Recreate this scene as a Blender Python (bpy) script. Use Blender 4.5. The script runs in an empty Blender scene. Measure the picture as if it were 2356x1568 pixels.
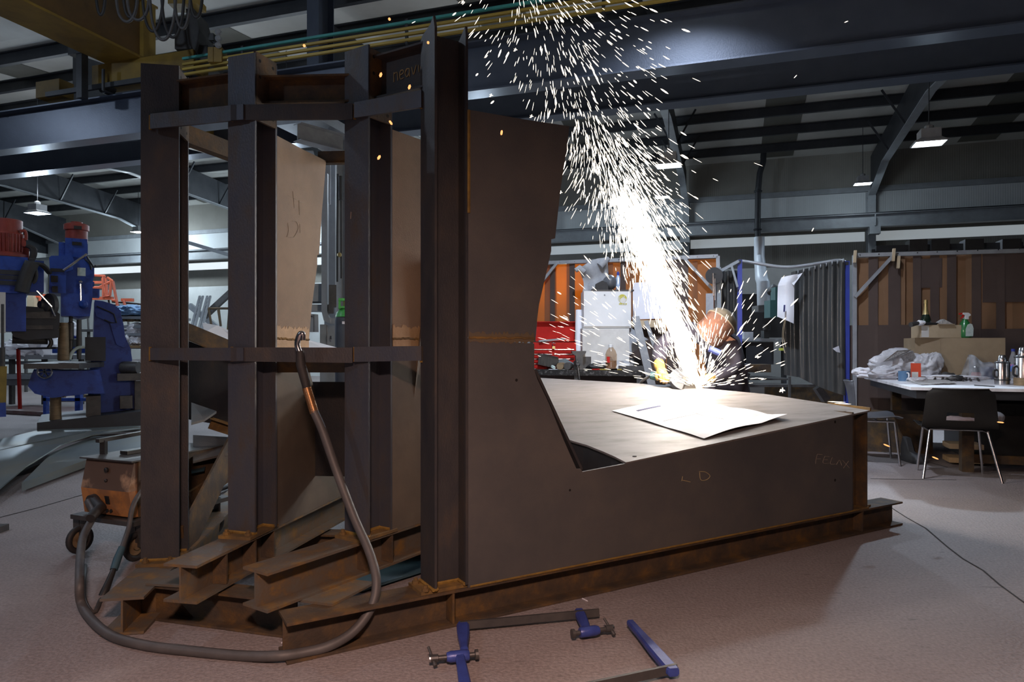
import bpy, bmesh, math, random
from mathutils import Vector as V, Matrix, Euler, noise
S = bpy.context.scene
COL = S.collection
PI = math.pi
rnd = random.Random(7)

# ------------------------------------------------------------------ camera
H = 1.2                      # eye height
FPX, CX, HY = 2356*24/36, 1178, 797
cd = bpy.data.cameras.new('camera'); cam = bpy.data.objects.new('camera', cd); COL.objects.link(cam)
cam.location = (0, 0, H); cam.rotation_euler = (PI/2, 0, 0)
cd.lens = 24; cd.sensor_width = 36; cd.shift_y = 13/2356; cd.clip_start = .05; cd.clip_end = 200
S.camera = cam
# ------------------------------------------------------------------ world, exposure
w = bpy.data.worlds.new('night'); S.world = w; w.use_nodes = True
w.node_tree.nodes['Background'].inputs[0].default_value = (.35, .42, .55, 1)
w.node_tree.nodes['Background'].inputs[1].default_value = .024
vs = S.view_settings
vs.view_transform = 'Standard'; vs.look = 'None'; vs.gamma = 1; vs.use_curve_mapping = False
vs.exposure = 0.0
# lamp powers (W) and colours used by the high bay lamp builder below
FAR_LAMP = (1000, (.66, .82, 1.0))      # row over the far bay
WALL_LAMP = (130, (.76, .90, 1.0))     # row along the back wall
NEAR_LAMP = (125, (.72, .82, 1.0))     # lamp of the near bay aimed at the bench, cool
WARM_LAMP = (185, (1.0, .63, .50))    # lamp behind the camera, warm
LEFT_LAMP = (330, (.66, .80, 1.0))     # cool lamps of the near bay, left of the camera
SPARK_LAMP = 190

# ------------------------------------------------------------------ helpers
AIM = [None]                # when set, sight-line outlines lie on a plane square to this direction (a machine facing us)
def aim(px=None): AIM[0] = None if px is None else ((px-CX)/FPX, V(((px-CX)/FPX, 1, 0)).normalized())
def P(px, py, d):                                                         # sight line to a point d metres ahead
    r = V(((px-CX)/FPX, 1, -(py-HY)/FPX)); k = d
    if AIM[0]: ra, f = AIM[0]; k = d*(ra*f.x+f.y)/r.dot(f)
    return V((r.x*k, k, H+r.z*k))
def PF(px, py, z=0.0): return P(px, py, FPX*(H-z)/(py-HY))               # sight line to height z
BA = math.radians(18.05)
SU = V((math.cos(BA), -math.sin(BA), 0)); SV = V((math.sin(BA), math.cos(BA), 0))
def B(u, v, z=0.0): return SU*u + SV*v + V((0, 0, z))                    # building axes
def PV(px, py, v):
    r = (px-CX)/FPX; return P(px, py, v/(r*SV.x+SV.y))
BROT = Matrix.Rotation(-BA, 3, 'Z')
Z = V((0, 0, 1))
def vz(z): return V((0, 0, z))

def loft(bm, loops, closed=True, cap=True):
    rows = [[bm.verts.new(p) for p in l] for l in loops]
    n = len(rows[0])
    for a, b in zip(rows, rows[1:]):
        for i in range(n if closed else n-1):
            j = (i+1) % n
            try: bm.faces.new((a[i], a[j], b[j], b[i]))
            except ValueError: pass
    if cap and closed and n > 2:
        for r in (rows[0][::-1], rows[-1]):
            try: bm.faces.new(r)
            except ValueError: pass
    return rows
def prism(bm, loop, vec):
    vec = V(vec); loft(bm, [[V(p) for p in loop], [V(p)+vec for p in loop]])
def box(bm, c, size, rot=None):
    c = V(c); x, y, z = [s/2 for s in size]
    q = [V(p) for p in ((-x,-y,-z),(x,-y,-z),(x,y,-z),(-x,y,-z))]
    t = [p+V((0,0,2*z)) for p in q]
    if rot is not None: q = [rot@p for p in q]; t = [rot@p for p in t]
    loft(bm, [[c+p for p in q], [c+p for p in t]])
def bbox(bm, u0, u1, v0, v1, z0, z1):                                     # box in building axes
    loft(bm, [[B(u0,v0,z), B(u1,v0,z), B(u1,v1,z), B(u0,v1,z)] for z in (z0, z1)])
def bar(bm, a, b, wd, ht, up=Z, roll=None):                               # rectangular bar from a to b
    a, b = V(a), V(b); t = (b-a).normalized()
    s = t.cross(V(up))
    s = s.normalized() if s.length > 1e-4 else V((1,0,0))
    u = s.cross(t).normalized()
    q = [s*x*wd/2+u*y*ht/2 for x, y in ((-1,-1),(1,-1),(1,1),(-1,1))]
    loft(bm, [[a+p for p in q], [b+p for p in q]])
def frames(path):
    t0 = (path[1]-path[0]).normalized()
    n = t0.orthogonal().normalized(); out = []
    for i, p in enumerate(path):
        t = (path[min(i+1, len(path)-1)]-path[max(i-1, 0)]).normalized()
        n = (n - t*n.dot(t)); n = n.normalized() if n.length > 1e-6 else t.orthogonal().normalized()
        out.append((p, t, n, t.cross(n)))
    return out
def tube(bm, path, r, n=8, cap=True):
    path = [V(p) for p in path]; rr = r if isinstance(r, (list, tuple)) else [r]*len(path)
    loft(bm, [[p+(nn*math.cos(2*PI*k/n)+bb*math.sin(2*PI*k/n))*rr[i] for k in range(n)]
              for i, (p, t, nn, bb) in enumerate(frames(path))], cap=cap)
def spline(pts, m=8):
    pts = [V(p) for p in pts]; q = [pts[0]*2-pts[1]]+pts+[pts[-1]*2-pts[-2]]; out = []
    for i in range(1, len(q)-2):
        a, b, c, d = q[i-1:i+3]
        for k in range(m):
            t = k/m
            out.append(.5*((2*b)+(c-a)*t+(2*a-5*b+4*c-d)*t*t+(3*b-a-3*c+d)*t**3))
    return out+[pts[-1]]
def lathe(bm, c, prof, n=20, ax=Z):
    c = V(c); ax = V(ax).normalized(); s = ax.orthogonal().normalized(); t = ax.cross(s)
    loft(bm, [[c+ax*z+(s*math.cos(2*PI*k/n)+t*math.sin(2*PI*k/n))*max(r, 1e-4) for k in range(n)] for r, z in prof])
def torus(bm, c, R, r, ax=Z, n=24, m=8):
    c = V(c); ax = V(ax).normalized(); s = ax.orthogonal().normalized(); t = ax.cross(s)
    rows = []
    for k in range(n):
        e = s*math.cos(2*PI*k/n)+t*math.sin(2*PI*k/n)
        rows.append([bm.verts.new(c+e*(R+r*math.cos(2*PI*j/m))+ax*r*math.sin(2*PI*j/m)) for j in range(m)])
    for k in range(n):
        a, b = rows[k], rows[(k+1) % n]
        for j in range(m): bm.faces.new((a[j], a[(j+1)%m], b[(j+1)%m], b[j]))
def sheet(bm, fn, nu, nv, th, skip=None):                                 # thick sheet over fn(0..1, 0..1)
    g = [[V(fn(i/nu, j/nv)) for j in range(nv+1)] for i in range(nu+1)]
    top, bot = [], []
    for i in range(nu+1):
        top.append([]); bot.append([])
        for j in range(nv+1):
            du = g[min(i+1,nu)][j]-g[max(i-1,0)][j]; dv = g[i][min(j+1,nv)]-g[i][max(j-1,0)]
            nn = du.cross(dv); nn = nn.normalized() if nn.length > 1e-9 else Z
            top[-1].append(bm.verts.new(g[i][j]+nn*th/2)); bot[-1].append(bm.verts.new(g[i][j]-nn*th/2))
    cnt = {}
    for i in range(nu):
        for j in range(nv):
            if skip and skip((i+.5)/nu, (j+.5)/nv): continue
            c = [(i,j),(i+1,j),(i+1,j+1),(i,j+1)]
            bm.faces.new([top[a][b] for a, b in c]); bm.faces.new([bot[a][b] for a, b in c[::-1]])
            for k in range(4):
                e = (c[k], c[(k+1)%4]); cnt[e] = 1
    for (a, b) in list(cnt):
        if (b, a) not in cnt:
            bm.faces.new((top[b[0]][b[1]], top[a[0]][a[1]], bot[a[0]][a[1]], bot[b[0]][b[1]]))
    bmesh.ops.delete(bm, geom=[v for v in bm.verts if not v.link_faces], context='VERTS')
def blob(bm, c, size, seed=0, amp=.3, sub=3, freq=1.6, flat=None, rot=None):
    r = bmesh.ops.create_icosphere(bm, subdivisions=sub, radius=1)
    c = V(c); off = V((seed*7.3, seed*3.1, seed*1.7))
    for v in r['verts']:
        d = v.co.normalized()
        k = 1+amp*noise.noise(d*freq+off)+amp*.5*noise.noise(d*freq*2.7+off)+amp*.28*(1-2*abs(noise.noise(d*freq*5+off)))
        q = V((d.x*k*size[0], d.y*k*size[1], d.z*k*size[2]))
        if flat is not None: q.z = max(q.z, flat)
        v.co = c+(rot@q if rot is not None else q)
def bag(bm, c, size, seed=0, flat=None):                                  # soft crumpled bag: broad folds, few fine creases
    r = bmesh.ops.create_icosphere(bm, subdivisions=5, radius=1); c = V(c); off = V((seed*5.1, seed*2.3, seed*3.7))
    for v in r['verts']:
        d = v.co.normalized(); q = d+V((noise.noise(d*1.5+off), noise.noise(d*1.5+off*2), noise.noise(d*1.5-off)))*.5
        k = .82+.34*noise.noise(q*1.1+off)+.20*(1-2*abs(noise.noise(q*1.9+off)))+.07*(1-2*abs(noise.noise(q*4.3+off)))
        p = V((d.x*k*size[0], d.y*k*size[1], d.z*k*size[2]))
        if flat is not None: p.z = max(p.z, flat)
        v.co = c+p
def ipro(h, b, tf, tw):
    return [(-b/2,0),(b/2,0),(b/2,tf),(tw/2,tf),(tw/2,h-tf),(b/2,h-tf),(b/2,h),(-b/2,h),(-b/2,h-tf),(-tw/2,h-tf),(-tw/2,tf),(-b/2,tf)]
def ibeam(bm, a, b, h, bw, tf=.011, tw=.008, up=Z):                       # a, b: bottom centre line
    a, b = V(a), V(b); t = (b-a).normalized(); up = V(up); s = t.cross(up).normalized()
    l = [s*x+up*y for x, y in ipro(h, bw, tf, tw)]
    rows = [[bm.verts.new(p+q) for q in l] for p in (a, b)]
    for i in range(12):
        j = (i+1) % 12; bm.faces.new((rows[0][i], rows[0][j], rows[1][j], rows[1][i]))
    for r in rows:
        for f in ((0,1,2,3,10,11),(3,4,9,10),(4,5,6,7,8,9)): bm.faces.new([r[k] for k in f])
# sight-line boxes, lathes and tubes: outlines at their own distance d with real depth behind
def pbox(bm, x0, y0, x1, y1, d, dep, yaw=0.0):
    a, b = P(x0, y1, d), P(x1, y0, d)
    c = (a+b)/2; wd, ht = (b-a).xy.length, b.z-a.z
    r = Matrix.Rotation(yaw-(math.atan2(AIM[0][1].x, AIM[0][1].y) if AIM[0] else 0), 3, 'Z')
    box(bm, c+r@V((0, dep/2, 0)), (wd, dep, ht), r)
def plathe(bm, px, prof, d, n=20):
    k = d/FPX; y0 = prof[0][1]
    lathe(bm, P(px, y0, d), [(hw*k, (y0-y)*k) for hw, y in prof], n)
def ptube(bm, pts, r, n=8, sm=0):
    q = [P(*p) for p in pts]
    tube(bm, spline(q, sm) if sm else q, r, n)
def pprism(bm, pts, d, dep):                                              # outline traced at distance d, extruded backwards
    prism(bm, [P(x, y, d) for x, y in pts], (AIM[0][1]*dep if AIM[0] else (0, dep, 0)))

WM = {}
def finish(name, bm, smooth):
    bmesh.ops.recalc_face_normals(bm, faces=bm.faces[:])
    me = bpy.data.meshes.new(name); bm.to_mesh(me); bm.free()
    if smooth:
        for p in me.polygons: p.use_smooth = True
        me.set_sharp_from_angle(angle=math.radians(smooth))
    return me
def tag(o, label=None, cat=None, group=None, kind=None):
    if label: o['label'] = label
    if cat: o['category'] = cat
    if group: o['group'] = group
    if kind: o['kind'] = kind
    return o
def obj(name, bm, mat, parent=None, label=None, cat=None, group=None, kind=None, smooth=0, center=True):
    me = finish(name, bm, smooth); me.materials.append(mat)
    o = bpy.data.objects.new(name, me); COL.objects.link(o)
    if parent is not None:
        m = WM[parent.name]; me.transform(m.inverted()); o.parent = parent; WM[o.name] = m
    elif center and len(me.vertices):
        xs = [v.co for v in me.vertices]
        c = V(((min(v.x for v in xs)+max(v.x for v in xs))/2, (min(v.y for v in xs)+max(v.y for v in xs))/2, min(v.z for v in xs)))
        me.transform(Matrix.Translation(-c)); o.location = c; WM[o.name] = Matrix.Translation(c)
    else: WM[o.name] = Matrix.Identity(4)
    return tag(o, label, cat, group, kind)
def thing(name, label, cat, loc=(0,0,0), rz=0.0, group=None, kind=None):
    o = bpy.data.objects.new(name, None); COL.objects.link(o); o.empty_display_size = .2
    o.location = loc; o.rotation_euler = (0, 0, rz)
    WM[o.name] = Matrix.Translation(V(loc)) @ Matrix.Rotation(rz, 4, 'Z')
    return tag(o, label, cat, group, kind)
def dup(root, loc, rz=0.0, label=None, group=None):                       # a thing with copies of its parts and sub-parts
    r = root.copy(); COL.objects.link(r); r.location = loc; r.rotation_euler = (0, 0, rz)
    tag(r, label, None, group)
    for ch in list(root.children):
        if ch.type == 'LIGHT': continue
        c = ch.copy(); COL.objects.link(c); c.parent = r
        for g in list(ch.children):
            k = g.copy(); COL.objects.link(k); k.parent = c
    return r
NB = bmesh.new
def islands(name, bm, mat, parent, **k):                                  # every separate piece of bm becomes a part of its own
    bm.verts.ensure_lookup_table(); seen = set(); out = []
    for v0 in bm.verts:
        if v0 in seen: continue
        st, comp = [v0], []; seen.add(v0)
        while st:
            v = st.pop(); comp.append(v)
            for e in v.link_edges:
                o_ = e.other_vert(v)
                if o_ not in seen: seen.add(o_); st.append(o_)
        nb = bmesh.new(); mp = {v: nb.verts.new(v.co) for v in comp}
        for f in {f for v in comp for f in v.link_faces}: nb.faces.new([mp[v] for v in f.verts])
        out.append(obj(name, nb, mat, parent, **k))
    bm.free(); return out

RZ = [(-9, 7.6), (3, 8.0), (9.9, 7.35), (16.9, 8.0), (24.2, 7.35)]          # roof profile: distance across the hall, height
def roof_z(v):
    for (a, za), (b, zb) in zip(RZ, RZ[1:]):
        if a <= v <= b: return za+(zb-za)*(v-a)/(b-a)
    return 7.6
# ------------------------------------------------------------------ materials
def mat(name, c1, c2=None, rough=.5, metal=0.0, scale=6.0, bump=0.0, stretch=(1,1,1), c3=None, detail=5, lo=.35, hi=.65, spec=.5, rvar=0.0, coat=0.0, trans=0.0, bscale=None, mid=.5):
    m = bpy.data.materials.new(name); m.use_nodes = True
    N, L = m.node_tree.nodes, m.node_tree.links; b = N['Principled BSDF']
    b.inputs['Roughness'].default_value = rough; b.inputs['Metallic'].default_value = metal
    b.inputs['Specular IOR Level'].default_value = spec; b.inputs['Coat Weight'].default_value = coat
    b.inputs['Transmission Weight'].default_value = trans
    if c2 is None: c2 = tuple(x*.72 for x in c1)
    tc = N.new('ShaderNodeTexCoord'); mp = N.new('ShaderNodeMapping'); mp.inputs['Scale'].default_value = stretch
    L.new(tc.outputs['Object'], mp.inputs[0])
    nz = N.new('ShaderNodeTexNoise'); nz.inputs['Scale'].default_value = scale; nz.inputs['Detail'].default_value = detail
    nz.inputs['Roughness'].default_value = .65
    L.new(mp.outputs[0], nz.inputs['Vector'])
    cr = N.new('ShaderNodeValToRGB'); e = cr.color_ramp.elements
    e[0].position, e[0].color = lo, (*c1, 1); e[1].position, e[1].color = hi, (*c2, 1)
    if c3: k = e.new(lo+(hi-lo)*mid); k.color = (*c3, 1)
    L.new(nz.outputs['Fac'], cr.inputs[0]); L.new(cr.outputs[0], b.inputs['Base Color'])
    if rvar:
        mr = N.new('ShaderNodeMapRange'); mr.inputs['To Min'].default_value = rough-rvar; mr.inputs['To Max'].default_value = rough+rvar
        L.new(nz.outputs['Fac'], mr.inputs['Value']); L.new(mr.outputs[0], b.inputs['Roughness'])
    if bump:
        n2 = N.new('ShaderNodeTexNoise'); n2.inputs['Scale'].default_value = bscale or scale*6; n2.inputs['Detail'].default_value = 4
        L.new(mp.outputs[0], n2.inputs['Vector'])
        bp = N.new('ShaderNodeBump'); bp.inputs['Strength'].default_value = bump; bp.inputs['Distance'].default_value = .004
        L.new(n2.outputs['Fac'], bp.inputs['Height']); L.new(bp.outputs[0], b.inputs['Normal'])
    return m
def emit(name, col, k, sample=True):
    m = bpy.data.materials.new(name); m.use_nodes = True
    b = m.node_tree.nodes['Principled BSDF']; b.inputs['Base Color'].default_value = (*col, 1)
    b.inputs['Emission Color'].default_value = (*col, 1); b.inputs['Emission Strength'].default_value = k
    if not sample: m.cycles.emission_sampling = 'NONE'
    return m
def thin(name, col, opac, rough=.2, tint=(1,1,1), spec=.5):               # thin see-through film or plastic
    m = mat(name, col, tuple(x*.8 for x in col), rough=rough, scale=9, spec=spec)
    N, L = m.node_tree.nodes, m.node_tree.links; b = N['Principled BSDF']
    t = N.new('ShaderNodeBsdfTransparent'); t.inputs[0].default_value = (*tint, 1)
    mx = N.new('ShaderNodeMixShader'); mx.inputs[0].default_value = opac
    L.new(t.outputs[0], mx.inputs[1]); L.new(b.outputs[0], mx.inputs[2])
    L.new(mx.outputs[0], N['Material Output'].inputs[0])
    return m
M = {}
M['mill'] = mat('mill_scale_steel', (.040,.042,.050), (.088,.068,.054), .55, .35, 7, .3, c3=(.056,.053,.055), rvar=.1, bscale=160, stretch=(1,1,.5), lo=.36, hi=.74, detail=9)
M['millgrey'] = mat('grey_mill_steel', (.068,.076,.100), (.092,.074,.062), .5, .4, 8, .3, stretch=(1,1,.45), c3=(.082,.083,.094), rvar=.1, bscale=140, lo=.38, hi=.70, detail=9)
M['plate'] = mat('hot_rolled_plate', (.082,.080,.082), (.120,.110,.102), .6, .25, 2.2, .25, c3=(.098,.093,.092), bscale=220, rvar=.08)
M['tanplate'] = mat('tan_rusted_plate', (.20,.140,.095), (.27,.190,.125), .7, .1, 2.5, .35, c3=(.235,.165,.11), bscale=200)
M['tanshade'] = mat('shaded_tan_plate', (.085,.068,.054), (.125,.098,.072), .7, .1, 2.5, .3)  # tan plate darkened: the blocked spark light is put into its colour
M['tanbright'] = mat('ground_seam_band', (.42,.27,.14), (.30,.19,.09), .6, .1, 9, .3)
M['seamrust'] = mat('rusty_seam_band', (.105,.085,.062), (.135,.095,.050), .7, .1, 9, .3)
M['rust'] = mat('orange_rust', (.085,.055,.024), (.23,.130,.030), .85, 0, 7, .4, c3=(.135,.080,.026), bscale=90)
M['rustdark'] = mat('brown_rusted_steel', (.050,.036,.026), (.150,.082,.024), .75, .1, 8, .4, c3=(.082,.052,.028), detail=9, lo=.38, hi=.68, bscale=100)
M['flange'] = mat('rusted_flange', (.115,.104,.088), (.215,.120,.034), .65, .2, 9, .4, c3=(.125,.092,.062), detail=9, lo=.38, hi=.66, bscale=90)
M['weld'] = mat('rusty_weld_bead', (.16,.095,.022), (.28,.165,.03), .8, .1, 14, .8, bscale=120)
M['table'] = mat('scuffed_steel_sheet', (.20,.18,.17), (.125,.108,.095), .62, .1, 3.5, .15, stretch=(1,3.5,1), c3=(.175,.158,.150), bscale=150, lo=.3, hi=.7, rvar=.12, mid=.6)
M['darksteel'] = mat('dark_painted_steel', (.030,.034,.042), (.048,.052,.060), .5, .2, 2)
M['beampaint'] = mat('glossy_blue_grey_paint', (.075,.095,.140), (.062,.080,.120), .36, .3, 3, .22, bscale=50, spec=.8)
M['greyPaint'] = mat('grey_paint', (.30,.33,.36), (.24,.26,.28), .5, 0, 3)
M['palesteel'] = mat('pale_grey_steel', (.36,.38,.40), (.28,.29,.31), .45, .3, 5)
M['black'] = mat('black_plastic', (.016,.016,.017), (.026,.025,.025), .45, 0, 6)
M['rubber'] = mat('black_rubber', (.020,.019,.020), (.032,.030,.030), .6, 0, 8)
M['hose'] = mat('dusty_grey_cable', (.085,.080,.080), (.060,.056,.056), .55, 0, 10)
M['chrome'] = mat('bright_steel', (.62,.62,.64), (.48,.48,.50), .22, 1, 12)
M['iron'] = mat('dark_cast_iron', (.075,.073,.075), (.11,.105,.10), .5, .5, 10, .2)
M['blue'] = mat('worn_blue_paint', (.022,.065,.32), (.014,.040,.21), .4, .05, 7, .15, c3=(.026,.075,.35), spec=.5)
M['blueclamp'] = mat('blue_clamp_paint', (.045,.075,.32), (.030,.045,.20), .38, .1, 14, .2)
M['bluepost'] = mat('blue_post_paint', (.035,.06,.36), (.028,.045,.25), .4, 0, 4)
M['red'] = mat('red_paint', (.52,.025,.018), (.40,.018,.014), .65, 0, 5, spec=.12)
M['motorred'] = mat('dull_red_paint', (.30,.045,.028), (.20,.03,.022), .5, 0, 6)
M['redorange'] = mat('orange_red_paint', (.60,.12,.05), (.46,.08,.035), .5, 0, 5)
M['yellow'] = mat('dirty_crane_yellow', (.27,.17,.025), (.17,.105,.02), .6, 0, 2, .1, c3=(.22,.14,.022))
M['craneside'] = mat('brown_yellow_girder', (.14,.078,.022), (.095,.055,.02), .6, 0, 2)
M['yellowrod'] = mat('yellow_conductor', (.55,.40,.08), (.34,.25,.06), .4, .2, 3, stretch=(.3,.3,8))
M['teal'] = mat('teal_conductor', (.06,.36,.34), (.05,.27,.26), .5, 0, 4)
M['blackpvc'] = mat('black_pvc_curtain', (.045,.046,.046), (.060,.060,.058), .3, 0, 3, .1, spec=.7, bscale=30)
M['white'] = mat('white_enamel', (.78,.78,.78), (.70,.70,.69), .4, 0, 2)
M['offwhite'] = mat('stained_white_panel', (.66,.64,.60), (.50,.47,.43), .6, 0, 3.5, lo=.42, hi=.75)
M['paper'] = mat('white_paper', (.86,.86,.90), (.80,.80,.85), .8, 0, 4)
M['print'] = mat('dark_blue_ink', (.03,.035,.12), (.05,.05,.16), .8, 0, 20)
M['news'] = mat('printed_newspaper', (.62,.60,.58), (.30,.29,.28), .9, 0, 40, stretch=(1,4,1))
M['card'] = mat('brown_cardboard', (.36,.27,.17), (.29,.215,.135), .85, 0, 3)
M['cardlight'] = mat('light_cardboard', (.52,.41,.27), (.45,.35,.23), .85, 0, 3)
M['wood'] = mat('raw_timber', (.40,.27,.14), (.28,.18,.09), .8, 0, 4, stretch=(1,8,1))
M['bag'] = thin('thin_white_plastic', (.78,.78,.82), .75, .25, (1,1,1))
M['clear'] = thin('clear_plastic', (.75,.78,.82), .28, .08, (.95,.97,1))
M['amber'] = thin('ribbed_clear_bottle', (.40,.30,.22), .30, .12, (.95,.84,.72))
M['green'] = mat('green_plastic', (.02,.20,.05), (.015,.14,.035), .3, 0, 3, coat=.3)
M['gasgreen'] = mat('bright_green_paint', (.10,.55,.12), (.07,.42,.09), .4, 0, 3)
M['bottle'] = mat('dark_green_glass', (.012,.025,.015), (.01,.018,.012), .08, 0, 3, coat=.5)
M['gold'] = mat('gold_foil', (.70,.56,.26), (.55,.42,.18), .35, .8, 20, .4)
M['sack'] = mat('grey_woven_cloth', (.42,.43,.45), (.30,.31,.33), .8, 0, 6, .4, bscale=60)
M['tarp'] = mat('blue_tarpaulin', (.20,.34,.52), (.14,.24,.40), .5, 0, 6, .3)
M['lampbody'] = mat('lamp_housing', (.35,.36,.38), (.28,.29,.30), .5, 0, 4)
M['lampglow'] = emit('lamp_diffuser', (.88,.95,1.0), 14)
M['skin'] = mat('skin', (.55,.33,.24), (.48,.27,.19), .55, 0, 10)
M['jacket'] = mat('dark_navy_overall', (.024,.021,.034), (.036,.031,.046), .85, 0, 7, .4, bscale=40)
M['glove'] = mat('yellow_leather_glove', (.40,.25,.055), (.30,.17,.035), .75, 0, 9, .4, bscale=60)
M['cap'] = mat('tan_headgear', (.15,.125,.09), (.10,.085,.06), .7, 0, 7)
M['visor'] = thin('amber_face_shield', (.20,.105,.075), .62, .12, (1,.80,.70), spec=.8)
M['grinder'] = mat('green_grinder_plastic', (.025,.085,.085), (.018,.06,.06), .45, 0, 6)
M['weldorange'] = mat('scuffed_orange_paint', (.50,.21,.06), (.30,.14,.06), .5, 0, 7, .2, lo=.42, hi=.58)
M['weldbrown'] = mat('dirty_brown_panel', (.115,.075,.055), (.46,.30,.19), .6, 0, 5, .2, lo=.56, hi=.70)
M['copper'] = mat('copper_spring', (.60,.32,.15), (.45,.22,.10), .3, .9, 20)
M['chalk'] = mat('chalk', (.45,.36,.18), (.35,.28,.14), .9, 0, 30)
M['chalkpale'] = mat('pale_chalk', (.40,.34,.27), (.26,.21,.16), .9, 0, 30)
M['tagblue'] = mat('blue_badge', (.06,.09,.36), (.05,.07,.28), .7, 0, 10)
M['ink'] = mat('white_lettering', (.75,.75,.80), (.7,.7,.75), .7)
M['label'] = mat('pale_label', (.62,.70,.66), (.45,.56,.52), .5, 0, 25)
M['pink'] = mat('pink_label', (.60,.12,.40), (.10,.22,.60), .5, 0, 14, lo=.48, hi=.52)
M['mug'] = mat('pale_blue_mug', (.16,.34,.56), (.10,.20,.34), .3, 0, 22, lo=.3, hi=.4)
M['carton'] = mat('red_carton', (.62,.065,.02), (.52,.045,.015), .5, 0, 4)
M['stripedblack'] = mat('oily_bench_top', (.022,.021,.021), (.20,.19,.185), .4, .2, 28, .8, lo=.52, hi=.75, bscale=60)
M['tabletop'] = mat('paint_spattered_white_top', (.88,.88,.92), (.60,.58,.60), .6, 0, 7, .2, lo=.4, hi=.7)
M['plasticgrey'] = mat('grey_plastic', (.105,.11,.125), (.085,.09,.10), .35, 0, 4)
M['chairblack'] = mat('black_plastic_shell', (.014,.013,.013), (.018,.017,.016), .6, 0, 5, spec=.2)
M['bluesheet'] = mat('blue_steel_and_cool_light', (.075,.15,.19), (.05,.105,.14), .45, .3, 3)
M['sheetsteel'] = mat('blue_grey_steel_sheet', (.17,.21,.22), (.24,.24,.20), .35, .45, 1.6, .05, c3=(.20,.235,.235), stretch=(1,.4,1), rvar=.08)
M['concreteblock'] = mat('concrete', (.36,.35,.34), (.28,.27,.27), .8, 0, 4, .2)
M['tan'] = mat('tan_greasy_metal', (.30,.22,.13), (.20,.14,.08), .55, .3, 6, stretch=(1,1,4))
def pvc(name, col, tr, k):                                                 # welding curtain film: diffuse + light coming through
    m = mat(name, col, tuple(x*.85 for x in col), rough=.4, scale=4, spec=.35)
    N, L = m.node_tree.nodes, m.node_tree.links; b = N['Principled BSDF']
    t = N.new('ShaderNodeBsdfTranslucent'); t.inputs[0].default_value = (*tr, 1)
    mx = N.new('ShaderNodeMixShader'); mx.inputs[0].default_value = k
    L.new(b.outputs[0], mx.inputs[1]); L.new(t.outputs[0], mx.inputs[2]); L.new(mx.outputs[0], N['Material Output'].inputs[0])
    return m
M['orangepvc'] = pvc('orange_pvc_curtain', (.28,.145,.07), (.95,.44,.03), .38)
M['dullpvc'] = pvc('dull_orange_pvc_curtain', (.26,.150,.085), (.60,.30,.08), .12)
M['darkpvc'] = pvc('doubled_and_shaded_curtain', (.105,.075,.066), (.16,.07,.04), .15)
# concrete floor: blotches, fine grit, scuffs and long cracks
def floor_mat():
    m = mat('concrete_floor', (.235,.200,.198), (.325,.280,.275), .62, 0, .55, 0, c3=(.285,.245,.240), detail=9, lo=.3, hi=.72)
    N, L = m.node_tree.nodes, m.node_tree.links; b = N['Principled BSDF']; cr = [n for n in N if n.type == 'VALTORGB'][0]
    tc = [n for n in N if n.type == 'TEX_COORD'][0]
    mp = N.new('ShaderNodeMapping'); mp.inputs['Rotation'].default_value = (0,0,.5); mp.inputs['Scale'].default_value = (1,4.5,1)
    L.new(tc.outputs['Object'], mp.inputs[0])
    n2 = N.new('ShaderNodeTexNoise'); n2.inputs['Scale'].default_value = 6; n2.inputs['Detail'].default_value = 8; n2.inputs['Roughness'].default_value = .7
    L.new(mp.outputs[0], n2.inputs['Vector'])
    r2 = N.new('ShaderNodeValToRGB'); r2.color_ramp.elements[0].position = .27; r2.color_ramp.elements[0].color = (.35,.34,.34,1)
    r2.color_ramp.elements[1].position = .40; r2.color_ramp.elements[1].color = (1,1,1,1)
    L.new(n2.outputs['Fac'], r2.inputs[0])
    n3 = N.new('ShaderNodeTexNoise'); n3.inputs['Scale'].default_value = 70; n3.inputs['Detail'].default_value = 3
    L.new(tc.outputs['Object'], n3.inputs['Vector'])
    r3 = N.new('ShaderNodeValToRGB'); r3.color_ramp.elements[0].position = .3; r3.color_ramp.elements[0].color = (.72,.72,.72,1)
    r3.color_ramp.elements[1].position = .7; r3.color_ramp.elements[1].color = (1.12,1.12,1.12,1)
    L.new(n3.outputs['Fac'], r3.inputs[0])
    def mul(a, c):
        x = N.new('ShaderNodeMix'); x.data_type = 'RGBA'; x.blend_type = 'MULTIPLY'; x.inputs[0].default_value = 1
        L.new(a, x.inputs[6]); L.new(c, x.inputs[7]); return x.outputs[2]
    L.new(mul(mul(cr.outputs[0], r2.outputs[0]), r3.outputs[0]), b.inputs['Base Color'])
    bp = N.new('ShaderNodeBump'); bp.inputs['Strength'].default_value = .25; bp.inputs['Distance'].default_value = .024
    L.new(n3.outputs['Fac'], bp.inputs['Height']); L.new(bp.outputs[0], b.inputs['Normal'])
    return m
M['floor'] = floor_mat()
def clad(name, c1, c2, ang, freq=5.0):                                    # profiled sheeting: ribs as bump along one axis
    m = mat(name, c1, c2, .6, 0, .8)
    N, L = m.node_tree.nodes, m.node_tree.links; b = N['Principled BSDF']
    tc = [n for n in N if n.type == 'TEX_COORD'][0]
    mp = N.new('ShaderNodeMapping'); mp.inputs['Rotation'].default_value = (0, 0, ang); L.new(tc.outputs['Object'], mp.inputs[0])
    wv = N.new('ShaderNodeTexWave'); wv.inputs['Scale'].default_value = freq; L.new(mp.outputs[0], wv.inputs['Vector'])
    bp = N.new('ShaderNodeBump'); bp.inputs['Strength'].default_value = .14; bp.inputs['Distance'].default_value = .02
    L.new(wv.outputs['Fac'], bp.inputs['Height']); L.new(bp.outputs[0], b.inputs['Normal'])
    return m
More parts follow.
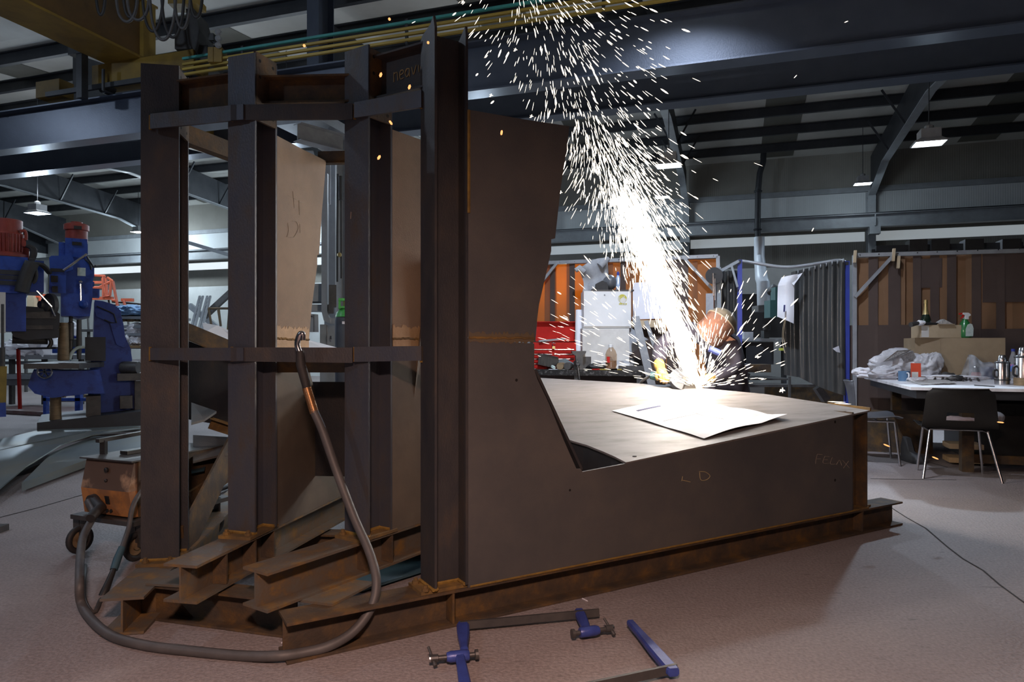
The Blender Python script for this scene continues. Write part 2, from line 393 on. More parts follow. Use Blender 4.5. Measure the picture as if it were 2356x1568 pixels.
M['roof'] = clad('roof_sheeting', (.62,.63,.60), (.52,.53,.50), BA, .9)
M['cladgrey'] = clad('grey_brown_cladding', (.26,.255,.23), (.22,.215,.195), BA)
M['cladpale'] = clad('pale_cladding', (.62,.66,.68), (.56,.60,.62), BA)
M['cladwhite'] = mat('white_blockwork', (.80,.83,.83), (.70,.73,.73), .7, 0, 1.5)
M['stripbright'] = emit('bright_translucent_strip', (.84,.93,.97), .85)
M['strip'] = emit('translucent_strip', (.84,.93,.97), .24)
# ------------------------------------------------------------------ lamps (real fittings, each with its own light)
def lamp_proto():
    t = thing('high_bay_lamp', 'placeholder', 'lamp')
    bm = NB(); box(bm, (0,0,.20), (.42,.42,.22)); lathe(bm, (0,0,.31), [(.10,0),(.10,.10),(.03,.14)], 12)
    loft(bm, [[V((x*.21,y*.21,.10)) for x,y in ((-1,-1),(1,-1),(1,1),(-1,1))], [V((x*.33,y*.26,.02)) for x,y in ((-1,-1),(1,-1),(1,1),(-1,1))]], cap=False)
    for x, y, sx, sy in ((.33,0,.02,.54),(-.33,0,.02,.54),(0,.26,.66,.02),(0,-.26,.66,.02)): box(bm, (x,y,.01), (sx,sy,.04))
    obj('housing', bm, M['lampbody'], t)
    bm = NB(); box(bm, (0,0,.012), (.60,.48,.012)); obj('diffuser', bm, M['lampglow'], t)
    bm = NB(); tube(bm, [(0,0,0),(0,0,1)], .012, 6); obj('hanger', bm, M['darksteel'], t).location = (0,0,.44)
    return t
LP = lamp_proto(); lamp_used = [0]
def add_lamp(loc, cfg, label, group, spread=PI, size=.45, rz=-BA, k=1.0, point=False, tilt=0, up=0):
    o = LP if not lamp_used[0] else dup(LP, loc, rz)
    lamp_used[0] = 1; o.location = loc; o.rotation_euler = (0,0,rz); o.scale = (.68,)*3; tag(o, label, None, group)
    hg = [c for c in o.children if c.name.startswith('hanger')][0]; hg.scale.z = (roof_z(V(loc).dot(SV))-loc[2]-.31)/.68
    ld = bpy.data.lights.new('lamp_light', 'POINT' if point else 'AREA')
    if point: ld.shadow_soft_size = .15
    else: ld.shape = 'DISK'; ld.size = size; ld.spread = spread
    ld.energy, ld.color = cfg; ld.energy *= k
    lo = bpy.data.objects.new('lamp_light', ld); COL.objects.link(lo); lo.parent = o; lo.location = (0,0,-.17 if point else -.04); lo.rotation_euler = (-tilt,0,0)
    if up:                                                                # uplight added to brighten the roof, no part of the fitting
        l2 = bpy.data.lights.new('added_uplight', 'POINT'); l2.energy = up; l2.color = (.92,.97,1.0); l2.shadow_soft_size = .2
        lo = bpy.data.objects.new('added_uplight', l2); COL.objects.link(lo); lo.parent = o; lo.location = (.1,0,.75)
    return o
g = 'high bay lamps over the far bay'
for u, v, z, k, tl, lab in ((-1.12,12.5,4.44,.12,.5,'lit high bay lamp glowing just behind the spark plume'), (2.97,12.5,4.46,.155,.5,'lit rectangular high bay lamp under the sloping rafter at upper right'),
               (-16.5,12.5,4.52,.24,None,'lit high bay lamp at far left above the blue drilling machine'), (-4.75,12.5,4.5,.15,None,'high bay lamp hidden behind the tallest rusty column'),
               (-9.2,12.5,4.5,.17,None,'high bay lamp behind the tan steel fin'), (-12.2,12.5,4.5,.17,None,'high bay lamp behind the leftmost rusty column')):
    add_lamp(B(u,v,z), FAR_LAMP, lab, g, k=k, point=tl is None, tilt=tl or 0, spread=2.4 if tl else PI, up=30 if tl is None else 0)
g = 'lamps along the back wall'
for px, lab in ((318,'pale lamp by the back wall just left of the leftmost rusty column'), (1524,'small lamp by the back wall seen through the sparks'), (1985,'lamp end peeping out beside the right wall column')):
    q = PV(px, 460, 21.9); q.z = 5.9
    add_lamp(q, WALL_LAMP, lab, g, k=.2 if px > 1000 else 3.6, point=True)
for u in (-15.2, -11.5):
    add_lamp(B(u,21.9,5.9), WALL_LAMP, 'lamp near the back wall hidden behind the rusty frame', g, k=2.8, point=True)
g = 'lamps over the near bay'
add_lamp(B(-.7,4.8,7.0), NEAR_LAMP, 'lamp above the spark plume out of frame', g, tilt=-.62, spread=1.14)
add_lamp(B(-15.3,4.96,6.6), LEFT_LAMP, 'lamp above the left of the near bay out of frame', g, k=.4, point=True)
add_lamp(B(-8.3,3.2,6.4), LEFT_LAMP, 'lamp of the near bay left of the frame', g, k=.6, point=True)
add_lamp(V((-6.5,-1.5,5.2)), LEFT_LAMP, 'cool lamp of the near bay behind the camera on the left', g, k=.30)
add_lamp(V((-.1,-.25,2.35)), WARM_LAMP, 'warm work lamp behind the camera', g, size=.5)

# ------------------------------------------------------------------ building shell
def struct(name, bm, m, **k): return obj(name, bm, m, kind='structure', center=False, **k)
U0, U1, W = -31.0, 17.0, 24.0
bm = NB(); bbox(bm, U0-.5, U1+.5, -9, W+.5, -.3, 0); struct('floor', bm, M['floor'])
bm = NB(); bbox(bm, U0, U1, W, W+.2, 0, 3.8); struct('wall_back', bm, M['cladwhite'])
bm = NB(); bbox(bm, U0, U1, W, W+.2, 3.8, 4.53); struct('trim_1', bm, M['cladgrey'])
bm = NB(); bbox(bm, U0, U1, W, W+.2, 4.83, 5.25); struct('trim_2', bm, M['cladgrey'])
bm = NB(); bbox(bm, U0, U1, W, W+.2, 5.25, 6.08); struct('trim_3', bm, M['cladpale'])
bm = NB(); bbox(bm, U0, U1, W, W+.2, 6.08, 7.6); struct('trim_4', bm, M['cladgrey'])
bm = NB(); bbox(bm, U0, U1, W-.12, W-.002, 6.08, 6.24); struct('trim_5', bm, M['greyPaint'])
frame_u = [-29.55, -23.95, -18.35, -12.75, -7.15, -1.55, 4.05, 9.65]
k = 1
for a, b in zip([U0]+frame_u, frame_u+[U1]):
    bm = NB(); bbox(bm, a+.13, b-.13, W-.005, W+.1, 4.53, 4.83); struct('window_%d' % k, bm, M['stripbright' if a < -12 else 'strip']); k += 1
bm = NB(); bbox(bm, U0, U1, W+.05, W+.2, 4.53, 4.83); struct('trim_6', bm, M['cladgrey'])
bm = NB(); bbox(bm, U0-.2, U0, -9, W, 0, 5.6); struct('wall_left', bm, M['cladwhite'])
bm = NB(); bbox(bm, U0-.2, U0, -9, W, 5.6, 8.4); struct('trim_7', bm, M['darksteel'])
for i in range(28):                                                       # horizontal boards of the end wall cladding
    pass
# roof: low pitched, ridge over the middle of the far bay
bm = NB()
for (a, za), (b, zb) in zip(RZ, RZ[1:]):
    loft(bm, [[B(U0-.3,a,za+e), B(U1+.3,a,za+e), B(U1+.3,b,zb+e), B(U0-.3,b,zb+e)] for e in (0,.12)])
struct('ceiling', bm, M['roof'])
# darker translucent panels set in the roof between purlins
M['roofpanel'] = mat('aged_translucent_panel', (.15,.15,.13), (.11,.11,.095), .5, 0, 1)
bm = NB()
for u in (-26.6,-21.2,-15.5,-9.9,-4.3,1.3,6.9):
    for a, b in ((10.2,16.7),(17.1,23.8)):
        loft(bm, [[B(u-.5,a,roof_z(a)+e), B(u+.5,a,roof_z(a)+e), B(u+.5,b,roof_z(b)+e), B(u-.5,b,roof_z(b)+e)] for e in (-.012,-.004)])
struct('trim_8', bm, M['roofpanel'])
n = 9
for v in [-5,-3.2,-1.4,.4,2.2,4.0,5.8,7.6] + [10.4+1.36*i for i in range(10)]:
    bm = NB(); z = roof_z(v)
    bbox(bm, U0, U1, v-.03, v+.03, z-.24, z-.012); bbox(bm, U0, U1, v-.03, v+.07, z-.245, z-.232); bbox(bm, U0, U1, v-.10, v+.03, z-.030, z-.014)
    struct('trim_%d' % n, bm, M['darksteel']); n += 1
# floor joints and cracks
M['crack'] = mat('dark_joint', (.05,.048,.048), (.03,.03,.03), .9)
def ribbon(bm, pts, wd, z=.002):
    q = [V((p.x,p.y,z)) for p in pts]
    for a, b in zip(q, q[1:]):
        s = (b-a).cross(Z).normalized()*wd/2
        loft(bm, [[a-s, b-s, b+s, a+s], [p+vz(.001) for p in (a-s, b-s, b+s, a+s)]])
bm = NB()
c1 = [(2048,1166),(2085,1190),(2130,1215),(2180,1258),(2215,1285),(2262,1312),(2300,1345),(2356,1386)]
ribbon(bm, [PF(*p) for p in c1], .008)
for l in ([(2002,1048),(2120,1058),(2180,1075)],[(2003,1101),(2200,1104)],[(0,1190),(90,1167),(190,1138)],[(2002,1034),(2060,1045),(2110,1064)]):
    ribbon(bm, [PF(*p) for p in l], .010)
struct('trim_40', bm, M['crack'])

# portal frames of the far bay: column on the back wall + haunched rafter
def portal(u, label):
    t = thing('portal_frame', label, 'frame', B(u,23.55,0), 0, 'portal frames of the far bay')
    bm = NB(); ibeam(bm, B(u,23.55,0), B(u,23.55,6.05), .40, .22, .02, .012, SV); obj('column', bm, M['greyPaint'], t)
    # rafter: web and bottom flange following the haunches
    bot = [(23.75,5.85),(21.6,6.45),(16.9,6.75),(13.4,6.45),(10.4,6.0)]
    bm = NB()
    for (a, za), (b, zb) in zip(bot, bot[1:]):
        for s in (-1,1):
            loft(bm, [[B(u+s*.006,a,za), B(u+s*.006,b,zb), B(u+s*.006,b,roof_z(b)-.25), B(u+s*.006,a,roof_z(a)-.25)], [B(u+s*.001,a,za), B(u+s*.001,b,zb), B(u+s*.001,b,roof_z(b)-.25), B(u+s*.001,a,roof_z(a)-.25)]])
    obj('rafter', bm, M['darksteel'], t)
    bm = NB()
    for (a, za), (b, zb) in zip(bot, bot[1:]):
        loft(bm, [[B(u-.1,a,za-.02+e), B(u+.1,a,za-.02+e), B(u+.1,b,zb-.02+e), B(u-.1,b,zb-.02+e)] for e in (0,.02)])
    obj('bottom_flange', bm, M['greyPaint'], t)
    bm = NB()
    for v in (20.9,19.0,15.4,13.2):
        zb = 6.45 + (21.6-v)/(21.6-16.9)*.3 if v > 16.9 else 6.45+(v-13.4)/3.5*.3
        for s in (-1,1): bar(bm, B(u+s*.02,v,zb+.03), B(u+s*.55,v+.1,roof_z(v)-.2), .05, .05)
    islands('fly_brace', bm, M['darksteel'], t)
    return t
for u, l in ((-1.55,'wall column and rafter seen edge-on behind the spark plume'), (4.05,'dark haunched rafter and pale wall column at upper right'),
             (-18.35,'rafter seen in the gap between the two leftmost rusty columns'), (-23.95,'dark rafter sloping down over the blue drilling machine'),
             (-7.15,'rafter behind the tall steel fin'), (-12.75,'rafter behind the second and third rusty columns'), (9.65,'rafter beyond the right edge'), (-29.55,'rafter beside the left end wall')):
    portal(u, l)
# runway girder on the back wall
bm = NB(); ibeam(bm, B(U0,23.2,4.84), B(U1,23.2,4.84), .40, .26, .02, .014)
t = thing('wall_girder', 'long grey runway girder along the back wall behind the benches', 'girder', B(0,23.2,4.84))
obj('girder', bm, M['greyPaint'], t)
bm = NB(); bbox(bm, U0, U1, 23.17, 23.23, 5.24, 5.29); obj('rail', bm, M['darksteel'], t)
bm = NB()
for u in frame_u: bbox(bm, u-.15, u+.15, 23.05, 23.35, 4.62, 4.84); bbox(bm, u-.012, u+.012, 23.02, 23.065, 4.86, 5.2)
islands('bracket', bm, M['greyPaint'], t)
# pipe down the back wall
t = thing('down_pipe', 'grey pipe running down the back wall right of the sparks', 'pipe', PV(1748,797,23.7))
pp = [(1757,352),(1756,372),(1748,398),(1744,440),(1743,520),(1744,575),(1746,600)]
bm = NB(); tube(bm, [PV(x,y,22.9) for x,y in pp], .09, 10); obj('pipe', bm, M['darksteel'], t, smooth=40)
bm = NB()
for x, y in ((1744,440),(1743,528)): torus(bm, PV(x,y,22.9), .10, .03)
obj('collar', bm, M['darksteel'], t, smooth=40)

# ------------------------------------------------------------------ overhead crane runway in the middle of the hall
GV = 9.0
t = thing('crane_runway', 'long glossy blue-grey crane girder spanning the top of the hall', 'girder', B(-5,GV,4.75))
bm = NB(); ibeam(bm, B(-26,GV,4.75), B(14,GV,4.75), .70, .30, .022, .016); obj('girder', bm, M['beampaint'], t)
bm = NB(); bbox(bm, -26, 14, GV-.03, GV+.03, 5.45, 5.51); bbox(bm, -26, 14, GV-.05, GV+.05, 5.45, 5.465); obj('crane_rail', bm, M['darksteel'], t)
c = PV(686,190,GV); uu = c.dot(SU)
bm = NB(); bbox(bm, uu-.32, uu+.14, GV-.034, GV-.008, 4.80, 5.38); obj('splice_plate', bm, M['beampaint'], t)
bm = NB()
for du in (-.25,-.12):
    for z in (4.9,5.02,5.15,5.28): lathe(bm, B(uu+du,GV-.03,z), [(.022,0),(.022,.018),(.012,.03)], 8, -SV)
obj('bolt', bm, M['iron'], t, kind='stuff')
bm = NB()
for u in [-24+2.8*i for i in range(14)]:
    for z in (5.46,): bbox(bm, u-.02, u+.02, GV-.30, GV-.1, z, z+.02); bbox(bm, u-.02, u+.02, GV-.31, GV-.28, z+.01, z+.36)
obj('conductor_bracket', bm, M['darksteel'], t)
for z, m in ((5.50,'yellowrod'),(5.58,'yellowrod'),(5.66,'yellowrod'),(5.75,'teal')):
    bm = NB(); bbox(bm, PV(421,150,GV-.31).dot(SU), 14, GV-.33, GV-.29, z, z+.035); obj('conductor_bar', bm, M[m], t, label='teal conductor bar' if m == 'teal' else 'yellow conductor bar')
t = thing('crane_runway', 'second dark crane girder just behind and below the glossy one', 'girder', B(-5,10.3,4.75))
bm = NB(); ibeam(bm, B(-26,10.3,4.75), B(14,10.3,4.75), .70, .30, .022, .016); obj('girder', bm, M['beampaint'], t)
bm = NB(); bbox(bm, -26, 14, 10.27, 10.33, 5.45, 5.51); obj('crane_rail', bm, M['darksteel'], t)
# middle column carrying both runways
c = PV(732,797,9.55); cu = c.dot(SU)
t = thing('hall_column', 'tall blue-grey hall column standing behind the tan steel fin', 'column', B(cu,9.65,0))
bm = NB(); ibeam(bm, B(cu-.02,9.43,5.45), B(cu-.02,9.43,7.35), .44, .22, .02, .014, SV); obj('upper_post', bm, M['beampaint'], t)
bm = NB(); ibeam(bm, B(cu+.28,9.45,0), B(cu+.28,9.45,4.75), .40, .20, .02, .014, SV); obj('lower_post', bm, M['greyPaint'], t)
bm = NB(); bbox(bm, cu-.3, cu+.5, 8.86, 10.45, 4.60, 4.75)
pprism(bm, [(700,346),(720,346),(742,420),(742,346),(760,346),(760,470),(738,470)], 10.3, .02); obj('bracket', bm, M['greyPaint'], t)
t2 = thing('stub_beam', 'short grey beam end jutting out beside the hall column', 'beam', PV(684,345,8.7))
bm = NB(); q = PV(684,305,8.6); ibeam(bm, vz(0)+q-vz(.12), q-vz(.12)+SV*.75+SU*.3, .26, .20, .012, .01); obj('beam', bm, M['palesteel'], t2)

# ------------------------------------------------------------------ overhead crane (bridge, end carriage, festoon)
cp = PV(335,150,GV); ku = cp.dot(SU)
t = thing('overhead_crane', 'dirty yellow overhead crane bridge with hanging cables at top left', 'crane', B(ku,GV,5.5))
def skew(u, v, z): return B(u-.03*(GV-v), v, z)
bm = NB(); bbox(bm, ku-.62, ku-.02, 1.0, GV+.15, 6.02, 6.95); obj('bridge_girder', bm, M['craneside'], t)
bm = NB(); bbox(bm, ku-.70, ku+.06, 1.0, GV+.2, 5.98, 6.02); bbox(bm, ku-.70, ku+.06, 1.0, GV+.2, 6.95, 6.99); bbox(bm, ku-.02, ku+.06, GV-.1, GV+.15, 6.02, 6.95); obj('girder_flange', bm, M['yellow'], t)
bm = NB(); bbox(bm, ku-1.0, ku+1.15, GV-.16, GV+.16, 5.62, 5.98); bbox(bm, ku-2.3, ku-1.75, GV-.16, GV+.12, 5.58, 5.86); obj('end_carriage', bm, M['yellow'], t)
bm = NB(); bbox(bm, ku-2.0, ku+1.2, GV-.22, GV-.17, 5.55, 5.63)
for u in (ku-.8,ku+.95): lathe(bm, B(u,GV-.1,5.64), [(.13,0),(.13,.14)], 16, SV)
obj('wheel', bm, M['darksteel'], t)
bu = PV(189,150,GV-.36).dot(SU)
bm = NB(); bbox(bm, bu-.06, bu+.06, GV-.42, GV-.3, 5.35, 6.35); bbox(bm, bu-.22, bu+.1, GV-.44, GV-.3, 6.08, 6.22); obj('buffer_post', bm, M['darksteel'], t)
bm = NB(); pbox(bm, 402, 52, 448, 112, 11.0, .7); pbox(bm, 440, 104, 478, 142, 11.0, .6); pprism(bm, [(428,20),(446,20),(460,70),(452,120),(432,100)], 10.9, .5); obj('hoist', bm, M['rubber'], t)
bm = NB(); pbox(bm, 386, -6, 455, 8, 10.8, .3); obj('hoist_frame', bm, M['yellow'], t)
for i, (x, wd, y, m) in enumerate(((232,16,34,'rubber'),(292,42,50,'hose'),(318,44,46,'hose'),(300,26,40,'rubber'),(352,40,72,'rubber'),(375,52,92,'hose'),(398,44,86,'rubber'),(420,30,66,'hose'),(452,22,40,'rubber'))):
    bm = NB(); ptube(bm, [(x-wd/2-6,-30,10.2),(x-wd/2,y*.45,10.2),(x-wd*.28,y*.86,10.2),(x,y,10.2),(x+wd*.28,y*.86,10.2),(x+wd/2,y*.4,10.2),(x+wd/2+5,-30,10.2)], .022, 8, 5)
    obj('festoon_cable', bm, M[m], t, smooth=60)
t = thing('warning_light', 'small camera and round signal lamps on a yellow box above the girder', 'light', PV(492,140,GV-.1))
bm = NB(); pbox(bm, 478, 108, 490, 142, 10.55, .25); pbox(bm, 490, 108, 510, 142, 10.56, .2); obj('box', bm, M['yellow'], t)
bm = NB(); pbox(bm, 480, 76, 491, 92, 10.55, .12); obj('camera', bm, M['black'], t)
for x, y in ((502,75),(502,90),(502,105)):
    bm = NB(); lathe(bm, P(x,y,10.55), [(.045,0),(.05,.02),(.03,.05)], 14, (.5,-1,0)); obj('signal_lamp', bm, M['pink'] if 0 else M['palesteel'], t, smooth=30)
bm = NB(); ptube(bm, [(486,92,10.6),(496,100,10.6),(502,112,10.6)], .012, 6); obj('stalk', bm, M['darksteel'], t)
# ------------------------------------------------------------------ the big rusty hopper frame
# four radial base beams A-D, each with a column at its near end and a plate fin; az = compass direction of the beam
FR = {'A': (V((-.364,2.940,0)), 59.8), 'B': (V((-.715,3.135,0)), 33.2), 'C': (V((-1.253,3.160,0)), 11.5), 'D': (V((-1.697,3.290,0)), -9.5)}
def fr(k):
    o, az = FR[k]; a = math.radians(az); d = V((math.sin(a), math.cos(a), 0)); r = V((math.cos(a), -math.sin(a), 0))
    return lambda al, lat, z: o+d*al+r*lat+vz(z)
_a = math.radians(19)
fcC = lambda al, lat, z: FR['C'][0]+V((math.sin(_a), math.cos(_a), 0))*al+V((math.cos(_a), -math.sin(_a), 0))*lat+vz(z)
BZ = {'A': .002, 'B': .168, 'C': .168, 'D': .002}; BH, BWD = .155, .152
NEAR = {'A': -.604, 'B': -.54, 'C': -.42, 'D': -.46}; FAR_END = {'A': 3.42, 'B': 3.2, 'C': 3.2, 'D': 3.2}
CT = {'A': 2.545, 'B': 2.57, 'C': 2.55, 'D': 2.56}; CW = {'A': .152, 'B': .152, 'C': .152, 'D': .172}; CH = .157
hop = thing('hopper_frame', 'large rusty welded steel hopper frame of columns, beams and plates in the middle', 'steel frame', (.2,4.0,0))
for k in 'ABCD':
    f = fr(k); z0 = BZ[k]; wd = .17 if k == 'D' else BWD
    bm = NB(); ibeam(bm, f(NEAR[k],0,z0), f(FAR_END[k],0,z0), BH, wd, .011, .008)
    bb = obj('base_beam', bm, M['flange'] if k != 'A' else M['rustdark'], hop)
    bm = NB()
    for al in ({'A': (.085,2.98), 'B': (.0,.157), 'C': (-.22,.0,.157), 'D': (-.25,0,.157)}[k]):
        for s in (-1,1):
            prism(bm, [f(al,s*.006,z0+.012), f(al,s*(wd/2-.004),z0+.012), f(al,s*(wd/2-.004),z0+BH-.012), f(al,s*.006,z0+BH-.012)], f(.010,0,0)-f(0,0,0))
    islands('stiffener', bm, M['rustdark'], bb)
    zt = z0+BH
    bm = NB()
    prism(bm, [f(-.055,-wd/2-.006,zt), f(CH+.03,-wd/2-.006,zt), f(CH+.03,wd/2+.006 if k != 'A' else wd/2-.014,zt), f(-.055,wd/2+.006 if k != 'A' else wd/2-.014,zt)], (0,0,.014))
    bp = obj('base_plate', bm, M['rust'], bb)
    bm = NB()
    for al, lat in ((-.032,-.055),(-.032,.055)): lathe(bm, f(al,lat,zt+.014), [(.016,0),(.016,.012),(.009,.012),(.009,.024)], 8)
    islands('bolt', bm, M['rust'], bp)
    # column
    bm = NB(); h0 = zt+.014; cw = CW[k]
    if k == 'C': f = fcC
    l = [f(al,lat,h0) for lat, al in ipro(CH, cw, .0115, .008)]
    rows = [[bm.verts.new(p) for p in l], [bm.verts.new(p+vz(CT[k]-h0)) for p in l]]
    for i in range(12): bm.faces.new((rows[0][i], rows[0][(i+1)%12], rows[1][(i+1)%12], rows[1][i]))
    for r in rows:
        for q in ((0,1,2,3,10,11),(3,4,9,10),(4,5,6,7,8,9)): bm.faces.new([r[i] for i in q])
    if k == 'A':                                                          # cut and peeled top corners of the tall column
        for v in rows[1]:
            pass
    colm = obj('column', bm, M['mill'] if k in 'AD' else M['millgrey'], hop)
    bm = NB()
    for lat in (-cw/2, cw/2):
        tube(bm, [f(0,lat*.98,h0+.003), f(.0115,lat*.98,h0+.003)], .006, 6)
    tube(bm, [f(-.004,-cw/2,h0+.004), f(-.004,cw/2,h0+.004)], .008, 6); tube(bm, [f(.014,-cw/2+.005,h0+.004), f(.014,cw/2-.005,h0+.004)], .008, 6)
    tube(bm, [f(.012,.008,h0+.004), f(CH-.012,.008,h0+.004)], .008, 6); tube(bm, [f(CH-.014,-cw/2+.005,h0+.004), f(CH-.014,cw/2-.005,h0+.004)], .008, 6)
    obj('weld_bead', bm, M['weld'], colm)
# pointed ears left at the top of the front column flanges
f = fr('A'); bm = NB()
prism(bm, [f(0,-.076,2.545), f(0,.076,2.545), f(0,.060,2.60), f(0,.03,2.575), f(0,-.06,2.56)], f(.0115,0,0)-f(0,0,0))
prism(bm, [f(CH-.0115,.012,2.545), f(CH-.0115,.076,2.545), f(CH-.0115,.070,2.585)], f(.0115,0,0)-f(0,0,0))
islands('torn_flange_tip', bm, M['mill'], hop)
# cross ties on the floor below the raised beams
bm = NB()
a, b = V((-1.60,3.06,.002)), V((-.90,2.86,.002)); ibeam(bm, a, b, .152, .12, .010, .008)
obj('tie_beam', bm, M['rustdark'], hop)
bm = NB(); a, b = V((-1.62,3.9,.002)), V((.35,3.75,.002)); ibeam(bm, a, b, .152, .12, .010, .008); obj('tie_beam', bm, M['rustdark'], hop)
bm = NB(); prism(bm, [V((-1.60,2.98,.158)), V((-1.24,2.92,.158)), V((-1.22,3.12,.158)), V((-1.56,3.22,.158))], (0,0,.010))
prism(bm, [V((-1.05,2.84,.158)), V((-.72,2.74,.158)), V((-.60,3.0,.158)), V((-.9,3.08,.158))], (0,0,.010)); islands('gusset_plate', bm, M['flange'], hop)
# fins: outline measured on the front one, reused for the others
A0 = V((-.848,2.570))
def PA(px, py):
    r = (px-CX)/FPX; s = (.848+2.570*r)/(.864-.503*r); return (s-.604, H-(py-HY)/FPX*(2.570+.503*s))
upper = [(CH+.001,2.225)]+[PA(*p) for p in ((1210,275),(1310,290),(1303,345),(1290,430),(1277,548),(1268,550),(1268,577),(1240,700),(1230,776))]
lower = [PA(*p) for p in ((1229,790),(1229,850),(1236,872),(1262,926),(1296,1010),(1326,1078),(1336,1078),(1340,1085),(1440,1066),(1600,1032),(1800,989),(1962,953))]
z0 = BZ['A']+BH+.001
lower += [(lower[-1][0], z0), (CH+.001, z0)]
seam_z = upper[-1][1]
up_poly = upper+[(CH+.001, seam_z)]
lo_poly = [(CH+.001, seam_z-.006)]+lower
def fin(k, mat_, dz):
    f = fr(k); lat0 = .064
    bm = NB()
    def pl(poly, sk=0):
        vs_ = [bm.verts.new(f(a, lat0, max(z, z0+dz))) for a, z in poly]; vt = [bm.verts.new(f(a, lat0+.012, max(z, z0+dz))) for a, z in poly]
        n = len(poly)
        for i in range(n): bm.faces.new((vs_[i], vs_[(i+1)%n], vt[(i+1)%n], vt[i]))
        bm.faces.new(vs_[::-1]); bm.faces.new(vt)
    pl(up_poly)
    fo = obj('fin_plate', bm, mat_, hop)
    bm = NB(); pl(lo_poly); lo_ = obj('side_plate', bm, mat_ if k == 'A' else M['tanshade'], hop)
    bm = NB(); e = upper[-1][0]
    r = random.Random(ord(k))
    tube(bm, [f(CH+.003+(e-CH-.005)*i/24, lat0+.012, seam_z-.003+r.uniform(-.003,.003)) for i in range(25)], .006, 6)
    obj('seam_weld', bm, M['rust'], fo)
    e2 = e-.004; n_ = 40; wob = [r.uniform(-.010,.010) for i in range(n_+1)]; wb2 = [r.uniform(-.006,.006) for i in range(n_+1)]
    bm = NB(); xs = [CH+.004+(e2-CH-.004)*i/n_ for i in range(n_+1)]
    loft(bm, [[f(x, lat0+.0122+q, seam_z+(.055 if k != 'A' else .018)+wob[i]) for i, x in enumerate(xs)]+[f(x, lat0+.0122+q, seam_z-(.05 if k != 'A' else .024)+wb2[i]) for i, x in reversed(list(enumerate(xs)))] for q in (0,.0012)])
    obj('seam_band', bm, M['seamrust' if k == 'A' else 'tanbright'], fo, label='paler band of plate along the weld seam')
    return fo, lo_
finA, sideA = fin('A', M['plate'], 0)
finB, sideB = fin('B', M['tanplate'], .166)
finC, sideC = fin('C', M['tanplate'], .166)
f = fr('A')
bm = NB(); r = random.Random(3)
tube(bm, [f(CH+.002, .079, 1.78+.44*i/26+r.uniform(-.003,.003)) for i in range(27)], .007, 6); obj('corner_weld', bm, M['weld'], finA)
bm = NB(); tube(bm, [f(CH+.01+i*.075,.077,z0+.003) for i in range(38)], .005, 6); obj('foot_weld', bm, M['weld'], sideA)
# holes drilled through the front plate (dark discs proud of it by a hair)
M['hole'] = mat('drilled_hole', (.006,.005,.005), (.008,.007,.006), .9)
bm = NB()
for px, py, rr in ((1188,874,.007),(1311,1127,.006),(1460,1050,.0),(1921,970,.009),(1921,1104,.009)):
    if rr:
        a, z = PA(px, py); lathe(bm, f(a,.0745,z), [(rr,0),(rr,.0022)], 12, f(0,1,0)-f(0,0,0))
obj('bolt_hole', bm, M['hole'], sideA)
# chalk marks
def chalk(px_strokes, parent, m='chalk', rr=.0018, nm='chalk_mark', lat=.0765):
    bm = NB()
    for st in px_strokes:
        q = [f(PA(*p)[0], lat, PA(*p)[1]) for p in st]
        tube(bm, spline(q, 5) if len(q) > 2 else q, rr, 5)
    obj(nm, bm, M[m], parent, label='chalk handwriting')
chalk([[(1570,1095),(1568,1106)],[(1570,1104),(1588,1108)],[(1609,1086),(1612,1103),(1625,1103),(1633,1094),(1622,1085),(1608,1084)]], sideA)
chalk([[(1880,1044),(1877,1056),(1876,1066)],[(1880,1044),(1892,1045)],[(1878,1055),(1888,1055)],[(1897,1049),(1893,1064),(1908,1065)],[(1897,1049),(1908,1050)],[(1895,1057),(1904,1057)],[(1914,1052),(1910,1066),(1922,1067)],[(1924,1068),(1931,1058),(1936,1070)],[(1938,1058),(1954,1076)],[(1952,1060),(1940,1076)]], sideA, 'chalkpale', .0013)
# chalk marks on the third fin and a stroke on a column
def on_fin(k, px, py, lat=.0772):
    f_ = fr(k); o_ = f_(0,lat,0); n_ = f_(0,1,0)-f_(0,0,0); e0 = V((0,0,H)); dr = P(px,py,1)-e0
    return e0+dr*((o_-e0).dot(n_)/dr.dot(n_))
bm = NB()
for st in ([(664,450),(684,459)],[(674,440),(677,478)],[(688,460),(689,494)],[(684,462),(700,466)],[(662,512),(664,530),(660,545)],[(672,508),(682,510),(686,525),(676,545),(668,545)],[(690,515),(691,535)]):
    q = [on_fin('C',*p) for p in st]; tube(bm, spline(q,5) if len(q) > 2 else q, .0009, 5)
obj('chalk_mark', bm, M['chalkpale'], finC, label='faint chalk marks')
bm = NB(); q = fr('B'); tube(bm, [q(-.0015,-.035,1.2+(797-500)/FPX*3.12), q(-.0015,-.033,1.2+(797-484)/FPX*3.12)], .0016, 5); obj('chalk_mark', bm, M['chalkpale'], hop)
# end column at the far right of the front beam
al = lower[-3][0]; f = fr('A')
bm = NB(); h0 = z0+.012
l = [f(al-.004+a,lat,h0) for lat, a in ipro(CH, .152, .0115, .008)]
rows = [[bm.verts.new(p) for p in l], [bm.verts.new(p+vz(.785-h0)) for p in l]]
for i in range(12): bm.faces.new((rows[0][i], rows[0][(i+1)%12], rows[1][(i+1)%12], rows[1][i]))
for r_ in rows:
    for q in ((0,1,2,3,10,11),(3,4,9,10),(4,5,6,7,8,9)): bm.faces.new([r_[i] for i in q])
ec = obj('end_post', bm, M['rustdark'], hop)
bm = NB(); prism(bm, [f(al-.01,-.08,z0), f(al+.23,-.08,z0), f(al+.23,.05,z0), f(al+.17,.055,z0), f(al+.17,.076,z0), f(al-.01,.076,z0)], (0,0,.011)); obj('end_plate', bm, M['rust'], ec)
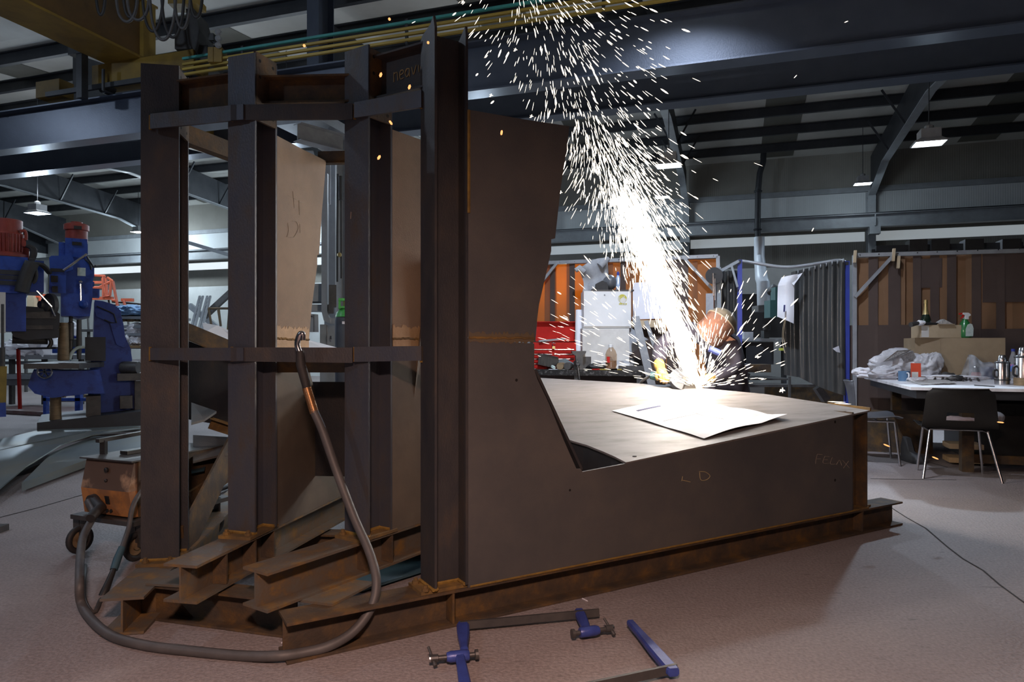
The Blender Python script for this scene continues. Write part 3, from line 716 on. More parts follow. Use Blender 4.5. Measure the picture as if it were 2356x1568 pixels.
# brace straps across the column faces at two heights (top edge / bottom edge given for each end)
def strap(pa, pb, ha, hb, name='brace_bar', m='millgrey', th=.012):
    a0, a1 = pa-vz(ha/2), pa+vz(ha/2); b0, b1 = pb-vz(hb/2), pb+vz(hb/2)
    n = (pb-pa).cross(Z).normalized()*th
    bm = NB(); prism(bm, [a0, b0, b1, a1], n); return obj(name, bm, M[m], hop)
fD, fC, fB, fA = fr('D'), fr('C'), fr('B'), fr('A')
BR = .071
for zt, zl in ((2.275, 0), (1.165, 1)):
    strap(fD(-.016,-.03,zt), fC(-.018,.03,zt), BR if not zl else .058, BR if not zl else .060)
    strap(fC(-.020,-.035,zt), fB(-.020,.0,zt-.004), BR if not zl else .064, .072 if not zl else .070, m='mill')
    strap(fB(-.016,.012,zt), fA(.0,-.055,zt+.006), .070 if not zl else .068, .075 if not zl else .064)
bm = NB()
for zt in (2.275, 1.165):
    for q in (fD(-.008,-.04,zt), fC(-.012,-.04,zt), fB(-.01,.0,zt), fA(-.004,-.06,zt)): tube(bm, [q-vz(.034), q+vz(.034)], .007, 6)
islands('strap_weld', bm, M['weld'], hop)
# top tie beams between columns with drilled end plates
def toptie(k0, k1, z, m, h=.165):
    f0, f1 = (fcC if k0 == 'C' else fr(k0)), (fcC if k1 == 'C' else fr(k1))
    a, b = f0(CH*.55,.012,z), f1(CH*.5,-.012,z-.0)
    bm = NB(); ibeam(bm, a, b, h, .10, .009, .007); tb = obj('top_tie', bm, M[m], hop)
    bm = NB(); prism(bm, [f0(.006,CW[k0]/2-.012,z-.09), f0(CH-.004,CW[k0]/2-.012,z-.09), f0(CH-.004,CW[k0]/2-.012,z+.225), f0(.006,CW[k0]/2-.012,z+.225)], f0(0,.012,0)-f0(0,0,0))
    ep = obj('end_plate', bm, M['rustdark'], hop)
    bm = NB()
    for al_ in (.035,CH-.03):
        for zz in (-.055,.115,.19): lathe(bm, f0(al_,CW[k0]/2-.001,z+zz), [(.008,0),(.008,.0015)], 10, f0(0,1,0)-f0(0,0,0))
    obj('bolt_hole', bm, M['hole'], ep)
    return tb
toptie('D','C',2.325,'rustdark'); toptie('C','B',2.335,'rustdark',.13); tt = toptie('B','A',2.335,'mill',.20)
# handwriting on the last tie
f0, f1 = fr('B'), fr('A'); ta, tb_ = f0(CH*.55,.012,2.335), f1(CH*.5,-.012,2.335)
tn = (tb_-ta).normalized(); fwd = tn.cross(Z).normalized()
wr = ["0,0 0,1 .08,.9 .3,.95 .38,.6 .4,0","0.62,.5 .95,.62 .9,.95 .65,.9 .6,.4 .7,.05 1,.1","1.55,.85 1.3,.9 1.15,.5 1.3,.05 1.55,.4 1.55,.85 1.58,0","1.8,.9 1.95,.05 2.25,.95","2.45,.85 2.5,.1","3.05,.9 2.75,.75 2.7,.35 3.05,.0"]
bm = NB()
for s in wr:
    q = [tuple(map(float, p.split(','))) for p in s.split()]
    tube(bm, spline([ta+tn*(.14+x*.058)+vz(.075+y*.042+x*.005)+fwd*.0065 for x, y in q], 5), .0022, 5)
obj('chalk_mark', bm, M['chalk'], tt, label='yellow chalk handwriting')
# lower and rear rails tying the fins
bm = NB(); bar(bm, P(736,364,3.86), P(830,362,3.80), .05, .065); obj('fin_tie', bm, M['rustdark'], hop)
bm = NB(); bar(bm, P(420,308,3.46), P(580,368,3.9), .06, .09); obj('fin_tie', bm, M['rustdark'], hop)
bm = NB(); bar(bm, fC(.20,.07,1.105), fB(.20,-.05,1.105), .07, .06); obj('fin_tie', bm, M['rustdark'], hop)
# sloping floor plates of the hopper
def PT(px, py):                                                           # sight line onto the plane of the front floor plate
    r = (px-CX)/FPX; e = (py-HY)/FPX; return P(px, py, .9414/(e+.0353*r+.1021))
edge = [(1440,1063),(1415,1050),(1385,1037),(1350,1023),(1318,1014),(1302,1008),(1262,1000),(1200,992)]
outer = [(1120,866),(1242,868.7),(1493,882.7),(1608,891.6),(1759,905.7),(1880,924),(2001,943.5)]
poly = [PT(*p) for p in edge+[(1110,975)]+outer]
def npoly(bm, pts, dz):
    a = [bm.verts.new(p) for p in pts]; b = [bm.verts.new(p+vz(dz)) for p in pts]; n = len(pts)
    for i in range(n): bm.faces.new((a[i], a[(i+1)%n], b[(i+1)%n], b[i]))
    bm.faces.new(a); bm.faces.new(b[::-1])
bm = NB(); npoly(bm, poly, -.010); tab = obj('floor_plate', bm, M['table'], hop, label='bright scuffed sloping plate')
bm = NB(); q = PT(1460,1049)
lathe(bm, q-vz(.002), [(.011,0),(.011,.0035)], 12); obj('bolt_hole', bm, M['hole'], tab)
bm = NB(); a, b, c, d = PT(1908,922), PT(2001,939), PT(2001,943), PT(1908,926)
bar(bm, P(1905,929,4.78), P(2003,941,4.47), .012, .022); obj('edge_strip', bm, M['rust'], hop)
# steep hopper wall beside the fin and its neighbours
def ondir(k, s_, lat, z): return fr(k)(s_, lat, z)
wallA = [PA(1229,850), PA(1338,1083)]
bm = NB()
prism(bm, [ondir('A',wallA[0][0]+.012,.055,wallA[0][1]), ondir('A',wallA[1][0]+.012,.055,wallA[1][1]), ondir('A',wallA[1][0]+.012,-.03,wallA[1][1]), ondir('A',wallA[0][0]+.012,-.03,wallA[0][1])], fA(.012,0,.004)-fA(0,0,0))
obj('edge_stiffener', bm, M['mill'], hop)
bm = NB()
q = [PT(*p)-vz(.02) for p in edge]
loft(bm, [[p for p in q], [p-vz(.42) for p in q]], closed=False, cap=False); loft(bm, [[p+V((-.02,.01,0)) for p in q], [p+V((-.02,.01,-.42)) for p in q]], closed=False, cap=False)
obj('hopper_wall', bm, M['rubber'], hop)  # black colour stands in for the shade inside the gap
bm = NB(); npoly(bm, [P(430,741,5.2), P(600,812,5.5), P(600,850,5.45), P(430,778,5.15)], -.012); obj('side_plate', bm, M['rustdark'], hop)
bm = NB(); npoly(bm, [P(430,782,5.2), P(600,852,5.5), P(600,990,5.5), P(430,960,5.2)], -.012); obj('side_plate', bm, M['mill'], hop)  # plate added to stand for the dark recess below the brown strip
bm = NB(); npoly(bm, [P(466,742,6.2), P(500,748,6.2), P(600,790,6.3), P(600,806,6.0), P(470,764,5.9)], -.006); obj('floor_plate', bm, M['paper'], hop, label='pale strip of plate with its shine painted white')  # bright reflection on the steel put in as a white surface
bm = NB(); npoly(bm, [P(690,776,6.3), P(775,799,6.6), P(775,812,6.0), P(690,806,5.8)], -.006); obj('floor_plate', bm, M['paper'], hop, label='pale strip of plate with its shine painted white')  # white colour again stands for light reflected off the plate
bm = NB(); npoly(bm, [fC(.55,-.05,1.0), fC(.55,-.05,.5), fB(.55,-.1,.5), fB(.55,-.1,1.0)], .01)
obj('hopper_wall', bm, M['mill'], hop)
bm = NB(); bar(bm, fD(.16,.06,.19), fD(2.6,.06,1.0), .012, .22); obj('side_plate', bm, M['rustdark'], hop)

# ------------------------------------------------------------------ loose steel lying in and on the frame
bm = NB(); a, b = P(976,600,3.45), P(915,1152,3.36)
d_ = (b-a).normalized(); s_ = V((.9,.42,0)); bar(bm, a, b, .075, .008, up=(-.3,-.9,.1)); bar(bm, a+V((.035,-.02,0)), b+V((.035,-.02,0)), .008, .05, up=(-.3,-.9,.1)); bar(bm, a-V((.035,.02,0)), b-V((.035,.02,0)), .008, .05, up=(-.3,-.9,.1))
obj('steel_channel', bm, M['rustdark'], label='rusty steel channel leaning between the third column and the tallest one', cat='steel channel')
bm = NB(); npoly(bm, [P(940,1098,3.55), P(990,1075,3.9), P(990,1082,3.9), P(950,1106,3.55)], -.02)
obj('flat_bar', bm, M['rust'], label='short rusty flat bar end lying beside the leaning channel', cat='steel bar')
bm = NB(); q = [PF(766,1347,.03), PF(835,1354,.03), PF(990,1305,.03), PF(990,1255,.03)]
npoly(bm, q, -.012); obj('steel_sheet', bm, M['bluesheet'], label='blue sheet standing for cool light on the floor between two base beams', cat='steel sheet')  # cool light on the floor, put in as a blue sheet
for i, (pts, m, lab) in enumerate((
    ([(440,925,4.6),(498,945,4.3),(470,964,4.1),(440,972,4.0)],'plate','pale steel offcut with a bright edge topmost in the scrap behind the first two columns'),
    ([(444,1000,4.5),(530,1005,4.6),(530,1040,4.3),(444,1060,4.1)],'plate','flat steel offcut below the rusty angle in the scrap heap'),
    ([(440,1062,4.4),(484,1050,4.5),(470,1078,4.2),(440,1084,4.1)],'bluesheet','bluish strip of steel at the bottom of the scrap heap'))):
    bm = NB(); npoly(bm, [P(*p) for p in pts], -.014); obj('steel_offcut', bm, M[m], label=lab, cat='offcut', group='steel offcuts inside the frame')
bm = NB(); a, b = P(484,972,4.3), P(545,992,4.4); bar(bm, a, b, .01, .075); bar(bm, a+V((0,-.03,.035)), b+V((0,-.03,.035)), .07, .01)
obj('steel_angle', bm, M['rust'], label='rusty orange steel angle lying across the scrap behind the second column', cat='steel angle')
bm = NB(); bar(bm, P(436,1088,4.3), P(545,1018,4.8), .10, .014, up=(0,-.5,.8)); bar(bm, P(436,1150,4.0), P(545,1075,4.5), .02, .10)
obj('steel_beam_offcut', bm, M['rustdark'], label='long dark rusty bar lying diagonally behind the second column', cat='steel bar')
bm = NB(); tube(bm, spline([PF(440,1145,.03), PF(490,1130,.03), PF(540,1112,.03)],5), .022, 8); obj('cable', bm, M['hose'], label='dusty cable on the floor behind the second column', cat='cable', smooth=60)
bm = NB(); blob(bm, P(795,1012,3.9), (.06,.08,.06), 5, .15, 3); obj('steel_lump', bm, M['palesteel'], label='small grey dome glinting behind the third column', cat='metal part', smooth=60)

# ------------------------------------------------------------------ wheeled welding wire feeder
wt = thing('wire_feeder', 'dirty orange box-shaped welding wire feeder on wheels left of the frame', 'welding machine', PF(255,1250))
fl, fr_ = P(196,1120,3.95), P(312,1120,3.80)                             # front face line
ex = (fr_-fl); ex.z = 0; L0 = ex.length; ex.normalize(); ey = V((-ex.y, ex.x, 0)); ey = ey if ey.y > 0 else -ey
o0 = V((fl.x, fl.y, 0)); zb = .245; zt_ = P(196,1052,3.95).z
def W3(x, y, z): return o0+ex*x+ey*y+vz(z)
prof = [(0.0,zb),(-.005,zb+.14),(.0,zt_)]
bm = NB(); loft(bm, [[W3(.005,y,zb), W3(L0-.005,y,zb), W3(L0+.0,y,zt_), W3(0,y,zt_)] for y in (.02,.62)]); obj('body', bm, M['rustdark'], wt)
bm = NB(); loft(bm, [[W3(.012,-.012,zb+.005), W3(L0-.004,-.012,zb+.005), W3(L0-.012,-.034,zb+.15), W3(.012,-.034,zb+.15)], [W3(.012,.02,zb+.005), W3(L0-.004,.02,zb+.005), W3(L0-.012,.02,zb+.15), W3(.012,.02,zb+.15)]]); fp = obj('front_panel', bm, M['weldorange'], wt)
bm = NB(); loft(bm, [[W3(.012,-.034,zb+.15), W3(L0-.012,-.034,zb+.15), W3(L0-.012,.0,zt_-.006), W3(.012,.0,zt_-.006)], [W3(.012,.02,zb+.15), W3(L0-.012,.02,zb+.15), W3(L0-.012,.021,zt_-.006), W3(.012,.021,zt_-.006)]]); fu = obj('front_panel', bm, M['weldbrown'], wt)
bm = NB(); loft(bm, [[W3(-.006,y,zt_), W3(L0+.006,y,zt_), W3(L0+.006,y,zt_+.008), W3(-.006,y,zt_+.008)] for y in (-.03,.64)]); obj('lid', bm, M['iron'], wt)
bm = NB(); bar(bm, W3(.02,.06,zt_+.09), W3(.02,.58,zt_+.11), .03, .022); bar(bm, W3(.02,.1,zt_), W3(.02,.1,zt_+.09), .03, .03); bar(bm, W3(.02,.54,zt_), W3(.02,.54,zt_+.1), .03, .03)
bar(bm, W3(.16,.12,zt_+.02), W3(.16,.4,zt_+.02), .06, .02); lathe(bm, W3(.18,.35,zt_+.01), [(.03,0),(.03,.04)], 10); obj('handle', bm, M['black'], wt)
bm = NB(); lathe(bm, W3(.120,-.012,zb+.085), [(.045,-.01),(.045,.012),(.035,.016),(.033,.05)], 18, -ey); so = obj('cable_socket', bm, M['rubber'], wt, smooth=30)
bm = NB()
for x, z in ((.205,.02),(.235,.022)): lathe(bm, W3(x,-.014,zb+.03), [(.010,0),(.010,.008)], 12, -ey)
prism(bm, [W3(.205,-.024,zb+.07), W3(.235,-.024,zb+.07), W3(.232,-.03,zb+.115), W3(.200,-.03,zb+.115)], ey*-.004); obj('switch', bm, M['black'], fp)
bm = NB()
for x, z, r_ in ((.205,.26,.014),(.205,.20,.009)): lathe(bm, W3(x,-.02,zb+z), [(r_,0),(r_,.01),(r_*.6,.014)], 12, -ey)
obj('knob', bm, M['black'], fu)
bm = NB(); loft(bm, [[W3(-.04,-.06,z), W3(L0+.05,-.06,z), W3(L0+.05,.66,z), W3(-.04,.66,z)] for z in (zb-.03,zb-.005)]); obj('tray', bm, M['iron'], wt)
for x, y in ((-.045,.0),(L0-.02,.02),(0,.58),(L0-.02,.58)):
    bm = NB(); torus(bm, W3(x,y,.082), .066, .017, ex, 24, 8); wh = obj('wheel', bm, M['rubber'], wt, smooth=60)
    bm = NB(); lathe(bm, W3(x,y,.082)-ex*.01, [(.062,0),(.062,.006),(.02,.006),(.02,.022),(.0,.022)], 18, ex); obj('wheel_disc', bm, M['tan'], wh)
    bm = NB(); bar(bm, W3(x-.028,y,.08), W3(x-.028,y,zb-.03), .05, .006, up=ey); bar(bm, W3(x+.028,y,.08), W3(x+.028,y,zb-.03), .05, .006, up=ey); obj('fork', bm, M['iron'], wt)
# supply hose from the feeder, round the floor and up to the torch hung on the strap
sock = W3(.120,-.07,zb+.085)
ht = thing('welding_torch', 'grey welding hose looping over the floor to a torch hung on the lower strap', 'welding torch', PF(420,1480))
th = fC(-.03,0,1.2)
path = [sock, P(215,1183,3.75), P(190,1240,3.55), PF(183,1330,.14)+V((0,0,0)), PF(190,1395,.03), PF(245,1455,.02), PF(330,1483,.02), PF(450,1498,.02), PF(560,1508,.02), PF(640,1508,.03), P(700,1500,2.62), P(760,1484,2.66), P(815,1450,2.72), P(855,1395,2.78), P(866,1335,2.83), P(850,1270,2.90), P(815,1190,2.97), P(775,1085,3.02), P(742,990,3.045), P(722,945,3.06)]
bm = NB(); tube(bm, spline(path,8), .0195, 10); obj('hose', bm, M['hose'], ht, smooth=60)
bm = NB(); tube(bm, [sock+ey*.03, P(232,1168,3.78), P(220,1178,3.72), P(208,1192,3.66)], [.030,.029,.027,.024], 12); obj('strain_relief', bm, M['rubber'], ht, smooth=60)
nk = [P(723,948,3.06), P(714,925,3.065), P(706,893,3.07)]
bm = NB()
for i in range(22):
    q = nk[0].lerp(nk[2], i/21); torus(bm, q, .0165, .0042, nk[2]-nk[0], 14, 6)
obj('spring', bm, M['copper'], ht, smooth=60)
bm = NB(); tube(bm, [P(707,897,3.07), P(699,862,3.065), P(692,838,3.06), P(690,806,3.05)], [.018,.022,.022,.017], 10); obj('handle', bm, M['rubber'], ht, smooth=60)
bm = NB(); tube(bm, spline([P(690,812,3.05), P(684,793,3.05), P(687,776,3.05), P(692,767,3.05), P(697,770,3.05), P(696,782,3.05)],5), [.013]*20+[.012]*6, 10); obj('nozzle', bm, M['chrome'], ht, smooth=60)
# second torch leaning down in front of the feeder
t2 = thing('gouging_torch', 'dark cable and blue-handled torch hanging down in front of the feeder', 'torch', PF(240,1380))
bm = NB(); tube(bm, spline([W3(L0-.01,.3,.55), P(318,1140,3.72), P(296,1215,3.62), P(281,1260,3.52)],6), .013, 8); obj('cable', bm, M['hose'], t2, smooth=60)
bm = NB(); tube(bm, [P(281,1258,3.50), P(270,1285,3.46), P(262,1310,3.42)], [.017,.02,.019], 10); obj('handle', bm, M['bluesheet'], t2, smooth=60)
bm = NB(); tube(bm, [P(262,1308,3.42), P(250,1338,3.36), P(240,1362,3.32), P(232,1380,3.30)], [.013,.016,.02,.021], 10); obj('head', bm, M['black'], t2, smooth=60)
bm = NB(); tube(bm, spline([PF(232,1378,.01), PF(215,1408,.01), PF(193,1372,.012), PF(196,1300,.012)],5), .010, 6); obj('lead', bm, M['hose'], t2, smooth=60)
# curved sheets of steel lying on the left
def cs(name, pts, z0, th, m, lab):
    bm = NB(); npoly(bm, [PF(x,y,z) for x,y,z in pts], -th)
    obj(name, bm, M[m], label=lab, cat='steel sheet', group='cut steel sheets on the floor')
cs('steel_sheet', [(-120,1180,.10),(0,1122,.10),(60,1072,.12),(140,1022,.14),(210,1000,.15),(330,984,.16),(420,978,.16),(420,972,.16),(330,983,.16),(200,994,.16),(100,1015,.15),(0,1034,.14),(-120,1060,.12)], 0, .012, 'sheetsteel', 'nearest blue-grey curved steel sheet lying left of the feeder')
cs('steel_sheet', [(-120,1048,.10),(0,1034,.10),(100,1012,.10),(200,992,.10),(330,981,.10),(330,978,.10),(200,984,.10),(90,988,.10),(0,1010,.10),(-120,1030,.10)], 0, .012, 'sheetsteel', 'further curved steel sheet with a yellow edge in front of the drilling machine')
bm = NB(); npoly(bm, [PF(50,1110,.09), PF(205,1055,.09), PF(330,1030,.09), PF(330,1000,.09), PF(215,1003,.09), PF(120,1040,.09)], -.07)
obj('steel_sheet', bm, M['sheetsteel'], label='flat steel sheet behind the feeder under the curved one', cat='steel sheet', group='cut steel sheets on the floor')
bm = NB(); bbox
for a, b in ((PF(-60,1120,.0), PF(200,1050,0)), (PF(210,1046,0), PF(380,1000,0))):
    bar(bm, a+vz(.03), b+vz(.03), .07, .06)
obj('timber_bearer', bm, M['darksteel'], label='dark bearer lying under the steel sheets', cat='bearer')
bm = NB(); box(bm, PF(0,1222)+vz(.02), (.06,.08,.04)); obj('steel_block', bm, M['iron'], label='small dark block on the floor at the left edge', cat='block')

# ------------------------------------------------------------------ two blue F clamps on the floor
def clamp(name, lab, fixed, fixed_tip, slide, slide_tip, bar_a, bar_b, screw_dir, barm):
    t = thing('bar_clamp', lab, 'clamp', (fixed+slide)/2-vz(.02), 0, 'blue bar clamps on the floor')
    bm = NB(); bar(bm, bar_a, bar_b, .012, .032); obj('bar', bm, M[barm], t)
    def jaw(a, b, wa, wb, h0=.03, h1=.026):
        bm = NB(); d = (b-a).normalized(); s = d.cross(Z).normalized(); rows = []
        for k, (e, w_) in enumerate(((-.02,wa*.8),(0,wa),(.35,wa*.95),(.75,wb*1.1),(1,wb))):
            p = a+(b-a)*e if e >= 0 else a+d*e
            hh = h0+(h1-h0)*max(e,0)
            rows.append([p+s*x*w_/2+vz(y*hh/2) for x, y in ((-1,-.5),(-1,.5),(-.7,1),(.7,1),(1,.5),(1,-.5),(.7,-1),(-.7,-1))])
        loft(bm, rows); return bm
    obj('fixed_jaw', jaw(fixed, fixed_tip, .052, .030), M['blueclamp'], t)
    bm = jaw(slide, slide_tip, .046, .034); obj('sliding_jaw', bm, M['blueclamp'], t)
    sd = screw_dir.normalized()
    bm = NB(); lathe(bm, slide_tip-sd*.035, [(.018,0),(.021,.006),(.021,.07),(.016,.085)], 12, sd); obj('nut_housing', bm, M['blueclamp'], t, smooth=30)
    bm = NB(); lathe(bm, slide_tip-sd*.07, [(.018,0),(.018,.012),(.009,.014),(.009,.15),(.014,.152),(.014,.18),(.008,.182)], 12, sd); sc = obj('screw', bm, M['iron'], t, smooth=30)
    bm = NB(); lathe(bm, slide_tip+sd*.092, [(.0135,0),(.0135,.024)], 12, sd); obj('screw_end', bm, M['chrome'], sc)
    q = slide_tip+sd*.102; up = V((-.35,.6,.45)).normalized()
    bm = NB(); tube(bm, [q-up*.03, q+up*.05], .0055, 8); lathe(bm, q-up*.032, [(.008,0),(.008,.012)], 8, up); obj('tommy_bar', bm, M['iron'], sc)
    return t
zc = .035
clamp('bar_clamp', 'blue bar clamp whole in view lying against the base beam', PF(1065,1440,zc), PF(1068,1494,zc), PF(1334,1410,zc), PF(1352,1452,zc), PF(1058,1438,zc), PF(1378,1408,zc), PF(1420,1444,zc)-PF(1340,1455,zc), 'iron')
clamp('bar_clamp', 'blue bar clamp cut off by the bottom edge of the picture', PF(1545,1540,zc), PF(1450,1432,zc), PF(1082,1640,zc), PF(1058,1508,zc), PF(1556,1536,zc), PF(980,1660,zc), PF(1000,1512,zc)-PF(1062,1506,zc), 'iron')
# chalk scribble on the floor by the beam end
bm = NB()
for st in ([(648,1478),(655,1470),(652,1490)],[(640,1500),(646,1515),(652,1502),(658,1516),(664,1504)],[(1340,1376),(1352,1382)],[(655,1462),(668,1458)]):
    tube(bm, [PF(x,y,.002) for x,y in st], .0025, 5)
obj('chalk_mark', bm, M['ink'], label='white chalk scribble on the floor by the near beam end', cat='chalk mark')
# ------------------------------------------------------------------ drawing on the hopper plate
def on_table(px, py, dz=0): return PT(px, py)+vz(dz)
cA, cB, cC, cD = (1408,946), (1552,918), (1811,963), (1620,1011)
pa, pb_, pc, pd = [on_table(*c) for c in (cA, cB, cC, cD)]
def paper(u, v):
    p = pa.lerp(pb_, u).lerp(pd.lerp(pc, u), v)
    lift = .006+.010*abs(math.sin(3.1*v*PI+u))*(.3+.7*u)+.014*max(0, v-.85)/.15*abs(math.sin(u*PI*1.5))+.004*noise.noise(V((u*4,v*4,2)))+.012*math.exp(-((u-.93)/.06)**2)*math.sin(v*PI)
    return p+vz(lift)
pt = thing('drawing_sheet', 'creased white drawing sheet lying on the bright steel plate', 'paper', on_table(1600,965))
bm = NB(); sheet(bm, paper, 22, 26, .0012); obj('sheet', bm, M['paper'], pt)
bm = NB()
def ps(u, v): return paper(u, v)+vz(.0018)
sheet(bm, lambda i, j: ps(.18+.35*i, .145+.030*j), 6, 2, .0006)
obj('title_block', bm, M['print'], pt, label='dark blue title bar')
bm = NB(); tube(bm, [ps(.55,.1+.035*i) for i in range(20)], .0008, 4); tube(bm, [ps(.1+.04*i,.52) for i in range(18)], .0008, 4)
obj('fold_line', bm, M['news'], pt)

# ------------------------------------------------------------------ orange welding screens
def screen(name, lab, pxs, top_y, v, z0=.25, n=6, seed=1, dark=(), ytop2=None, pv='orangepvc'):
    r = random.Random(seed)
    a, b = PV(pxs[0], 797, v), PV(pxs[1], 797, v); a.z = b.z = 0
    zt = PV(pxs[0], top_y, v).z
    zt2 = PV(pxs[1], ytop2, v).z if ytop2 else zt
    t = thing(name, lab, 'welding screen', (a+b)/2, 0, 'orange welding screens')
    bm = NB(); bar(bm, a+vz(zt), b+vz(zt2), .05, .05); obj('top_rail', bm, M['palesteel'], t)
    for p, z in ((a, zt), (b, zt2)):
        bm = NB(); bar(bm, p, p+vz(z), .05, .05, up=SV); bar(bm, p-SV*.3+vz(.02), p+SV*.3+vz(.02), .05, .04); obj('post', bm, M['palesteel'], t)
    d = (b-a); L0 = d.length; d.normalize()
    bm = NB()
    bar(bm, a+vz(zt-.55)-SV*.03, a+d*.45+vz(zt-.02)-SV*.03, .04, .04); bar(bm, b+vz(zt2-.55)-SV*.03, b-d*.45+vz(zt2-.02)-SV*.03, .04, .04); islands('corner_brace', bm, M['palesteel'], t)
    bm = NB(); k = 0
    while k*.22 < L0:
        lathe(bm, a+d*min(k*.22+.06, L0)+vz(zt)-SV*.026, [(.008,0),(.008,.006)], 6, -SV); k += 1
    obj('rivet', bm, M['chrome'], t, kind='stuff')
    st = L0/n; wd = st*1.30
    for k in range(n):
        bm = NB(); x0 = max(.03, k*st-st*.12+r.uniform(-.03,.03)); off = .03 if k % 2 else .05; ph = r.uniform(0,6)
        zl = z0+r.uniform(0,.08)
        sheet(bm, lambda u, w_: a+d*min(x0+wd*u, L0-.02)+SV*(off+.012*math.sin(ph+u*5+w_*2))+vz(zl+(zt-.03-zl)*w_), 8, 6, .003)
        obj('curtain_strip', bm, M[pv], t, smooth=60)
    for x, wx, z0_, z1_ in dark:  # narrow strips are doubled film; wide low sheets are shade put into colour
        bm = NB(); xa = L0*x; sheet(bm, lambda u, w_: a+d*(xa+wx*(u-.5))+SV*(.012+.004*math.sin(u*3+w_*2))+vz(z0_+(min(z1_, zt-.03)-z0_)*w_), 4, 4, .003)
        obj('overlap_and_shade', bm, M['darkpvc'], t, smooth=60)
    return t
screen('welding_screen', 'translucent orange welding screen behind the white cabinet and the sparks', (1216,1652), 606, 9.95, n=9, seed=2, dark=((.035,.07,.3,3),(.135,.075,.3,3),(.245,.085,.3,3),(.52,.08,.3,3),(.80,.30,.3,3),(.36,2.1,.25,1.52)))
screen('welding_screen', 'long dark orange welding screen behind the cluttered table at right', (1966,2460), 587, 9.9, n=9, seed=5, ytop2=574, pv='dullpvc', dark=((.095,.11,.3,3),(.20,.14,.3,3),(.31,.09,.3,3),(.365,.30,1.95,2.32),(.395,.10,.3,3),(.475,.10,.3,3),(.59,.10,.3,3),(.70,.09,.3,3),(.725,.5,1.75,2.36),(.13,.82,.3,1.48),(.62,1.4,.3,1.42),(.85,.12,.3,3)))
# lamp added behind the left screen to give it a warm hot spot
ls = thing('added_glow_lamp', 'small lamp added for its glow behind the orange screen left of the white cabinet', 'lamp', PV(1322,676,10.7))
bm = NB(); q = PV(1322,676,10.7); lathe(bm, q, [(.03,-.08),(.06,-.02),(.07,.05),(.0,.06)], 14); tube(bm, [V((q.x,q.y,0)), q-vz(.08)], .015, 6); obj('lamp_body', bm, M['iron'], ls)
ld = bpy.data.lights.new('lamp_light', 'POINT'); ld.energy = 26; ld.color = (1.0,.85,.6); ld.shadow_soft_size = .08
lo = bpy.data.objects.new('lamp_light', ld); COL.objects.link(lo); lo.location = q+V((-.1,-.25,.12))
# timber pegs clipped on the right screen
for i, (x, y) in enumerate(((1966,590),(2055,586),(2066,603))):
    bm = NB(); q = PV(x,y,9.83); bar(bm, q+vz(.08)+SU*.01, q-vz(.08), .05, .03); obj('wooden_peg', bm, M['cardlight'], label=('pale clip on the top corner of the right screen','pale clip on the top rail of the right screen','pale strip dangling under the rail clip of the right screen')[i], cat='clip')
# rack of dark steel behind the right screen
rk = thing('steel_rack', 'dark rack with square blocks on top behind the right orange screen', 'rack', PV(2190,797,12.5))
bm = NB(); a, b = PV(2012,574,12.5), PV(2345,566,12.5); bar(bm, a, b, .3, .09); bar(bm, a-vz(.5), b-vz(.5), .3, .09)
for q in (a, b): bar(bm, V((q.x,q.y,0)), q, .1, .1, up=SV)
obj('frame', bm, M['darksteel'], rk)
for x in (2108,2158,2235,2320):
    bm = NB(); q = PV(x,571,12.4); box(bm, q, (.25,.3,.25), BROT); obj('block', bm, M['rubber'], rk)

# ------------------------------------------------------------------ blue posts, hose, black curtain
for px, y0, lab in ((1702,598,'blue square post standing just right of the man grinding'), (1948,601,'blue square post at the right edge of the black curtain')):
    a = PV(px, 797, 9.9); a.z = 0; zt = PV(px, y0, 9.9).z
    t = thing('blue_post', lab, 'post', a, 0, 'blue square posts')
    bm = NB(); bar(bm, a, a+vz(zt), .062, .062, up=SV); obj('post', bm, M['bluepost'], t)
    bm = NB(); box(bm, a+vz(zt+.004), (.045,.045,.006), BROT); box(bm, a+vz(zt-.03)-SV*.032, (.04,.004,.045), BROT); obj('end_cap', bm, M['black'], t)
    bm = NB(); box(bm, a+vz(.01), (.25,.25,.02), BROT); obj('foot_plate', bm, M['bluepost'], t)
bm = NB(); tube(bm, spline([PV(1707,600,9.9), PV(1740,605,9.85), PV(1790,613,9.85), PV(1830,613,9.85), PV(1880,606,9.85), PV(1925,599,9.85), PV(1944,602,9.9)],6), .022, 8)
obj('hanging_hose', bm, M['palesteel'], label='pale hose slung between the two blue posts', cat='hose', smooth=60)
ct = thing('black_curtain', 'glossy black rippled curtain hanging beside the right blue post', 'curtain', PV(1880,905,9.8))
a, b = PV(1804,700,9.85), PV(1944,700,9.82)
def cur(u, w_):
    top = PV(1812+132*u, 632-31*u-3, 9.85).z if u > .12 else PV(1812+132*u, 640, 9.85).z
    bot = PV(1806, 868, 9.85).z-(.26*max(0,u-.25)/.75 if u > .25 else 0)+.10*(u*1.2-.6)**2
    p = a.lerp(b, u); z = bot+(top-bot)*w_
    rip = .020*math.sin(u*2*PI*6.5+.6*math.sin(w_*3))*(.35+.65*w_**.5)+.02*math.sin(u*9+w_*2)
    return V((p.x,p.y,0))-SV*rip+vz(z)
bm = NB(); sheet(bm, cur, 72, 22, .004); obj('sheet', bm, M['blackpvc'], ct, smooth=70)
bm = NB()
for k in range(9):
    q = PV(1836+13*k, 625-3.3*k, 9.80); torus(bm, q, .022, .007, SU, 12, 6)
islands('ring', bm, M['palesteel'], ct, smooth=60)
bm = NB(); npoly(bm, [PV(1916,801,9.62), PV(1930,795,9.62), PV(1933,810,9.62), PV(1924,808,9.62)], -.004)
obj('torn_tape', bm, M['paper'], ct)
bt = thing('drawing_sheet', 'white drawing sheet folded over the left end of the black curtain', 'paper', PV(1805,745,9.7))
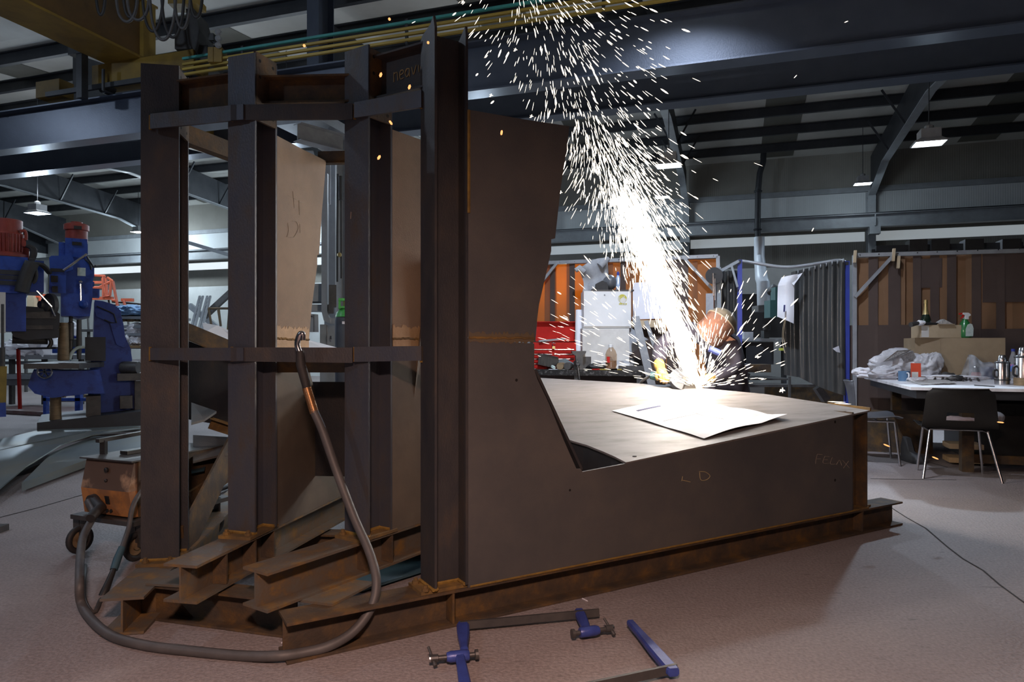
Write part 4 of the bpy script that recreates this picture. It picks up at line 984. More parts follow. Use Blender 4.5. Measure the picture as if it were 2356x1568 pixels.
def bp_(u, w_):
    x = 1790+38*u+ (1-w_)*-2+ (8*(w_-.8)/.2 if w_ > .8 else 0)*(1)
    y = 728+16*u+(638-14*u-728-10*u)*w_
    return PV(x, y, 9.55)+SU*0-SV*(.05*math.sin(u*3)+.01*math.sin(w_*9))
bm = NB(); sheet(bm, bp_, 12, 14, .0012); obj('sheet', bm, M['paper'], bt)
bm = NB(); loft(bm, [[PV(1812,641,9.52)+SV*e, PV(1847,627,9.6)+SV*e, PV(1838,640,9.55)+SV*e, PV(1826,656,9.5)+SV*e] for e in (0,.0015)]); obj('folded_flap', bm, M['paper'], bt)
bm = NB(); loft(bm, [[PV(1803,701,9.42)+SV*e, PV(1807,701,9.42)+SV*e, PV(1806,717,9.42)+SV*e, PV(1802,717,9.42)+SV*e] for e in (0,.0015)]); obj('title_block', bm, M['print'], bt, label='dark blue title bar')
bm = NB(); tube(bm, spline([PV(1806,734,9.8), PV(1801,760,9.8), PV(1801,790,9.8), PV(1806,812,9.8)],5), .006, 6); tube(bm, spline([PV(1808,734,9.78), PV(1803,770,9.78), PV(1808,798,9.78)],5), .006, 6)
obj('thin_cable', bm, M['cardlight'], label='thin tan cable hanging at the left edge of the black curtain', cat='cable', smooth=60)
# black curtain and bracing behind the left post
bm = NB(); a2, b2 = PV(1658,700,10.05), PV(1697,700,10.0)
sheet(bm, lambda u, w_: V((a2.lerp(b2,u).x, a2.lerp(b2,u).y, 0))-SV*.03*math.sin(u*18)+vz(.35+(PV(1675,622,10).z-.35)*w_), 30, 8, .004)
obj('black_curtain', bm, M['blackpvc'], label='narrow black curtain just left of the left blue post', cat='curtain', smooth=70)
bm = NB(); bar(bm, PV(1660,622,9.85), PV(1700,600,9.85), .04, .04); bar(bm, PV(1683,610,9.82), PV(1697,660,9.82), .03, .03); obj('screen_bracket', bm, M['greyPaint'], label='grey bracket between the left blue post and the orange screen', cat='bracket')
# grey screen post with hanging grinding disc
gp = thing('steel_post', 'grey screen post with a round black grinding disc hung on it', 'post', PV(1650,797,9.8))
bm = NB(); q = PV(1651,615,9.85); bar(bm, V((q.x,q.y,0)), q, .09, .07, up=SV); obj('post', bm, M['greyPaint'], gp)
bm = NB(); q = PV(1633,702,9.7); box(bm, q, (.10,.08,.32), BROT); obj('hose_box', bm, M['sack'], gp)
gd = thing('grinding_disc', 'round black grinding disc hung on the grey screen post', 'disc', PV(1643,652,9.7))
bm = NB(); lathe(bm, PV(1643,634,9.72), [(.115,0),(.115,.012),(.03,.014),(.03,.006),(.02,.006)], 32, -SV); obj('disc', bm, M['rubber'], gd, smooth=30)
bm = NB(); tube(bm, [PV(1641,628,9.66), PV(1641,680,9.66)], .012, 6); tube(bm, [PV(1645,640,9.66), PV(1645,690,9.66)], .008, 6); obj('wire_hook', bm, M['chrome'], gd)

# ------------------------------------------------------------------ dark booth behind the posts
bh = thing('workbench', 'dark cluttered workbench in the booth between the two blue posts', 'bench', PV(1760,797,12))
bm = NB(); pbox(bm, 1706, 676, 1830, 776, 12.9, .1); obj('back_panel', bm, M['black'], bh)
bm = NB(); pbox(bm, 1704, 779, 1812, 784, 11.6, .9); obj('worktop', bm, M['greyPaint'], bh)
bm = NB(); pbox(bm, 1704, 786, 1780, 838, 11.7, .7); obj('cupboard', bm, M['darksteel'], bh)
bm = NB(); pbox(bm, 1704, 838, 1774, 856, 11.0, .3); obj('lower_beam', bm, M['rustdark'], bh)
for x in (1712,1806):
    bm = NB(); pbox(bm, x-4, 786, x+4, 905, 11.7, .1); obj('leg', bm, M['darksteel'], bh)
bm = NB(); pbox(bm, 1758, 760, 1770, 778, 11.7, .15); lathe(bm, P(1764,758,11.75), [(.06,0),(.06,.08),(.02,.09)], 12); obj('hand_tool', bm, M['black'], label='small black tool standing on the dark booth bench', cat='tool')
bm = NB(); pbox(bm, 1712, 763, 1733, 779, 11.8, .2); obj('parts_box', bm, M['sack'], label='pale box of oddments at the left of the dark booth bench', cat='box')
bm = NB(); pbox(bm, 1772, 690, 1790, 730, 10.6, .25); pbox(bm, 1784, 660, 1792, 690, 10.65, .2); obj('filter_box', bm, M['grinder'], label='dull teal box hanging left of the white sheet on the curtain', cat='box')
bm = NB(); blob(bm, P(1781,668,10.9), (.09,.1,.09), 3, .3, 3); obj('dark_cloth', bm, M['rubber'], label='dark bundle above the dull teal box', cat='bundle', smooth=60)
ex_ = thing('extraction_duct', 'grey extraction pipe with a boxy hood in the booth behind the hose', 'duct', PV(1755,718,10.5))
bm = NB(); tube(bm, [P(1747,545,11.6), P(1747,592,11.6), P(1752,640,11.2), P(1756,650,11.1), P(1757,702,11.1)], [.085,.085,.10,.105,.10], 12); obj('pipe', bm, M['greyPaint'], ex_, smooth=40)
bm = NB(); pbox(bm, 1745, 702, 1771, 716, 10.95, .3); tube(bm, [P(1760,716,11.1), P(1760,730,11.1)], .012, 6); obj('hood', bm, M['iron'], ex_)
bm = NB(); pbox(bm, 1793, 800, 1803, 806, 9.45, .02); obj('yellow_tag', bm, mat('yellow_tag', (.55,.60,.08)), ct)
bm = NB(); pbox(bm, 1708, 870, 1818, 874, 11.3, 1.0); pbox(bm, 1706, 884, 1960, 890, 10.7, .25); pbox(bm, 1816, 866, 1820, 940, 10.6, .05)
bar(bm, P(1713,884,10.9), P(1722,858,10.9), .05, .05); bar(bm, P(1880,890,10.2), P(1900,920,10.2), .12, .1)
obj('trestle', bm, M['iron'], label='low steel trestle under the black curtain behind the big plate', cat='trestle')
bm = NB(); box(bm, PF(1850,925)+vz(.17), (1.6,.4,.34), BROT); obj('steel_box', bm, M['rustdark'], label='dark rusty box on the floor under the black curtain', cat='box')

# ------------------------------------------------------------------ workbench with vise on the left of the man
bz = .885
bn = thing('workbench', 'black oil-stained workbench in front of the orange screen', 'bench', PF(1360,852,bz).xy.to_3d())
n0, n1 = PF(1140,849,bz), PF(1481,852,bz); n0.z = n1.z = 0
dv = SV*.78
bm = NB(); loft(bm, [[n0+vz(z), n1+vz(z), n1+dv+vz(z), n0+dv+vz(z)] for z in (bz-.075, bz)]); obj('worktop', bm, M['stripedblack'], bn)
e_ = (n1-n0).normalized()
for q in (n0+SV*.06+e_*.06, n1+SV*.06-e_*.06, n1+dv-SV*.06-e_*.06, n0+dv-SV*.06+e_*.06, (n0+n1)/2+SV*.06+e_*.12):
    bm = NB(); bar(bm, q, q+vz(bz-.075), .07, .07, up=SV); obj('leg', bm, M['iron'], bn)
bm = NB(); bar(bm, n0+SV*.06+vz(.3), n1+SV*.06+vz(.3), .05, .06); obj('rail', bm, M['iron'], bn)
def bench(px, dd): # a point on the bench top, dd metres behind its near edge
    r = (px-CX)/FPX; dd += .0
    base = n0+SV*dd; t = (base.x-r*base.y)/(r*e_.y-e_.x); p = base+e_*t; return V((p.x,p.y,bz))
def dist(p): return p.y
# white cabinet made of two units
q = bench(1398,.29); d = q.y
cb = thing('steel_cabinet', 'white enamelled cabinet with a round sticker standing on a stained white box', 'cabinet', q)
bm = NB(); pbox(bm, 1343, 669, 1452, 754, d, .38); obj('body', bm, M['white'], cb)
bm = NB(); pbox(bm, 1343.5, 670, 1449, 750, d-.018, .016); dr = obj('door', bm, M['white'], cb)
bm = NB(); lathe(bm, P(1391,678,d-.018), [(.010,0),(.010,.006)], 12, (0,-1,0)); obj('lock', bm, M['palesteel'], dr)
bm = NB(); lathe(bm, P(1432,687,d-.0185), [(.062,0),(.062,.002)], 24, (0,-1,0)); pbox(bm, 1424, 697, 1442, 701, d-.021, .002); obj('sticker', bm, mat('round_sticker', (.50,.45,.06), (.55,.53,.45), .5, 0, 12, lo=.45, hi=.5), dr)
bm = NB(); lathe(bm, P(1433,691,d-.0207), [(.038,0),(.038,.0015)], 20, (0,-1,0)); obj('sticker_centre', bm, M['offwhite'], dr)
bm = NB(); pbox(bm, 1362, 666, 1459, 669, d-.02, .42); obj('lid', bm, M['iron'], cb)
sb = thing('steel_cabinet', 'stained off-white box carrying the white enamelled cabinet', 'cabinet', q)
bm = NB(); pbox(bm, 1340, 755, 1448, 848, d-.03, .45); obj('body', bm, M['offwhite'], sb)
bm = NB(); pbox(bm, 1341, 756.5, 1446, 846, d-.045, .013); obj('front', bm, M['offwhite'], sb)
# red tool chest
q = bench(1276,.36); d = q.y
tc = thing('tool_chest', 'red tool chest with its lid open on the black workbench', 'tool chest', q)
bm = NB(); pprism(bm, [(1228,787),(1325,787),(1326,850),(1224,850)], d, .32); obj('body', bm, M['red'], tc)
bm = NB(); pprism(bm, [(1236,739),(1325,739),(1326,785),(1232,785)], d+.30, .03); pprism(bm, [(1236,739),(1325,739),(1325,741),(1236,741)], d+.24, .06); obj('lid', bm, M['red'], tc)
for i, (y0, y1) in enumerate(((803,811),(814,822),(825,833),(836,846))):
    for x0, x1 in ((1229,1270),(1275,1321)):
        bm = NB(); pbox(bm, x0, y0, x1, y1, d-.012, .011); dw = obj('drawer', bm, M['red'], tc)
        bm = NB(); pbox(bm, x0, y0-.5, x1, y0+1.2, d-.022, .010); obj('pull', bm, M['chrome'], dw)
bm = NB(); q2 = P(1274,799,d-.03); box(bm, q2, (.04,.02,.035)); pl = thing('padlock', 'brass padlock hanging open on the red tool chest', 'padlock', q2); obj('body', bm, M['gold'], pl)
bm = NB(); tube(bm, spline([P(1274,797,d-.03), P(1270,791,d-.03), P(1273,788,d-.03), P(1278,790,d-.03)],5), .005, 6); obj('shackle', bm, M['chrome'], pl, smooth=60)
bm = NB(); bar(bm, P(1240,784,d-.02), P(1300,779,d+.05), .05, .025); obj('steel_level', bm, M['palesteel'], label='pale metal bar lying across the open red tool chest', cat='metal bar')
# rolled drawings
q = bench(1332,.48); d = q.y
bm = NB(); prof_ = [(.034*(1-.0)*math.cos(a_), .034*math.sin(a_)) for a_ in [2*PI*k/20 for k in range(20)]]
tube(bm, [P(1333,846,d), P(1331,780,d), P(1331.5,713,d+.02)], [.052,.050,.044], 18, cap=False); tube(bm, [P(1333,846,d), P(1331.5,712,d+.02)], [.046,.038], 18)
obj('paper_roll', bm, M['paper'], label='tall roll of white drawings standing left of the white cabinet', cat='paper roll', smooth=60)
# coat, helmet, bottle and bits on the cabinet
q = bench(1398,.44); d = q.y
def coat(u, w_):
    x = 1337+50*u+6*math.sin(w_*4); y = 680-62*w_-24*u*w_-8*math.sin(u*3)*w_
    return P(x+(14*w_*u), y, d+.26+.05*math.sin(u*7+w_*3)+.04*noise.noise(V((u*3,w_*3,1))))
bm = NB(); sheet(bm, coat, 26, 26, .012); tube(bm, [P(1380,612,d+.26), P(1392,600,d+.27), P(1400,594,d+.28)], [.06,.05,.035], 10); tube(bm, [P(1345,625,d+.26), P(1333,616,d+.26), P(1324,622,d+.26)], [.05,.045,.035], 10)
obj('grey_coat', bm, M['sack'], label='grey cloth coat draped over the screen behind the white cabinet', cat='coat', smooth=60)
hm = thing('welding_helmet', 'dark welding helmet lying on top of the white cabinet', 'helmet', P(1396,667,d))
bm = NB(); blob(bm, P(1403,650,d+.05), (.10,.13,.11), 2, .06, 3); obj('shell', bm, M['plasticgrey'], hm, smooth=60)
bm = NB(); pprism(bm, [(1371,668),(1372,652),(1386,645),(1398,650),(1400,668)], d-.06, .12); obj('face_piece', bm, M['rubber'], hm)
bm = NB(); pbox(bm, 1363, 664, 1398, 668, d-.05, .15); obj('hand_file', bm, M['iron'], label='dark flat tool lying on top of the white cabinet', cat='tool')
bt2 = thing('plastic_bottle', 'slim blue and white bottle standing on the white cabinet', 'bottle', P(1424,666,d))
bm = NB(); plathe(bm, 1422, [(4.5,666),(5,660),(5,640),(3,634),(2,632)], d, 14); obj('body', bm, mat('pale_blue_plastic', (.42,.55,.75)), bt2, smooth=40)
bm = NB(); plathe(bm, 1422, [(3.2,633),(3,627),(1,624)], d, 12); obj('cap', bm, M['bluepost'], bt2)
# paper pinned to the screen, angle brackets, cardboard
bm = NB(); sheet(bm, lambda u, w_: PV(1456+72*u, 735-85*w_-3*u, 9.75-.03*math.sin(u*3)), 8, 8, .002); obj('pinned_paper', bm, M['paper'], label='large white sheet pinned to the orange screen behind the sparks', cat='paper')
bm = NB(); pbox(bm, 1462, 736, 1530, 752, 8.9, .3); obj('cardboard_box', bm, M['cardlight'], label='pale box behind the sparks right of the white cabinet', cat='box')
bm = NB(); bar(bm, P(1462,728,8.35), P(1538,1046,7.55), .09, .012, up=(0,-1,0)); bar(bm, P(1457,729,8.4), P(1533,1045,7.6), .012, .08, up=(0,-1,0)); obj('steel_angle', bm, M['iron'], label='long grey steel angle leaning at the right end of the black workbench', cat='steel angle')
bm = NB(); bar(bm, P(1486,738,8.5), P(1590,1038,7.8), .05, .01, up=(0,-1,0)); obj('steel_angle', bm, M['iron'], label='shorter thin steel strip leaning behind the sparks', cat='steel angle')
q = bench(1452,.42); d = q.y
bm = NB(); loft(bm, [[P(1450,752,d)+V((0,e,0)), P(1492,781,d-.05)+V((0,e,0)), P(1450,816,d)+V((0,e,0)), P(1446,810,d)+V((0,e,0))] for e in (0,.01)]); obj('tilted_panel', bm, M['sack'], label='grey tilted panel corner poking out right of the stained box', cat='panel')
# vise
q = bench(1334,.05); d = q.y
vt = thing('bench_vise', 'dark cast iron vise on the edge of the black workbench', 'vise', q)
bm = NB(); pprism(bm, [(1316,807),(1349,807),(1348,812),(1341,818),(1341,850),(1326,850),(1325,818),(1317,812)], d-.05, .16); obj('jaw', bm, M['iron'], vt)
bm = NB(); pbox(bm, 1322, 830, 1358, 852, d+.06, .16); pbox(bm, 1338, 820, 1360, 836, d+.08, .12); obj('base', bm, M['iron'], vt)
bm = NB(); lathe(bm, P(1329,837,d-.05), [(.028,0),(.030,.04),(.018,.06)], 14, (0,-1,0)); sp = obj('screw', bm, M['iron'], vt, smooth=30)
bm = NB(); tube(bm, [P(1327,826,d-.09), P(1329,840,d-.09), P(1334,872,d-.09)], .010, 8); obj('handle', bm, M['chrome'], sp, smooth=60)
# plastic bottle of amber liquid
q = bench(1406,.10); d = q.y
ab = thing('plastic_bottle', 'ribbed plastic bottle half full of amber liquid on the black workbench', 'bottle', q)
bm = NB(); plathe(bm, 1406, [(13,848)]+[(13.5-(.9 if i % 2 else 0),846-i*1.6) for i in range(18)]+[(13.5,816),(10,806),(5.5,800),(5,798)], d, 20); obj('body', bm, M['amber'], ab, smooth=50)
bm = NB(); plathe(bm, 1405, [(5.4,799),(5.4,793),(4.8,792)], d, 14); obj('cap', bm, M['white'], ab)
bm = NB(); plathe(bm, 1406, [(12.2,847),(12.2,829)], d, 16); obj('liquid', bm, mat('amber_liquid', (.32,.17,.07)), ab)
bm = NB(); prism(bm, [P(1396,834,d-.085), P(1403,834,d-.085), P(1403,820,d-.085), P(1396,820,d-.085)], (0,-.002,0)); obj('sticker', bm, M['red'], ab)
# clutter along the bench
q = bench(1260,.16); d = q.y
pc_ = thing('tool_case', 'black plastic tool case tipped on the black workbench', 'tool case', q)
bm = NB(); pprism(bm, [(1238,838),(1241,813),(1284,821),(1286,829),(1274,846)], d, .22); obj('body', bm, M['black'], pc_)
bm = NB()
for k in range(5): bar(bm, P(1247+7*k,818+1.3*k,d-.01), P(1244+7*k,838+1.3*k,d-.01), .012, .012)
obj('rib', bm, M['black'], pc_)
bm = NB(); bar(bm, P(1250,814,d-.012), P(1284,822,d-.012), .012, .012); obj('handle', bm, M['rubber'], pc_)
bm = NB(); bar(bm, P(1270,842,d-.06), P(1276,846,d-.12), .03, .03); obj('torch_head', bm, M['label'], label='small pale torch lamp beside the black tool case', cat='torch')
bm = NB(); q = bench(1262,.02); prism(bm, [q+vz(.002), q+e_*.28+vz(.002), q+e_*.26+SV*.14+vz(.002), q+SV*.12-e_*.02+vz(.002)], (0,0,.003)); obj('paper_sheet', bm, M['paper'], label='white papers at the left end of the black workbench', cat='paper')
bm = NB(); npoly(bm, [bench(1275,.3)+vz(.12), bench(1300,.34)+vz(.15), bench(1322,.3)+vz(.08), bench(1330,.2)+vz(.012), bench(1286,.16)+vz(.012)], -.006); obj('grey_folder', bm, M['sheetsteel'], label='bent grey sheet between the black tool case and the vise', cat='sheet')
q = bench(1305,.08); d = q.y
for x, lab, m in ((1288,'brown tin lying on its side beside the black tool case','tan'),(1305,'dark spray can lying on its side left of the vise','iron')):
    bm = NB(); lathe(bm, bench(x,.0)+vz(.05), [(.048,0),(.05,.004),(.05,.15),(.03,.16)], 18, SV); obj('tin', bm, M[m], label=lab, cat='tin', group='tins lying on the bench', smooth=30)
for i, (x, dd, s_, m, lab) in enumerate(((1372,.12,(.12,.08,.05),'rubber','black tangle of hose right of the vise'),(1390,.35,(.09,.07,.06),'black','black lump behind the amber bottle'),(1352,.4,(.08,.06,.06),'iron','dark grey bundle behind the vise'),(1424,.3,(.14,.10,.075),'sack','olive rag behind the amber bottle'),(1438,.14,(.13,.08,.05),'offwhite','crumpled pale rag right of the amber bottle'),(1458,.45,(.12,.1,.09),'rubber','black bundle at the right end of the black workbench'))):
    bm = NB(); blob(bm, bench(x,dd)+vz(s_[2]*.8), s_, i+11, .35, 3, flat=-s_[2]*.8); obj('rag', bm, M[m], label=lab, cat='rag', smooth=60)
bm = NB(); tube(bm, spline([bench(1350,.2)+vz(.03), bench(1362,.16)+vz(.05), bench(1372,.22)+vz(.03), bench(1384,.17)+vz(.045), bench(1395,.2)+vz(.03)],5), .022, 8); obj('black_hose', bm, M['rubber'], label='short black ribbed hose between the vise and the amber bottle', cat='hose', smooth=60)
for x, dd, m, lab, l in ((1380,.03,'yellowrod','yellow pencil in front of the amber bottle',.12),(1362,.05,'red','red pen on the bench right of the vise',.12),(1420,.03,'yellowrod','yellow stub right of the amber bottle',.06),(1440,.05,'iron','dark steel bar on the bench right end',.25)):
    q = bench(x,dd)+vz(.009); bm = NB(); tube(bm, [q, q+e_*l], .009, 6); obj('pencil', bm, M[m], label=lab, cat='pencil')
q = bench(1423,.06); bm = NB(); lathe(bm, q, [(.018,0),(.018,.05),(.012,.06),(.012,.075),(0,.075)], 12); obj('glue_tube', bm, M['white'], label='small white tube standing right of the amber bottle', cat='tube')
bm = NB(); box(bm, bench(1455,.12)+vz(.03), (.35,.18,.06), BROT); obj('steel_plate', bm, M['iron'], label='dark flat plate at the right end of the black workbench', cat='plate')

# ------------------------------------------------------------------ cluttered table on the right
tz = .82
tq = V((3.75,6.42,0))
tb = thing('canteen_table', 'white-topped table covered with clutter at right', 'table', tq+SU*.8+SV*1.4)
near_end, far_end = 2.6, 2.42
c0, c1_, c2_, c3_ = tq, tq+SU*near_end, tq+SU*near_end+SV*far_end, tq+SV*far_end
def T(px, py): return PF(px, py, tz)
bm = NB(); loft(bm, [[c+vz(z) for c in (c0,c1_,c2_,c3_)] for z in (tz-.028,tz)]); obj('top', bm, M['tabletop'], tb)
bm = NB(); loft(bm, [[c+vz(z) for c in (c0+SU*.06+SV*.06,c1_-SU*.06+SV*.06,c2_-SU*.06-SV*.06,c3_+SU*.06-SV*.06)] for z in (tz-.11,tz-.028)]); obj('apron', bm, M['darksteel'], tb)
for q in (c0+SU*.55+SV*.35, c1_-SU*.3+SV*.35, c2_-SU*.3-SV*.3, c3_+SU*.3-SV*.3):
    bm = NB(); bar(bm, q, q+vz(tz-.1), .10, .10, up=SV); obj('leg', bm, M['rustdark'], tb)
bm = NB(); bar(bm, c0+SU*.55+SV*.4+vz(.12), c1_-SU*.3+SV*.4+vz(.12), .06, .08); obj('stretcher', bm, M['rustdark'], tb)
# big carton, small carton and things on them
def tbox(name, x0, x1, y0, yb, dep, m, lab, cat, zbase=tz, yaw=-BA*.6):
    d = FPX*(H-zbase)/(yb-HY); a, b = P(x0,yb,d), P(x1,yb,d); h = (yb-y0)*d/FPX; r = Matrix.Rotation(yaw,3,'Z')
    c = (a+b)/2; c.z = zbase; t = thing(name, lab, cat, c+r@V((0,dep/2,0)))
    wd = (b-a).length; bm = NB(); box(bm, c+r@V((0,dep/2,0))+vz(h/2), (wd,dep,h), r); obj('body', bm, M[m], t)
    bm = NB(); box(bm, c+r@V((-wd*.22,-.001,0))+vz(h/2), (.012,.002,h*.98), r); box(bm, c+r@V((0,dep*.5,0))+vz(h+.001), (wd*.98,.02,.002), r); obj('flap_seam', bm, M['card'], t)
    return c, d, h, r
c, d, h, r_ = tbox('cardboard_box', 2114, 2302, 777, 871, .36, 'card', 'big brown cardboard box on the far side of the cluttered table', 'box')
bigtop = tz+h
def on_box(px, dd=.1): return P(px, HY+FPX*(H-bigtop)/(d+dd), d+dd)
k = d+.04
q = on_box(2163,.1)
t = thing('cardboard_box', 'small light cardboard box lying on the big brown one', 'box', q)
bh_ = 30*k/FPX
bm = NB(); a, b = on_box(2116,.03), on_box(2212,.03); loft(bm, [[p+vz(z) for p in (a,b,b+V((.05,.26,0)),a+V((.05,.26,0)))] for z in (.002,bh_)]); obj('body', bm, M['cardlight'], t)
bm = NB(); a2_, b2_ = a.lerp(b,.04), a.lerp(b,.22); prism(bm, [a2_+vz(.01), b2_+vz(.01), b2_+vz(bh_-.01), a2_+vz(bh_-.01)], (0,-.002,0)); obj('sticker', bm, M['offwhite'], t)
zt2 = bigtop+bh_
def on_small(px, dd=.1, z=0): return P(px, HY+FPX*(H-zt2)/(k+dd), k+dd)+vz(z)
q = on_small(2130,.12); kk = q.y
t = thing('wine_bottle', 'dark sparkling wine bottle with gold foil standing on the small cardboard box', 'bottle', q)
bm = NB(); lathe(bm, q, [(.058,0),(.062,.01),(.060,.06),(.048,.10),(.032,.14)], 20); obj('body', bm, M['bottle'], t, smooth=50)
bm = NB(); lathe(bm, q, [(.044,.105),(.033,.14),(.022,.20),(.019,.26),(.024,.262),(.024,.275),(.021,.29),(.022,.305),(0,.308)], 20); obj('foil', bm, M['gold'], t, smooth=50)
q = on_small(2118,.06); bm = NB(); lathe(bm, q, [(.022,0),(.024,.05),(.0,.055)], 14); obj('gold_cap', bm, M['gold'], label='small gold cap in front of the wine bottle', cat='cap')
t = thing('brush', 'paint brush with a white rag lying over the edge of the small cardboard box', 'brush', on_small(2130,-.04))
bm = NB(); tube(bm, [on_small(2165,.02,.014), on_small(2130,-.02,.014)], [.012,.018], 8); obj('handle', bm, M['rubber'], t)
bm = NB(); blob(bm, on_small(2119,-.03,.025), (.05,.035,.03), 4, .25, 3); obj('rag', bm, M['paper'], t, smooth=60)
bm = NB(); tube(bm, [on_small(2112,-.04,.02), on_small(2095,-.08,.0)], [.022,.03], 8); obj('bristle', bm, M['iron'], t)
q = on_small(2176,.03); t = thing('folded_card', 'triangular folded white card lying on the small cardboard box', 'card', q)
bm = NB(); prism(bm, [on_small(2155,.0,.012), on_small(2193,.0,.012), on_small(2172,.0,.07)], (.03,.12,0)); obj('card', bm, M['news'], t)
bm = NB(); a, b = on_small(2157,-.01,.006), on_small(2194,-.01,.006); bar(bm, a, b, .05, .012); obj('base', bm, M['card'], t)
q = on_box(2220,.06); t = thing('spray_bottle', 'green spray bottle with a white and red trigger on the big cardboard box', 'spray bottle', q)
sc = q.y/FPX
bm = NB(); lathe(bm, q, [(12*sc,0),(14*sc,2*sc),(14*sc,18*sc),(10*sc,34*sc),(5.5*sc,41*sc),(5*sc,44*sc)], 20); obj('body', bm, M['green'], t, smooth=50)
bm = NB(); prism(bm, [q+V(((x)*sc,-14.5*sc,y*sc)) for x, y in ((-8,4),(9,4),(10,22),(7,31),(2,33),(-4,30),(-8,20))], (0,-.002,0)); obj('sticker', bm, M['label'], t)
bm = NB(); prism(bm, [q+V((x*sc,-.03,y*sc)) for x, y in ((-2,43),(5,43),(5,49),(10,52),(9,55),(4,58),(-6,58),(-8,55),(-2,52))], (0,.055,0)); obj('trigger_head', bm, M['white'], t)
bm = NB(); prism(bm, [q+V((x*sc,-.015,y*sc)) for x, y in ((-8,58),(-13,57),(-13,54),(-8,54),(-5,54),(-7,48),(-11,46),(-10,45),(-5,47),(-3,54))], (0,.025,0)); obj('trigger', bm, M['red'], t)
# items standing on the table top
q = T(2008,869); s_ = q.y/FPX
t = thing('glass_jar', 'tall glass jar with a blue and gold wrapper at the far left of the table', 'jar', q)
bm = NB(); lathe(bm, q, [(8*s_,0),(8.5*s_,2*s_),(8.5*s_,40*s_),(7.8*s_,43*s_)], 18, Z); obj('glass', bm, M['clear'], t, smooth=50)
bm = NB(); lathe(bm, q, [(8.7*s_,22*s_),(8.7*s_,37*s_)], 18); obj('wrapper', bm, mat('blue_gold_wrapper', (.06,.08,.34), (.65,.45,.10), .5, 0, 14, lo=.45, hi=.55), t, smooth=50)
bm = NB(); lathe(bm, q, [(6.5*s_,2*s_),(6.5*s_,12*s_)], 14); obj('contents', bm, M['tan'], t)
for i, (x, y, sx, sy, sz, m, lab) in enumerate(((1990,869,.16,.10,.11,'paper','torn white shreds at the far left corner of the table'),(2040,872,.20,.12,.13,'bag','thin white carrier bag lying left of the blue mug'),(2068,870,.34,.15,.29,'bag','big heap of white carrier bag and newspaper behind the blue mug'),(2133,871,.18,.10,.27,'bag','upright white carrier bag right of the red carton'),(2180,874,.45,.06,.05,'paper','crumpled white paper along the foot of the big cardboard box'),(2112,878,.10,.07,.045,'bag','small clear tub in front of the red carton'))):
    bm = NB(); bag(bm, T(x,y)+vz(sz*.55), (sx,sy,sz*.62), i+31, flat=-sz*.53); obj('carrier_bag' if m == 'bag' else 'crumpled_paper', bm, M[m], label=lab, cat='bag' if m == 'bag' else 'paper', smooth=75)
for i, (pts, lab) in enumerate((([(2031,832),(2064,806),(2098,804),(2060,828)],'folded newspaper page sticking out of the bag heap'),([(2070,818),(2100,806),(2108,822),(2088,842)],'second newspaper page leaning on the bag heap'))):
    bm = NB(); dd = T(2068,870).y-.22; loft(bm, [[P(x,y,dd+.05*j)+V((0,e,0)) for j, (x,y) in enumerate(pts)] for e in (0,.006)]); obj('newspaper', bm, M['news'], label=lab, cat='newspaper')
q = T(2080,876); s_ = q.y/FPX
t = thing('mug', 'pale blue patterned mug near the left edge of the cluttered table', 'mug', q)
bm = NB(); lathe(bm, q, [(11.5*s_,0),(12*s_,1*s_),(12.3*s_,23*s_),(11.3*s_,23*s_),(11*s_,2*s_)], 24); obj('body', bm, M['mug'], t, smooth=50)
bm = NB(); tube(bm, spline([q+V((-.2*s_,-12*s_,19*s_)), q+V((-.5*s_,-19*s_,18*s_)), q+V((-.5*s_,-20*s_,10*s_)), q+V((-.2*s_,-12*s_,4*s_))],5), 1.6*s_, 8); obj('handle', bm, M['paper'], t, smooth=60)
q = T(2107,875); s_ = q.y/FPX; r_ = Matrix.Rotation(-.5,3,'Z')
t = thing('juice_carton', 'red drink carton standing between the white bags', 'carton', q)
bm = NB(); box(bm, q+vz(20*s_), (20*s_,16*s_,40*s_), r_); obj('body', bm, M['carton'], t)
bm = NB(); box(bm, q+r_@V((-2*s_,-8.2*s_,0))+vz(11*s_), (13*s_,.2*s_,18*s_), r_); obj('printed_panel', bm, M['offwhite'], t)
bm = NB(); lathe(bm, q+r_@V((-4*s_,-3*s_,0))+vz(40*s_), [(3*s_,0),(3*s_,3*s_)], 12); obj('cap', bm, M['white'], t)
for i, (pts, lab) in enumerate((([(2050,868),(2100,872),(2170,884),(2120,886)],'newspaper spread along the near edge of the table'),([(2100,872),(2180,876),(2200,884),(2150,885)],'second newspaper lying over the first on the table'))):
    bm = NB(); q4 = [T(*p) for p in pts]; sheet(bm, lambda u, w_: q4[0].lerp(q4[1],u).lerp(q4[3].lerp(q4[2],u),w_)+vz(.006+.006*i+.004*noise.noise(V((u*4,w_*4,i)))), 10, 6, .004); obj('newspaper', bm, M['news'], label=lab, cat='newspaper')
t = thing('goggles', 'tangle of black goggles and straps on the middle of the table', 'goggles', T(2190,874))
bm = NB()
for i in range(5):
    x = 2150+18*i; tube(bm, spline([T(x,876)+vz(.015), T(x+8,869)+vz(.05), T(x+22,871)+vz(.03), T(x+30,877)+vz(.012)],5), .012, 6)
obj('strap', bm, M['rubber'], t, smooth=60)
bm = NB(); blob(bm, T(2178,873)+vz(.04), (.09,.06,.045), 3, .3, 3); blob(bm, T(2200,876)+vz(.03), (.08,.05,.035), 6, .3, 3); islands('eye_piece', bm, M['iron'], t, smooth=60)
q = T(2258,872); s_ = q.y/FPX
t = thing('plastic_bag', 'clear plastic bag with a red-labelled jar in front of the big cardboard box', 'bag', q)
bm = NB(); r2 = random.Random(4)
